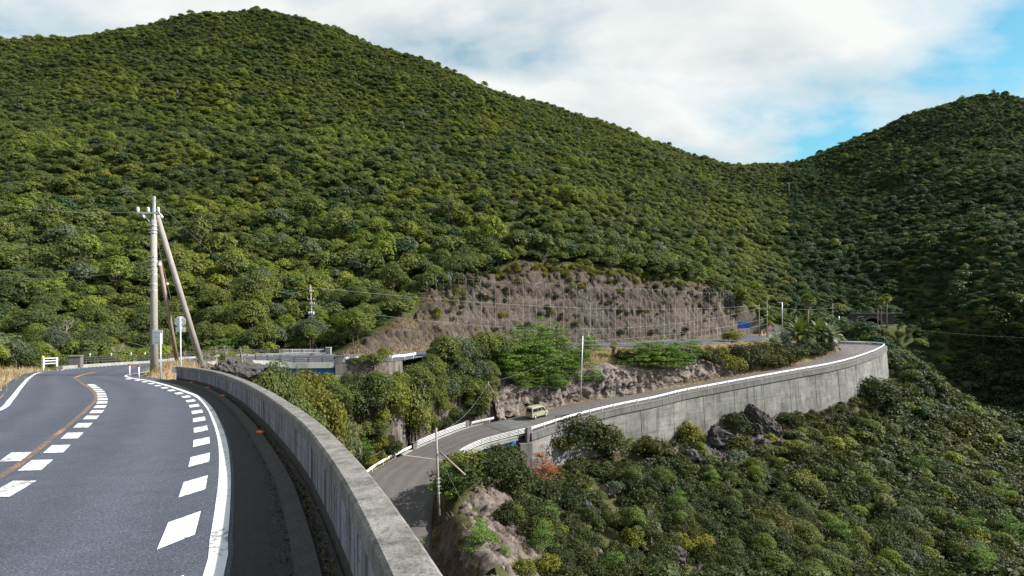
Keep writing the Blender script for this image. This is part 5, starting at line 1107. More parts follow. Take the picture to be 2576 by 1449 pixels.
pil = [np.array(PL(1041, 1131)), np.array(PL(1174, 1076)), np.array(tuple(PZ(1328, 1092.5, zLow(2.6, 99.2))))]
s0, s1 = s_near(LL, pil[0][0], pil[0][1]), s_near(LL, pil[1][0], pil[1][1])
guardrail('white guardrail on the near left edge of the lower road before the bridge', offset(sub_s(LL, s0-26, s0-.9, .8), .15), 3.0, True)
guardrail('short white guardrail just past the lower bridge on its far side', offset(sub_s(LL, s1+.7, s1+5.2, .8), .15), 3.6, True)
# big retaining wall
wp = sub_s(LR, LW0, aR[-1]-12, .8)
rw = empty('retaining_wall'); setp(rw, 'tall curved pale concrete retaining wall holding up the lower road', 'retaining wall')
wx = offset(wp, .05)
base_z = hgt(*offset(wp, 1.6)[:, :2].T)
MB().sweep(wp, [(-.55, -.06), (.40, -.06), (.42, .02), (.42, .14), (.36, .17), (-.42, .17), (-.42, .0), (-.55, -.0)]).build('kerb', M['wallcap'], rw)
MB().sweep(wp, [(-.3, -1.15), (.46, -1.15), (.5, -1.05), (.44, -.08), (-.3, -.08)]).build('coping_beam', M['wallcap'], rw)
Lw = arclen(wp)[-1]; plen = 9.6; nw = int(Lw/plen)+1
for i in range(nw):
    a0, a1 = i*plen+.07, min((i+1)*plen-.07, Lw)
    if a1-a0 < .5: continue
    seg = sub_s(wp, a0, a1, .9); r_2 = right(seg); pr = rng.uniform(-.02, .02); v = []; f = []
    zb = np.minimum(hgt(*offset(seg, 2.5)[:, :2].T), seg[:, 2]-7)-2.0
    rows = 7
    for t in range(rows+1):
        zz = (seg[:, 2]-1.16)*(1-t/rows)+zb*(t/rows); o_ = .30+pr+(seg[:, 2]-1.16-zz)*.075
        for side_ in (0, 1):
            oo = o_ if side_ == 0 else o_*0-.8
            v.append(np.stack([seg[:, 0]+r_2[:, 0]*oo, seg[:, 1]+r_2[:, 1]*oo, zz], 1))
    V = np.concatenate(v); n = len(seg)
    for t in range(rows):
        for k in range(n-1):
            a = (2*t)*n+k; b = (2*t+2)*n+k; f.append((a, b, b+1, a+1)); a2, b2 = a+n, b+n; f.append((a2, a2+1, b2+1, b2))
        for k in (0, n-1): a = 2*t*n+k; f.append((a, a+n, a+3*n, a+2*n))
    for k in range(n-1): f.append((k, k+1, n+k+1, n+k))
    mesh('wall_panel', V, f, M['wall'], rw)
# pillar ends of the lower bridge
def pillar(name, q, size, parent, mat='concdark', rz=0.0, below=.6):
    b = MB().box((0, 0, (size[2]-below)/2), (size[0], size[1], size[2]+below)).box((0, 0, size[2]+.04), (size[0]+.1, size[1]+.1, .12)).build(name, M[mat], parent, bevel=.02)
    b.location = q; b.rotation_euler = (0, 0, rz); return b
lb = empty('road_bridge'); setp(lb, 'short lower road bridge with blue girders and white railing', 'bridge')
tL = tang(LC)
rz0 = math.atan2(pil[1][1]-pil[0][1], pil[1][0]-pil[0][0])
pillar('end_post', tuple(pil[0]), (.9, .6, 1.15), lb, rz=rz0, below=1.0); pillar('end_post', tuple(pil[1]), (.9, .6, 1.15), lb, rz=rz0, below=1.0)
pillar('end_post', tuple(pil[2]), (1.0, .7, 1.2), lb, rz=rz0-.2, below=8.0)
lbL, lbR = LLm[(aL > S_LB0-1) & (aL < S_LB1+1)], LRm[(aL > S_LB0-1) & (aL < S_LB1+1)]
n = len(lbL); mid = (lbL+lbR)/2; dd = (lbR-lbL); dd /= np.linalg.norm(dd[:, :2], axis=1, keepdims=True); dd[:, 2] = 0
def strip(name, A, B, ztop, zbot, mat, parent):
    """solid between plan lines A and B"""
    n = len(A); V = np.concatenate([A+[0, 0, ztop], B+[0, 0, ztop], B+[0, 0, zbot], A+[0, 0, zbot]]); f = []
    for k in range(n-1):
        for a, b in ((0, 1), (1, 2), (2, 3), (3, 0)): f.append((a*n+k, b*n+k, b*n+k+1, a*n+k+1))
    f += [(0, n, 2*n, 3*n), (n-1, 4*n-1, 3*n-1, 2*n-1)]
    return mesh(name, V, f, mat, parent)
strip('deck', lbL-dd*.3, lbR+dd*.3, -.03, -.5, M['conc'], lb)
strip('kerb', lbL-dd*.35, lbL+dd*.2, .16, -.02, M['conc'], lb); strip('kerb', lbR-dd*.2, lbR+dd*.35, .16, -.02, M['conc'], lb)
for t in (.06, .36, .66, .95):
    c_ = lbL+(lbR-lbL)*t; strip('girder', c_-dd*.2, c_+dd*.2, -.52, -1.45, M['blue'], lb)
ab = at_s(np.asarray(LC), S_LB1+1.6); ta = at_s(tL, 0)
i_ = np.argmin(np.abs(aL-S_LB1)); ra = right(LC)[i_]; al = tL[i_]
o = MB().box((0, 0, -4.0), (2.4, 2*hl[i_]+.4, 7.4)).build('abutment', M['concdark'], lb, bevel=.05); o.location = (LC[i_, 0]+al[0]*2.6, LC[i_, 1]+al[1]*2.6, LC[i_, 2]-.9); o.rotation_euler = (0, 0, math.atan2(al[1], al[0]))
i_ = np.argmin(np.abs(aL-S_LB0)); al = tL[i_]
o = MB().box((0, 0, -4.0), (2.4, 2*hl[i_]+.4, 7.4)).build('abutment', M['concdark'], lb, bevel=.05); o.location = (LC[i_, 0]-al[0]*2.0, LC[i_, 1]-al[1]*2.0, LC[i_, 2]-.9); o.rotation_euler = (0, 0, math.atan2(al[1], al[0]))
def pipe_rail(name, label, path, heights, r, spacing, mat, post=.05, group=None, top=1.0, cat='railing', base=0.0):
    g = empty(name); setp(g, label, cat, group)
    for h_ in heights: MB().tube([tuple(q+np.array([0, 0, h_])) for q in path], r, 6).build('rail', mat, g, True)
    L = arclen(path)[-1]; n = max(1, round(L/spacing))
    for i in range(n+1):
        q = at_s(path, L*i/n); MB().box((q[0], q[1], q[2]+(top+base)/2), (post*2, post*2, top-base)).build('post', mat, g)
    return g
pipe_rail('bridge_railing', 'white bar railing on the far side of the lower bridge', sub_s(LL, s0+.6, s1-.6, .8)+[0, 0, .15], (.30, .55, .80, 1.02), .05, 1.9, M['whitepaint'], .06, 'white bridge railings', 1.08)
sr1 = s_near(LR, pil[2][0], pil[2][1])
pipe_rail('bridge_railing', 'white bar railing on the near side of the lower bridge', sub_s(LR, sr1-15, sr1-.6, .8)+[0, 0, .15], (.30, .55, .80, 1.02), .05, 1.9, M['whitepaint'], .06, 'white bridge railings', 1.08)
# patch and joints on the lower road
def cross_line(s_a, w, mat, name, parent, dz=.012):
    i = np.argmin(np.abs(aL-s_a)); j = i+1; A, B = LLm[i], LRm[i]; t = np.array([*tL[i], 0])*w
    mesh(name, [A+(0, 0, dz), B+(0, 0, dz), B+t+(0, 0, dz), A+t+(0, 0, dz)], [(0, 1, 2, 3)], mat, parent)
cross_line(s_near(LC, *(mid[0][:2])), .35, M['tan_line'], 'expansion_joint', road2, .02); cross_line(s_near(LC, *(mid[-1][:2])), .3, M['black'], 'expansion_joint', road2, .02)
pa = (aL > S_LB1+1.6) & (aL < S_LB1+7.5)
obj('asphalt_patch', ribbon('asphalt_patch', (LLm+(LRm-LLm)*.06)[pa], (LLm+(LRm-LLm)*.94)[pa], M['asphalt_patch'], .012, 2), None, road2)
# ditch kerb at the inner bend
kp = sub_s(LR, 2, s_near(LR, -10.4, 80), .8)
MB().sweep(kp, [(.0, -.05), (.0, .10), (.18, .10), (.18, -.05)]).build('kerb', M['kerb'], road2)

# upper bridge
ub = empty('road_bridge'); setp(ub, 'upper road bridge crossing the gully on blue girders', 'bridge')
bs = (aU > S_BR0) & (aU < S_BR1); bl_, br_ = ULm[bs], URm[bs]; du = br_-bl_; du[:, 2] = 0; du /= np.linalg.norm(du[:, :2], axis=1, keepdims=True)
strip('deck', bl_-du*.4, br_+du*.4, -.03, -.55, M['conc'], ub)
strip('kerb', bl_-du*.55, bl_-du*.05, .28, -.6, M['conc'], ub); strip('kerb', br_+du*.05, br_+du*.55, .20, -.62, M['conc'], ub)
for t in (.05, .35, .65, .955):
    c_ = bl_+(br_-bl_)*t; strip('girder', c_-du*.22, c_+du*.22, -.57, -1.75, M['blue'], ub)
def upost(px, py, d, hgt_, size=(.9, .6)):
    q = P(px, py, d); return pillar('end_post', tuple(q), (size[0], size[1], hgt_), ub, 'concdark', 0, 1.0)
dk = M['darkmetal']
lft = offset(bl_, -.3, .26); rgt = offset(br_, .3, .2)
sl0 = s_near(lft, *PU(172, 924)[:2])
lrun = sub_s(lft, max(0, sl0+.5), arclen(lft)[-1]-.5, .8)
g = pipe_rail('bridge_railing', 'dark brown metal railing along the outer edge of the upper bridge', lrun, (.30, .52, .74), .05, 2.0, dk, .05, 'dark bridge railings', .80)
for i in range(5):
    q = at_s(lrun, 3+i*5.2); MB().tube([(q[0], q[1], q[2]+.76), (q[0], q[1], q[2]+.98)], .02, 6).lathe([(.0, 0), (.07, .02), (.08, .08), (.05, .13), (0, .14)], (q[0], q[1], q[2]+.96), 8).build('reflector', M['insul'], g)
sr0 = s_near(rgt, -36, 84)
pipe_rail('bridge_railing', 'dark metal railing on the inner edge of the upper bridge above the blue girder', sub_s(rgt, sr0-14, arclen(rgt)[-1]-.4, .8), (.28, .55, .85), .05, 2.0, dk, .055, 'dark bridge railings', .9)
q0 = PU(168, 926); pillar('end_post', tuple(lft[np.argmin(np.abs(arclen(lft)-max(0, sl0)))]-np.array([0, 0, .3])), (1.0, .7, 1.15), ub, 'concdark', .3, 1.0)
pillar('end_post', tuple(lft[-1]-np.array([0, 0, .25])), (.9, .6, 1.1), ub, 'conc', 0, 1.0); pillar('end_post', tuple(rgt[-1]-np.array([0, 0, .2])), (1.0, .7, 1.15), ub, 'concdark', .3, 1.0)
e = br_[-1]; tt = tang(br_)[-1]; ang = math.atan2(tt[1], tt[0])
o = MB().add([(-1.6, -1.1, 0), (1.2, -1.1, 0), (1.2, 9.5, 0), (-1.6, 9.5, 0), (-2.6, -2.4, -11), (1.6, -2.4, -11), (1.6, 9.5, -11), (-2.6, 9.5, -11)], [(0, 1, 2, 3), (7, 6, 5, 4), (0, 4, 5, 1), (1, 5, 6, 2), (2, 6, 7, 3), (3, 7, 4, 0)]).build('abutment', M['darkwall'], ub)
o.location = (e[0], e[1], e[2]-1.75); o.rotation_euler = (0, 0, ang)
o = MB().box((0, 4.2, -.9), (1.6, 10, 1.7)).build('back_wall', M['concdark'], ub); o.location = (e[0]+tt[0]*.3, e[1]+tt[1]*.3, e[2]-.1); o.rotation_euler = (0, 0, ang)
# wall carrying the back road right of the bridge
aUR = arclen(UR); sA = s_near(UR, e[0], e[1])
bw = sub_s(UR, sA+.6, sA+10.4, .8)
bwo = empty('retaining_wall'); setp(bwo, 'dark stained concrete wall below the back road beside the upper bridge', 'retaining wall')
MB().sweep(bw, [(-.3, -.02), (.4, -.02), (.42, .1), (-.3, .1)]).build('coping', M['wallcap'], bwo)
for i in range(2): MB().sweep(sub_s(bw, i*4.9+.03, min(i*4.9+4.85, arclen(bw)[-1]), .9), [(-.3, -.03), (.36, -.03), (1.5, -16), (-.3, -16)]).build('wall_panel', M['darkwall'], bwo)
guardrail('white guardrail along the back road right of the upper bridge', offset(sub_s(UR, sA+.8, sA+15, .8), -.15)+[0, 0, .08], 2.6, False, z0=.45, hp=.85)
ru = sub_s(UL, s_near(UL, -40.2, 98.2), s_near(UL, -33, 100.8), .8)
pipe_rail('guard_fence', 'low white pipe fence on the far side of the back road by the pole', offset(ru, -.7), (.32, .55, .78), .05, 2.2, M['whitepaint'], .05, 'white pipe fences', .85, 'fence')
a_, b_ = PU(108, 929), PU(142, 926.5); pth = np.stack([np.array(a_)*(1-t)+np.array(b_)*t for t in np.linspace(0, 1, 4)])
pf = pipe_rail('guard_fence', 'short white pipe fence on the left road edge before the dark railing', pth+[0, 0, .05], (.42, .66, .90), .05, arclen(pth)[-1], M['whitepaint'], .08, 'white pipe fences', .95, 'fence', -.3)
MB().lathe([(.0, 0), (.09, .03), (.1, .1), (.06, .17), (0, .18)], (a_.x, a_.y, a_.z+1.0), 8).build('reflector', M['yellow'], pf)
gs = empty('guardrail'); setp(gs, 'short grey guardrail end beside the far end of the parapet wall', 'guardrail')
q = para[-1]; t = tang(para)[-1]; pth = np.array([[q[0]+t[0]*k, q[1]+t[1]*k, q[2]-UPS*t[1]*k] for k in (.1, .6, 1.2)])
w_beam(offset(pth, .05), .42, .36).build('rail', M['greypaint'], gs); MB().tube([(pth[1][0]+.1, pth[1][1]+.1, pth[1][2]-.3), (pth[1][0]+.1, pth[1][1]+.1, pth[1][2]+.75)], .07, 8).build('post', M['whitepaint'], gs)

# ------------------------------------------------------------------ rocks
M['rockdark2'] = rockmat('dark_boulder', [(.032, .031, .033), (.06, .057, .058), (.09, .084, .082)], 1.2, (.16, .15, .14))
def facets(u, w, seeds, amp, tilt, su, sw, slant=.5):
    """stepped, tilted cells: an angular broken rock surface"""
    r = np.random.default_rng(seeds); U = (u+slant*w)/su; V = w/sw; n0, n1 = np.floor([U.min()-1, V.min()-1]).astype(int), np.ceil([U.max()+2, V.max()+2]).astype(int)
    out = np.zeros_like(u); 
    gxs = n1[0]-n0[0]; gys = n1[1]-n0[1]; ju = r.uniform(0, 1, (gxs, gys)); jv = r.uniform(0, 1, (gxs, gys)); hh = r.uniform(-1, 1, (gxs, gys)); tu = r.uniform(-1, 1, (gxs, gys)); tv = r.uniform(-1, 1, (gxs, gys))
    iu = np.floor(U).astype(int)-n0[0]; iv = np.floor(V).astype(int)-n0[1]; best = np.full(u.shape, 1e9)
    for a in (-1, 0, 1):
        for b in (-1, 0, 1):
            p = np.clip(iu+a, 0, gxs-1); q = np.clip(iv+b, 0, gys-1); du_ = U-(p+n0[0]+ju[p, q]); dv_ = V-(q+n0[1]+jv[p, q]); dd_ = du_**2+dv_**2
            val = hh[p, q]*amp+tilt*(tu[p, q]*du_*su+tv[p, q]*dv_*sw); k = dd_ < best; out = np.where(k, val, out); best = np.where(k, dd_, best)
    return out
def rock_face(label, path, hfun, mat, side=-1, lean=.35, rows=26, seed=1, amp=.4, name='rock_face'):
    """broken rock wall rising along a path; side -1 = to the left of it"""
    n = len(path); r_ = right(path)*side; s = arclen(path); V = np.zeros((n, rows+1, 3)); H = np.array([hfun(q[0], q[1]) for q in path])
    t = np.linspace(0, 1, rows+1); u = np.repeat(s[:, None], rows+1, 1); w = H[:, None]*t[None, :]
    dsp = facets(u, w, seed, amp, .55, 1.3, 1.9, -.4)+facets(u, w, seed+1, amp*.4, .5, .5, .7, -.4)+(vnoise(u.ravel(), w.ravel(), 2.5, seed, 3).reshape(u.shape)-.5)*amp*1.6
    top = np.clip((t-.82)/.18, 0, 1)[None, :]
    o_ = lean*w+dsp*(1-.5*top)+top*H[:, None]*.35+.3
    V[..., 0] = path[:, None, 0]+r_[:, None, 0]*o_; V[..., 1] = path[:, None, 1]+r_[:, None, 1]*o_; V[..., 2] = path[:, None, 2]-.25+w*(1+.03*np.sin(u*.9))+dsp*.25
    V[:, -1, 2] -= .8
    v = V.reshape(-1, 3); i, k = np.meshgrid(np.arange(n-1), np.arange(rows), indexing='ij'); b = (i*(rows+1)+k).ravel(); f = np.stack([b, b+1, b+rows+2, b+rows+1], 1)
    o = obj(name, fastmesh(name, v, f, mat)); setp(o, label, 'rock face'); return o
ppx = lambda p: CX+F*p[0]/p[1]
sc0, sc1 = px_s(LL, 1262), px_s(LL, 1885)
hcut = lambda x, y: float(np.interp(CX+F*x/y, [1225, 1290, 1420, 1560, 1640, 1700, 1790, 1830, 1885], [2.0, 5.6, 7.0, 6.9, 5.2, 4.6, 5.6, 3.0, .8]))
rock_face('broken grey and brown rock cutting along the inner side of the lower road', offset(sub_s(LL, sc0, sc1, .33), -1.7), hcut, M['rock'], -1, .42, 30, 3, .48)
cl = sub_s(LR, 1, s_near(LR, -10.3, 79), .33)
rock_face('dark cliff of the promontory beside the inner bend of the lower road', offset(cl, 1.9), lambda x, y: float(np.interp(y, [48, 56, 66, 74, 80], [4.2, 4.0, 3.4, 2.4, 1.2])), M['rock'], 1, .35, 20, 9, .4)
hl2 = sub_s(UL, s_near(UL, -23, 102.5), s_near(UL, -8, 120), .4)
rock_face('pale stony bank at the left foot of the netted slope', offset(hl2, -1.6), lambda x, y: 2.2, M['rockslope'], -1, .8, 12, 15, .25)
def rock_patch(label, poly, step, mat, seed, amp, lift=.12, su=1.3, sw=1.0, name='rocky_ground', cat='rock'):
    xs = [q[0] for q in poly]; ys = [q[1] for q in poly]; a, b = np.meshgrid(np.arange(min(xs), max(xs), step), np.arange(min(ys), max(ys), step)); x, y = a.ravel(), b.ravel(); ins = inpoly(x, y, poly)
    ed = np.full(len(x), 9.); pp = np.array(poly+[poly[0]])
    for i in range(len(poly)):
        p0, p1 = pp[i], pp[i+1]; dd_ = p1-p0; t = np.clip(((x-p0[0])*dd_[0]+(y-p0[1])*dd_[1])/(dd_@dd_+1e-9), 0, 1); ed = np.minimum(ed, np.hypot(x-p0[0]-t*dd_[0], y-p0[1]-t*dd_[1]))
    k = np.clip(ed/1.2, 0, 1); z = hgt(x, y)+(facets(x, y, seed, amp, .35, su, sw)+facets(x, y, seed+5, amp*.45, .4, su*.4, sw*.4)+lift)*k-.35*(1-k)
    if cat == 'slope': z = z+k*.55*np.sin(z*1.45+6*vnoise(x, y, 9, 17, 3))
    idm = np.arange(len(x)).reshape(a.shape); f = np.stack([idm[:-1, :-1], idm[:-1, 1:], idm[1:, 1:], idm[1:, :-1]], -1).reshape(-1, 4); f = f[ins[f].all(1)]
    used = np.unique(f); mp_ = np.zeros(len(x), int); mp_[used] = np.arange(len(used))
    o = obj(name, fastmesh(name, np.stack([x, y, z], 1)[used], mp_[f], mat)); setp(o, label, cat); return o
pp_ = [hit(*q, 45) for q in [(1158, 1295), (1172, 1235), (1228, 1200), (1285, 1235), (1330, 1300), (1372, 1360), (1400, 1449), (1330, 1500), (1195, 1500), (1175, 1400)]]
rock_patch('bare pinkish rock slope on the promontory with small pines', [(p.x, p.y) for p in pp_], .22, M['rockred'], 31, .36, .12, .95, .75)
rock_patch('bare brown rubble slope behind the rockfall net', [tuple(q) for q in CUT], .36, M['rockslope'], 41, .75, .1, 2.0, 1.5, 'rubble_slope', 'slope')
pp_ = [hit(*q, 60) for q in [(1700, 1300), (1780, 1290), (1850, 1360), (1900, 1449), (1760, 1460), (1700, 1380)]]
rock_patch('smooth dark bare rock slab near the bottom of the ravine slope', [(p.x, p.y) for p in pp_], .4, M['rockgrey'], 51, .2)
pp_ = [hit(*q, 60) for q in [(1500, 1180), (1620, 1150), (1680, 1200), (1700, 1260), (1600, 1270), (1520, 1240)]]
rock_patch('broken brownish rock patch below the near retaining wall', [(p.x, p.y) for p in pp_], .3, M['rockred'], 61, .5)
pp_ = [hit(*q, 60) for q in [(1680, 1130), (1800, 1080), (1940, 1060), (1960, 1110), (1880, 1160), (1760, 1190)]]
rock_patch('dark jagged rock ground around the black outcrops', [(p.x, p.y) for p in pp_], .3, M['rockdark'], 71, .7)
def boulder(name, label, loc, size, seed, mat, sub=4, cuts=22, group=None, cat='rock', rz=0.0, crag=.10):
    r = np.random.default_rng(seed); bm = bmesh.new(); bmesh.ops.create_icosphere(bm, subdivisions=sub, radius=1.0)
    nn = r.normal(size=(cuts, 3)); nn /= np.linalg.norm(nn, axis=1, keepdims=True); dd_ = r.uniform(.62, .98, cuts)
    for v in bm.verts:
        d_ = np.array(v.co.normalized()); k = nn@d_; rr_ = np.min(np.where(k > .05, dd_/np.maximum(k, .05), 9)); rr_ = min(rr_, 1.15)
        rr_ *= 1+.05*math.sin(9*d_[0]+seed)*math.sin(8*d_[1])*math.sin(7*d_[2])+.03*math.sin(23*d_[0]+seed)*math.sin(19*d_[2]+17*d_[1]); v.co = Vector(d_*rr_*np.array(size))
    if sub >= 4:
        q_ = np.array([v.co for v in bm.verts]); amp_ = crag*min(size); f_ = facets(q_[:, 0]+q_[:, 1]*.6, q_[:, 2]+q_[:, 1]*.3, seed+900, amp_, .35, .45*size[0], .4*size[2])+facets(q_[:, 0]*.8-q_[:, 1], q_[:, 2], seed+950, amp_*.6, .4, .2*size[0], .2*size[2])
        for v, d__ in zip(bm.verts, f_): v.co += v.co.normalized()*float(d__)
    me = D.meshes.new(name); bm.to_mesh(me); bm.free(); o = obj(name, me, mat); o.location = loc; o.rotation_euler = (0, 0, rz); setp(o, label, cat, group); return o
boulder('boulder', 'large dark weathered boulder behind the far end of the parapet wall', P(588, 940, 42.5), (2.1, 1.9, 1.5), 5, M['rockdark2'], 5, 30, crag=.03)
p = hit(1905, 1088, 60); boulder('boulder', 'tall black jagged rock standing against the retaining wall', (p.x, p.y, p.z+2.0), (3.2, 2.4, 4.9), 12, M['rockdark'], 5, 24)
p = hit(1940, 1095, 60); boulder('boulder', 'black rock leaning on the right of the tall black rock', (p.x, p.y, p.z+.8), (2.4, 2.0, 3.3), 13, M['rockdark'], 4, 24)
p = hit(1808, 1118, 60); boulder('boulder', 'broad black rock with dry grass on top below the wall', (p.x, p.y, p.z+.8), (4.0, 2.4, 3.3), 14, M['rockdark'], 5, 24)
p = hit(1965, 1050, 60); boulder('boulder', 'small black rock at the wall foot right of the tall rock', (p.x, p.y, p.z+.3), (1.5, 1.2, 1.1), 15, M['rockdark'], 4, 24)
p = hit(1745, 1165, 60); boulder('boulder', 'slanting dark rock rib below the broad black rock', (p.x, p.y, p.z+.3), (2.8, 1.6, 3.0), 16, M['rockdark'], 4, 24)
for i, (px, py, s_) in enumerate([(1560, 1215, 1.2), (1590, 1235, .9), (1530, 1250, 1.1), (1480, 1290, .9), (1640, 1180, 1.2), (1690, 1150, 1.3), (1715, 1195, 1.1), (1660, 1260, 1.0), (1850, 1120, 1.4), (1890, 1150, 1.2), (1925, 1130, 1.3), (1960, 1120, 1.0), (2010, 1130, 1.1), (1780, 1180, 1.3), (1810, 1160, 1.1), (1450, 1340, .9), (1560, 1330, 1.0), (1640, 1350, 1.3), (1700, 1420, 1.4), (1600, 1425, 1.1), (1500, 1410, .9), (1900, 1230, 1.1), (2130, 1050, 1.0), (2080, 1060, .8)]):
    p = hit(px, py, 50); boulder('boulder', ['dark', 'black', 'brownish'][i % 3]+' rock poking out between shrubs on the ravine slope', (p.x, p.y, p.z+s_*.5), (s_*1.2, s_, s_*1.25), 400+i, M['rockdark'] if i % 3 < 2 else M['rock'], 4, 18, ['dark', 'black', 'brownish'][i % 3]+' rocks on the ravine slope')
for i in range(26):
    px = 1858+i*4.2+rnd.uniform(-2, 2); q = PL(px, np.interp(px, [1850, 1975], [944, 921])); q = (q[0]-1.1-rnd.uniform(0, 1.3), q[1]+1.1+rnd.uniform(0, 1.5)); s_ = rnd.uniform(.18, .42)
    boulder('stone', 'grey stone in the heap beside the lower road', (q[0], q[1], h1(*q)+s_*.35), (s_, s_*.9, s_*.75), 200+i, M['rock'], 2, 12, 'stones heaped beside the lower road', 'stone')
for i in range(14):
    px = 1400+rnd.uniform(0, 260); ll = LL[np.argmin(np.abs(CX+F*LL[:, 0]/LL[:, 1]-px))]; r2 = right(LL)[np.argmin(np.abs(CX+F*LL[:, 0]/LL[:, 1]-px))]; q = (ll[0]-r2[0]*rnd.uniform(.5, 1.5), ll[1]-r2[1]*rnd.uniform(.5, 1.5)); s_ = rnd.uniform(.1, .28)
    boulder('stone', 'pale fallen stone on the verge below the rock cutting', (q[0], q[1], h1(*q)+s_*.3), (s_, s_*.9, s_*.7), 300+i, M['rock'], 2, 12, 'fallen stones below the rock cutting', 'stone')

# ------------------------------------------------------------------ rockfall net
def crop7(cx, cy): return 1046.8+.323*cx, 637.5+.323*cy
net = empty('rockfall_net'); setp(net, 'grey wire rockfall net hanging from bent posts over the bare slope', 'rockfall net')
tops = [(155, 180), (270, 186), (388, 200), (503, 212), (612, 222), (722, 216), (828, 222), (930, 228), (1040, 236), (1143, 247), (1245, 257), (1350, 262), (1450, 268), (1545, 270), (1648, 274), (1742, 276), (1838, 281), (1926, 287), (2012, 293), (2095, 298), (2160, 303), (2218, 305), (2280, 307), (2340, 308), (2390, 310), (2430, 314), (2452, 320), (2465, 326), (2474, 332)]
TP = []
for i, (cx_, cy_) in enumerate(tops):
    px, py = crop7(cx_, cy_); b = hit(px, py+36, 100); h_ = 36/F*b.y; top = Vector((b.x, b.y-.4, b.z+h_)); TP.append((px, py, top))
    m = MB().tube([(b.x, b.y, b.z-.6), tuple(top)], .09, 6); m.tube([tuple(top), (top.x-.9, top.y+1.2, top.z+1.5)], .07, 6); m.tube([(b.x, b.y+.2, b.z+.4), tuple(top+Vector((-.9, 1.2, 1.5)))], .035, 4); m.build('post', M['netwire'], net, True)
def drape(px, py0, py1, n=12, off=1.1):
    out = []
    for k in range(n+1):
        p = hit(px, py0+(py1-py0)*k/n, 100); d = p.y-off; out.append(Vector((p.x*d/p.y, d, p.z*d/p.y+.15)))
    return out
botf = lambda px: float(np.interp(px, [1090, 1300, 1500, 1700, 1860], [822, 838, 868, 872, 840]))
cab = []
for i in range(len(TP)):
    px, py, top = TP[i]; line = [top]+drape(px+2, py+40, botf(px))[0:]
    MB().tube([tuple(q) for q in line], .026, 4, False).build('cable', M['netwire'], net); cab.append(line)
    if i+1 < len(TP) and i < 24:
        p2, y2, t2 = TP[i+1]; mid_ = (top+t2)/2-Vector((0, 0, .15)); pm = (px+p2)/2
        ln_ = [mid_]+drape(pm+1, (py+y2)/2+38, botf(pm)); MB().tube([tuple(q) for q in ln_], .018, 4, False).build('cable', M['netwire'], net)
for i in range(len(TP)-1):
    MB().tube([tuple(TP[i][2]), tuple((TP[i][2]+TP[i+1][2])/2-Vector((0, 0, .15))), tuple(TP[i+1][2])], .025, 4, False).build('top_cable', M['netwire'], net)
for lv in (.36, .70, .98):
    pts = [l[1+min(11, int(lv*12))]+Vector((0, -.05, 0)) for l in cab]; MB().tube([tuple(q) for q in pts], .022, 4, False).build('cross_cable', M['netwire'], net)
# the fine mesh itself
mm = MB()
for i in range(len(cab)-1):
    A, B = cab[i], cab[i+1]; nn_ = 5 if i < 24 else 3
    for k in range(1, nn_+1):
        t = k/(nn_+1); mm.tube([tuple(A[j].lerp(B[j], t)+Vector((0, -.02, -.12 if j == 0 else 0))) for j in range(0, len(A), 2)], .005, 3, False)
    for j in range(len(A)-1):
        for q_ in (0, .25, .5, .75): mm.tube([tuple(A[j].lerp(A[j+1], q_)), tuple(B[j].lerp(B[j+1], q_))], .005, 3, False)
o = mm.build('netting', M['netwire'], net); o['kind'] = 'stuff'

# ------------------------------------------------------------------ poles, signs
def band(m, c, ax, r, h=.07): c = Vector(c); ax = Vector(ax); m.tube([tuple(c-ax*h/2), tuple(c+ax*h/2)], r, 10)
def insulator(c, parent, s=1.0, up=1):
    MB().lathe([(.02*s, 0), (.09*s, .03*s), (.04*s, .08*s), (.10*s, .11*s), (.05*s, .17*s), (.085*s, .2*s), (.03*s, .27*s)], c, 8).build('insulator', M['insul'], parent, True)
up = empty('utility_pole', tuple(P(388, 945, 38.8))); up.location = (0, 0, 0)
setp(up, 'tall concrete utility pole with two leaning brace poles on the upper road', 'utility pole')
b = P(388, 945, 38.8); t = P(387, 553, 38.8)
MB().tube([tuple(b-Vector((0, 0, .8))), tuple(b.lerp(t, .5)), tuple(t)], [.255, .22, .175], 14).build('pole', M['pole'], up, True)
MB().box(((t.x+.02), t.y, (t.z+P(389, 497, 38.8).z)/2), (.13, .12, 1.7)).build('top_extension', M['steelpole'], up)
b1 = P(503, 903, 42); t1 = P(395, 541, 39.1); MB().tube([tuple(b1-(t1-b1).normalized()*1.5), tuple(t1)], [.225, .16], 12).build('brace_pole', M['pole'], up, True)
b2 = P(443, 895, 42.5); t2 = P(401, 657, 39.2); MB().tube([tuple(b2-(t2-b2).normalized()*1.2), tuple(t2)], [.16, .12], 10).build('brace_pole', M['polebrown'], up, True)
ca = P(345, 537, 38.6); cb = P(402, 534, 38.6); MB().box(tuple((ca+cb)/2), ((cb-ca).length, .1, .1)).build('cross_arm', M['steelpole'], up)
MB().tube([tuple(P(362, 540, 38.6)), tuple(P(384, 567, 38.7))], .03, 6).build('arm_brace', M['steelpole'], up)
for px in (347, 373, 398): insulator(tuple(P(px, 533, 38.6)), up, 1.2)
for px, py in ((359, 545), (404, 545)): MB().tube([tuple(P(px, py-6, 38.6)), tuple(P(px+5, py+3, 38.5))], [.05, .08], 8).build('insulator', M['insul'], up)
for py in (567, 578, 586, 646, 657, 669, 678, 690, 714, 730):
    c = b.lerp(t, (945-py)/(945-553.)); m = MB(); band(m, c, (0, 0, 1), .225, .05); m.box((c.x-.03, c.y-.22, c.z), (.36, .04, .035)); m.build('band', M['steelpole'], up)
c = P(395, 664, 38.9); MB().box(tuple(c), (.45, .25, .18)).build('bracket', M['steelpole'], up)
c = P(389, 927, 38.5); MB().box((c.x, c.y, c.z), (.2, .03, .4)).build('pole_plate', M['black'], up)
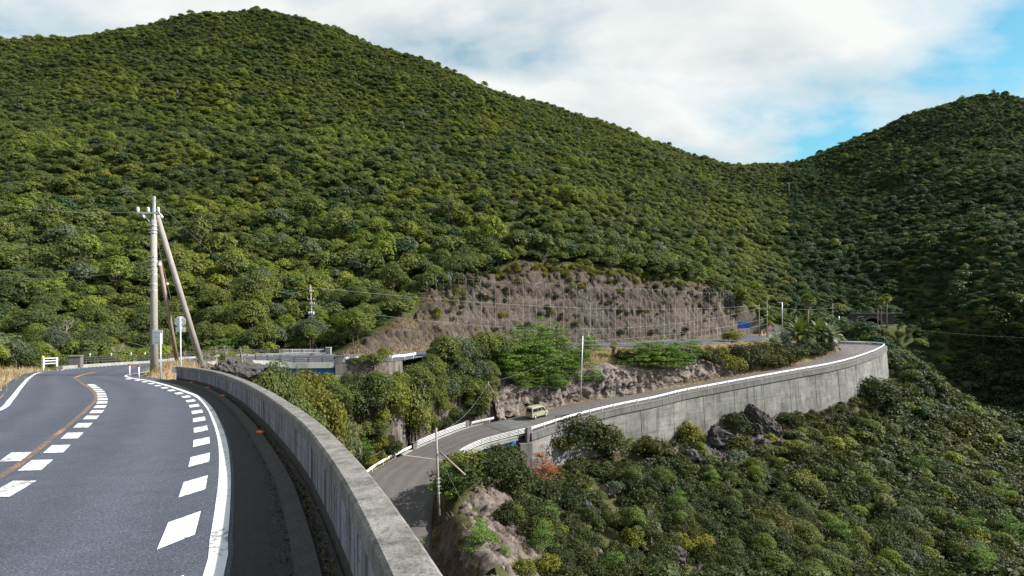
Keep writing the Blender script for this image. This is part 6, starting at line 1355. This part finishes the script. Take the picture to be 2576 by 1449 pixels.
for dx in (-.045, .045): MB().box((c.x+dx, c.y-.02, c.z), (.025, .02, .32)).build('plate_stripe', M['yellow'], up)
g1, g2 = P(392, 590, 38.9), P(455, 860, 41.5); MB().tube([tuple(g1), tuple(g2)], .012, 4).build('guy_wire', M['wire'], up)
c = P(421, 714, 39.5); MB().lathe([(.02, -.08), (.08, -.04), (.08, .04), (.02, .08)], tuple(c), 8).build('guy_insulator', M['insul'], up)

sg = empty('road_sign'); setp(sg, 'white back of a rectangular road sign on a post before the tall utility pole', 'road sign')
b = PU(404, 957); s_ = b.y; t = P(404, 838, s_); MB().tube([tuple(b-Vector((0, 0, .3))), tuple(t)], .042, 8).build('post', M['greypaint'], sg, True)
c = P(396.5, 848, s_+.06); MB().box(tuple(c), (26/F*s_, .02, 36/F*s_)).build('panel', M['whitepaint'], sg, bevel=.01)
for py in (836, 848, 861): q = P(396.5, py, s_+.035); MB().box(tuple(q), (22/F*s_, .03, .03)).build('panel_rib', M['greypaint'], sg)
sg = empty('road_sign'); setp(sg, 'white back of an octagonal road sign with small plate below on a post', 'road sign')
b = P(455.5, 934, 35.5); t = P(453.5, 797, 35.5); MB().tube([tuple(b-Vector((0, 0, .6))), tuple(t)], .04, 8).build('post', M['whitepaint'], sg, True)
c = P(453, 809, 35.56); R_ = 14.5/F*35.5; MB().lathe([(R_, -.01), (R_, .01)], tuple(c), 8, Matrix.Rotation(math.radians(90), 3, 'X') @ Matrix.Rotation(math.radians(22.5), 3, 'Z')).build('panel', M['whitepaint'], sg)
c = P(454, 829, 35.56); MB().box(tuple(c), (24/F*35.5, .02, 12/F*35.5)).build('plate', M['whitepaint'], sg, bevel=.005)
for py in (803, 815, 829): q = P(453.5, py, 35.53); MB().box(tuple(q), (18/F*35.5, .03, .03)).build('panel_rib', M['greypaint'], sg)
for px, py, lab in ((326, 946, 'left of two slim white marker posts with orange tops by the road'), (349.5, 950.5, 'right of two slim white marker posts with orange tops by the road')):
    g = empty('marker_post'); setp(g, lab, 'marker post', 'marker posts'); q = PU(px, py)
    MB().tube([tuple(q-Vector((0, 0, .1))), tuple(q+Vector((0, 0, .68)))], .04, 8).build('post', M['whitepaint'], g, True); MB().lathe([(.01, 0), (.085, .01), (.085, .03), (.01, .04)], tuple(q+Vector((0, .02, .76))), 10, Matrix.Rotation(math.radians(90), 3, 'X')).build('reflector', M['orange'], g)

def pole(label, base, top, r0=.16, r1=.11, mat='pole', arms=(), bands=(), extras=(), name='utility_pole', group='utility poles'):
    g = empty(name); setp(g, label, 'utility pole', group); base, top = Vector(base), Vector(top)
    MB().tube([tuple(base-Vector((0, 0, .8))), tuple(base.lerp(top, .5)), tuple(top)], [r0, (r0+r1)/2, r1], 10).build('pole', M[mat], g, True)
    for f_, w_, off in arms:
        c = base.lerp(top, f_); MB().box((c.x+off, c.y-.12, c.z), (w_, .09, .09)).build('cross_arm', M['steelpole'], g)
        for k in (-.45, .0, .45): insulator((c.x+off+k*w_, c.y-.12, c.z+.04), g, .9)
    for f_ in bands:
        c = base.lerp(top, f_); m = MB(); band(m, c, (0, 0, 1), r0+.03, .08); m.box((c.x+.1, c.y, c.z), (.5, .06, .06)); m.build('band', M['steelpole'], g)
    return g
p = hit(787, 883, 97); d = p.y
g = pole('utility pole with transformers beside the far white pipe fence', p, P(781, 717, d), .17, .12, 'polebrown', [(.78, 1.3, 0), (.71, .9, .25), (.9, .7, .2)], (.95, .62, .45, .4, .35, .3))
MB().box(tuple(P(779.5, 728, d)), (.14, .14, 1.6)).build('top_extension', M['steelpole'], g)
for dx in (-.42, .0, .42): c = P(784, 788, d); MB().lathe([(.16, -.3), (.19, -.26), (.19, .26), (.16, .3), (.06, .34)], (c.x+dx, c.y-.25, c.z), 10).build('transformer', M['greypaint'], g, True)
c = P(784, 797, d); MB().box((c.x+.05, c.y-.2, c.z), (1.4, .1, .1)).build('transformer_beam', M['steelpole'], g)
for px in (741, 747): q0 = hit(px-2, 888, 97); MB().tube([tuple(q0), tuple(q0+Vector((.7, 0, 1.5)))], .05, 6).build('guy_cover', M['yellowtube'], g)
for (a, b_) in (((748, 872), (782, 800)), ((741, 878), (781, 745))): MB().tube([tuple(P(*a, d)), tuple(P(*b_, d))], .012, 4).build('guy_wire', M['wire'], g)
# pole on the near bend
p = P(1106, 1325, 67.5); p.z = max(h1(p.x, p.y), p.z-1); g = pole('weathered grey pole with brace standing at the near bend', p, P(1097, 1077, 67.5), .17, .12, 'pole', (), (.40, .44, .48, .33))
MB().tube([tuple(P(1170, 1195, 66)), tuple(P(1107, 1137, 67.4))], [.13, .11], 8).build('brace_pole', M['polebrown'], g, True)
p = hit(1232, 1056, 100); g = pole('thin pole with leaning brace at the end of the short guardrail', p, P(1228, 957, p.y), .10, .08, 'pole', (), (.9, .95, .86, .55))
q = hit(1272, 1046, 100); MB().tube([tuple(q-Vector((0, 0, .5))), tuple(P(1231, 968, p.y))], [.12, .10], 8).build('brace_pole', M['polebrown'], g, True)
b = Vector(PL(1467, 1009)); b += Vector((-.5, .7, 0)); pole('slim galvanised steel pole in front of the rock cutting', b, P(1466, 845, b.y), .15, .10, 'steelpole', (), (.93, .8))
p = hit(1483, 903, 120); pole('short thin pole standing among the pines above the cutting', p, P(1481, 833, p.y), .07, .05, 'steelpole', [(.97, .7, -.2)], ())
for lab, px, yb, yt, d, mat, arms in [('left pole of the junction behind the orange cone', 1910, 848, 764, 192, 'pole', [(.83, .9, .3)]), ('middle pole of the junction with two cross arms', 1930, 858, 755, 178, 'pole', [(.80, 1.6, 0), (.62, 1.3, -.3)]), ('steel pole with insulators beside the round signs', 1968, 836, 760, 192, 'steelpole', [(.985, 1.5, -.9)]),
                                 ('pole right of the tall fan palm', 2095, 836, 763, 205, 'pole', [(.83, 1.5, 0), (.7, .9, 0)]), ('thin pole behind the hairpin left of the tunnel', 2111, 832, 795, 205, 'steelpole', []), ('tiny pole on the saddle skyline between the mountains', 1869, 440, 421, 540, 'pole', [(.85, 5, 0)]), ('pale pole on the right mountain slope below the saddle', 1985, 482, 459, 400, 'pole', [(.9, 2.4, 0)])]:
    k_ = 1.0 if d < 300 else 1.5
    pole(lab, P(px, yb, d), P(px-.5, yt, d), .16*k_, .11*k_, mat, arms, ())
# junction signs
def post_obj(g, a, b, r=.05, mat='steelpole'): MB().tube([tuple(a), tuple(b)], r, 8).build('post', M[mat], g, True)
g = empty('direction_sign'); setp(g, 'blue rectangular direction sign at the right end of the netted slope', 'road sign'); d = 196
MB().box(tuple(P(1872, 818, d)), (32/F*d, .08, 16/F*d)).build('panel', M['signblue'], g, bevel=.03); post_obj(g, P(1884, 858, d+.15), P(1884, 812, d+.15), .07)
for i, (px, lab) in enumerate(((1938, 'round speed limit sign with red ring at the junction'), (1953, 'round grey sign back right of the speed limit sign'))):
    d = 188; g = empty('round_sign'); setp(g, lab, 'road sign'); c = P(px, 825.5, d); R_ = 7.4/F*d; RX = Matrix.Rotation(math.radians(90), 3, 'X')
    post_obj(g, P(px, 850, d+.08), P(px, 822, d+.08), .04)
    if i == 0:
        MB().lathe([(R_, -.02), (R_, .02)], tuple(c), 20, RX).build('rim', M['red'], g); MB().lathe([(R_*.72, -.01), (R_*.72, .03)], tuple(c+Vector((0, -.02, 0))), 20, RX).build('face', M['whitepaint'], g)
        tx_ = D.curves.new('speed_number', 'FONT'); tx_.body = '40'; tx_.size = R_*.95; tx_.align_x = 'CENTER'; tx_.align_y = 'CENTER'; tx_.extrude = .005; tx_.materials.append(M['signblue']); to_ = D.objects.new('tmp', tx_); C.objects.link(to_); bpy.context.view_layer.update(); tm_ = D.meshes.new_from_object(to_.evaluated_get(bpy.context.evaluated_depsgraph_get())); D.objects.remove(to_); o = D.objects.new('speed_number', tm_); C.objects.link(o); o.parent = g; o.location = c+Vector((0, -.07, 0)); o.rotation_euler = (math.radians(90), 0, 0)
    else: MB().lathe([(R_, -.02), (R_, .02)], tuple(c), 20, RX).build('panel', M['greypaint'], g)
g = empty('traffic_cone'); setp(g, 'red orange traffic cone beside the left junction pole', 'traffic cone'); d = 186; c = P(1916, 845, d); c.z = max(c.z, h1(c.x, c.y))
MB().lathe([(.32, 0), (.32, .08), (.26, .1), (.08, 1.9), (.02, 1.95)], tuple(c), 12).build('cone', M['red'], g, True); MB().box(tuple(c+Vector((0, 0, .03))), (.8, .8, .06)).build('base', M['red'], g)
for i in range(5):
    px = [1925, 1937, 1944, 1953, 1960][i]; d = 187; g = empty('marker_post'); setp(g, 'thin white marker post on the grass at the junction, number %s from the left' % ['one', 'two', 'three', 'four', 'five'][i], 'marker post', 'junction marker posts'); a = P(px, 846, d); MB().tube([tuple(a), tuple(a+Vector((0, 0, 1.1)))], .05, 6).build('post', M['whitepaint'], g); MB().lathe([(.02, 0), (.1, .04), (.1, .12), (.02, .16)], tuple(a+Vector((0, 0, 1.05))), 8).build('reflector', M['insul'], g)
# street lamp by the tunnel
g = empty('street_lamp'); setp(g, 'curved street lamp at the left of the tunnel mouth', 'street lamp'); d = 214
MB().tube([tuple(P(2156, 832, d)), tuple(P(2156, 803, d)), tuple(P(2158, 798, d)), tuple(P(2163, 796.5, d))], .07, 6).build('post', M['steelpole'], g, True); MB().box(tuple(P(2168, 796, d)), (1.2, .3, .14)).build('lamp_head', M['greypaint'], g)
# tunnel
tn = empty('tunnel_portal'); setp(tn, 'dark brick tunnel portal with round arch at the foot of the right mountain', 'tunnel'); d = 221
c = P(2195, 832, d); m = MB(); Rr = 4.0; n = 16
arc = [(Rr*math.cos(math.pi*k/n), 1.0+Rr*math.sin(math.pi*k/n)) for k in range(n+1)]; out_ = [(8.5, -1.5), (8.5, 9.2), (-8.5, 9.2), (-8.5, -1.5)]
loop_in = [(Rr, -1.5)]+arc+[(-Rr, -1.5)]; loop_out = [(8.5, -1.5)]+[(8.5 if k < n*.3 else -8.5 if k > n*.7 else 8.5-17*(k/n-.3)/.4, 6.6 if n*.3 <= k <= n*.7 else (1.0+5.6*k/(n*.3) if k < n*.3 else 1.0+5.6*(n-k)/(n*.3))) for k in range(n+1)]+[(-8.5, -1.5)]
K = len(loop_in); v = [(c.x+x, c.y, c.z+z) for x, z in loop_in]+[(c.x+x, c.y, c.z+z) for x, z in loop_out]+[(c.x+x, c.y+22, c.z+z) for x, z in loop_in]+[(c.x+x, c.y+2, c.z+z) for x, z in loop_out]
f = []
for k in range(K-1): f += [(k, k+1, K+k+1, K+k), (k, 2*K+k, 2*K+k+1, k+1), (K+k, K+k+1, 3*K+k+1, 3*K+k)]
f.append(tuple(range(2*K, 3*K)))
M['brick'] = concrete('dark_brick', (.07, .055, .055), (.025, .02, .02), .6, True, .6)
mesh('portal_wall', v, f, M['brick'], tn)
for k in range(n):
    a0, a1 = math.pi*k/n+.012, math.pi*(k+1)/n-.012; w = [(c.x+r_3*math.cos(a), c.y+yy, c.z+1.0+r_3*math.sin(a)) for yy in (-.18, .1) for r_3, a in ((Rr-.02, a0), (Rr+.75, a0), (Rr+.75, a1), (Rr-.02, a1))]
    mesh('arch_stone', w, [(3, 2, 1, 0), (4, 5, 6, 7), (0, 1, 5, 4), (1, 2, 6, 5), (2, 3, 7, 6), (3, 0, 4, 7)], M['concdark'], tn)
MB().box((c.x, c.y-.1, c.z+6.7), (17.6, .7, .5)).build('coping', M['concdark'], tn)

# ------------------------------------------------------------------ wires
def wire(label, a, b, sag, r=.018):
    a, b = Vector(a), Vector(b); pts = [a.lerp(b, k/24)+Vector((0, 0, -4*sag*(k/24)*(1-k/24))) for k in range(25)]
    o = MB().tube([tuple(q) for q in pts], r, 4, False).build('power_line', M['wire']); setp(o, label, 'power line', 'overhead wires')
T0 = P(392, 502, 38.8); T1 = P(780, 722, 103); T2 = P(1096, 752, 150); T3 = P(1910, 768, 192); T4 = P(1466, 858, 117.5); T5 = P(1930, 800, 178)
wire('wire from the tall utility pole down to the transformer pole', T0, T1, 3.2, .016)
wire('wire from the transformer pole across the netted slope', T1, T3, 2.5, .022)
wire('second wire from the transformer pole across the netted slope', P(783, 770, 103), P(1910, 775, 192), 5.5, .02)
wire('upper wire from the slim steel pole to the junction poles', T4, T5, 1.2, .02)
wire('lower wire from the slim steel pole to the junction poles', P(1467, 868, 117.5), P(1930, 815, 178), 1.3, .02)
wire('wire from the thin pole by the guardrail up to the slim steel pole', P(1229, 962, 106), P(1466, 862, 117.5), 1.0, .018)
wire('wire from the near bend pole falling to the lower right', P(1100, 1130, 67.5), P(1330, 1520, 34), 1.0, .014)
wire('wire from the near bend pole to the thin pole by the guardrail', P(1098, 1090, 67.5), P(1229, 960, 106), 1.5, .014)
for py, q in ((655, 'upper'), (672, 'lower')): wire(q+' wire leaving the tall utility pole to the left', P(386, py, 38.8), P(-420, py-45, 34), 1.2, .006)
wire('wire leaving the tall pole cross arm to the left', P(347, 533, 38.6), P(-420, 420, 30), .8, .006)
wire('wire between the junction poles', P(1931, 770, 178), P(2095, 775, 205), .8, .018)
wire('wire crossing before the tunnel mouth', P(2111, 800, 205), P(2620, 850, 190), 1.5, .012)

# ------------------------------------------------------------------ van
vq = np.array(PL(1352, 1049)); iv_ = np.argmin((LC[:, 0]-vq[0])**2+(LC[:, 1]-vq[1])**2); tv_ = tang(LC)[iv_]
van = empty('van', (vq[0], vq[1], vq[2]), math.atan2(tv_[1], tv_[0])); setp(van, 'small boxy pale olive van driving up the lower road', 'van')
van.rotation_euler[1] = -math.asin(.05); van.scale = (1.2, 1.2, 1.2)
hwz = lambda z: .79 if z < 1.05 else .79-(z-1.05)*.13
prof = [(-1.70, .30), (-1.76, .45), (-1.78, .95), (-1.71, 1.62), (-1.66, 1.80), (-1.55, 1.87), (-.4, 1.90), (.62, 1.86), (.78, 1.78), (1.28, 1.12), (1.62, 1.00), (1.72, .90), (1.76, .55), (1.74, .36), (1.66, .30)]
v = []; cx0, cz0 = 0, 1.0
for yf, ins in ((-1, .05), (-.95, .012), (-.88, 0), (.88, 0), (.95, .012), (1, .05)):
    for x, z in prof: v.append(((x-cx0)*(1-ins*.6), yf*hwz(z), cz0+(z-cz0)*(1-ins)))
n = len(prof); f = []
for k in range(5):
    for i in range(n): f.append((k*n+i, k*n+(i+1) % n, (k+1)*n+(i+1) % n, (k+1)*n+i))
f += [tuple(range(n))[::-1], tuple(5*n+i for i in range(n))]
mb = MB(); mb.v = v; mb.f = f; mb.build('body', M['vanpaint'], van)
def panel(name, pts, mat, off=.008):
    """flat plate on a body side, pts (x,z), both sides"""
    for sg_ in (-1, 1):
        V = [(x, sg_*(hwz(z)*.999+off), z) for x, z in pts]+[(x, sg_*(hwz(z)*.97), z) for x, z in pts]; m_ = len(pts)
        mesh(name, V, [tuple(range(m_)) if sg_ < 0 else tuple(range(m_))[::-1]]+[(i, (i+1) % m_, m_+(i+1) % m_, m_+i) for i in range(m_)], mat, van)
panel('side_window', [(-1.52, 1.16), (-.50, 1.16), (-.50, 1.66), (-1.50, 1.66)], M['glass']); panel('side_window', [(-.42, 1.16), (.28, 1.16), (.28, 1.67), (-.42, 1.67)], M['glass']); panel('side_window', [(.36, 1.16), (1.08, 1.16), (.72, 1.66), (.36, 1.67)], M['glass'])
panel('door_gap', [(-.47, .42), (-.455, .42), (-.455, 1.68), (-.47, 1.68)], M['black'], .004); panel('door_gap', [(.315, .42), (.33, .42), (.33, 1.68), (.315, 1.68)], M['black'], .004); panel('slide_rail', [(-1.6, .96), (-.5, .96), (-.5, .99), (-1.6, .99)], M['black'], .006); panel('door_handle', [(-.38, 1.0), (-.22, 1.0), (-.22, 1.04), (-.38, 1.04)], M['black'], .02); panel('sill', [(-.85, .30), (.85, .30), (.85, .38), (-.85, .38)], M['black'], .006)
rx = lambda z: -1.78+(z-.95)*.104 if z > .95 else -1.775
def rear(name, y0, y1, z0, z1, mat, off=.012): mesh(name, [(rx(z)-o_, y, z) for o_ in (off, -.05) for y, z in ((y0, z0), (y1, z0), (y1, z1), (y0, z1))], [(3, 2, 1, 0), (0, 1, 5, 4), (1, 2, 6, 5), (2, 3, 7, 6), (3, 0, 4, 7)], mat, van)
rear('rear_window', -.62, .62, 1.12, 1.66, M['glass']); rear('tail_light', -.765, -.66, .78, 1.10, M['tail'], .02); rear('tail_light', .66, .765, .78, 1.10, M['tail'], .02); rear('number_plate', -.17, .17, .62, .79, M['yellow'], .022); rear('bumper', -.74, .74, .34, .50, M['vanpaint'], .05); rear('gate_trim', -.3, .3, .84, .90, M['black'], .02)
mesh('windshield', [(.82, -.60, 1.74), (.82, .60, 1.74), (1.27, .66, 1.16), (1.27, -.66, 1.16), (.79, -.60, 1.70), (.79, .60, 1.70), (1.23, .66, 1.13), (1.23, -.66, 1.13)], [(0, 1, 2, 3), (4, 7, 6, 5), (0, 4, 5, 1), (1, 5, 6, 2), (2, 6, 7, 3), (3, 7, 4, 0)], M['glass'], van)
for sy in (-1, 1):
    MB().box((1.05, sy*.88, 1.18), (.1, .16, .2)).build('mirror', M['vanpaint'], van, bevel=.03); MB().lathe([(.12, 0), (.12, .03)], (1.735, sy*.55, .82), 12, Matrix.Rotation(math.radians(90), 3, 'Y')).build('headlight', M['insul'], van)
    for x in (-1.12, 1.18):
        RY = Matrix.Rotation(math.radians(90), 3, 'X'); MB().lathe([(.33, -.02), (.33, .02)], (x, sy*.775, .34), 18, RY).build('wheel_arch', M['black'], van)
        w_ = MB().lathe([(.20, -.09), (.27, -.09), (.285, -.06), (.285, .06), (.27, .09), (.20, .09)], (0, 0, 0), 20, RY).build('wheel', M['black'], van, True); w_.location = (x, sy*.74, .285)
        MB().lathe([(.04, -.105), (.13, -.1), (.19, -.085), (.19, .085), (.13, .1), (.04, .105)], (0, 0, 0), 16, RY).build('rim', M['rim'], w_, True)
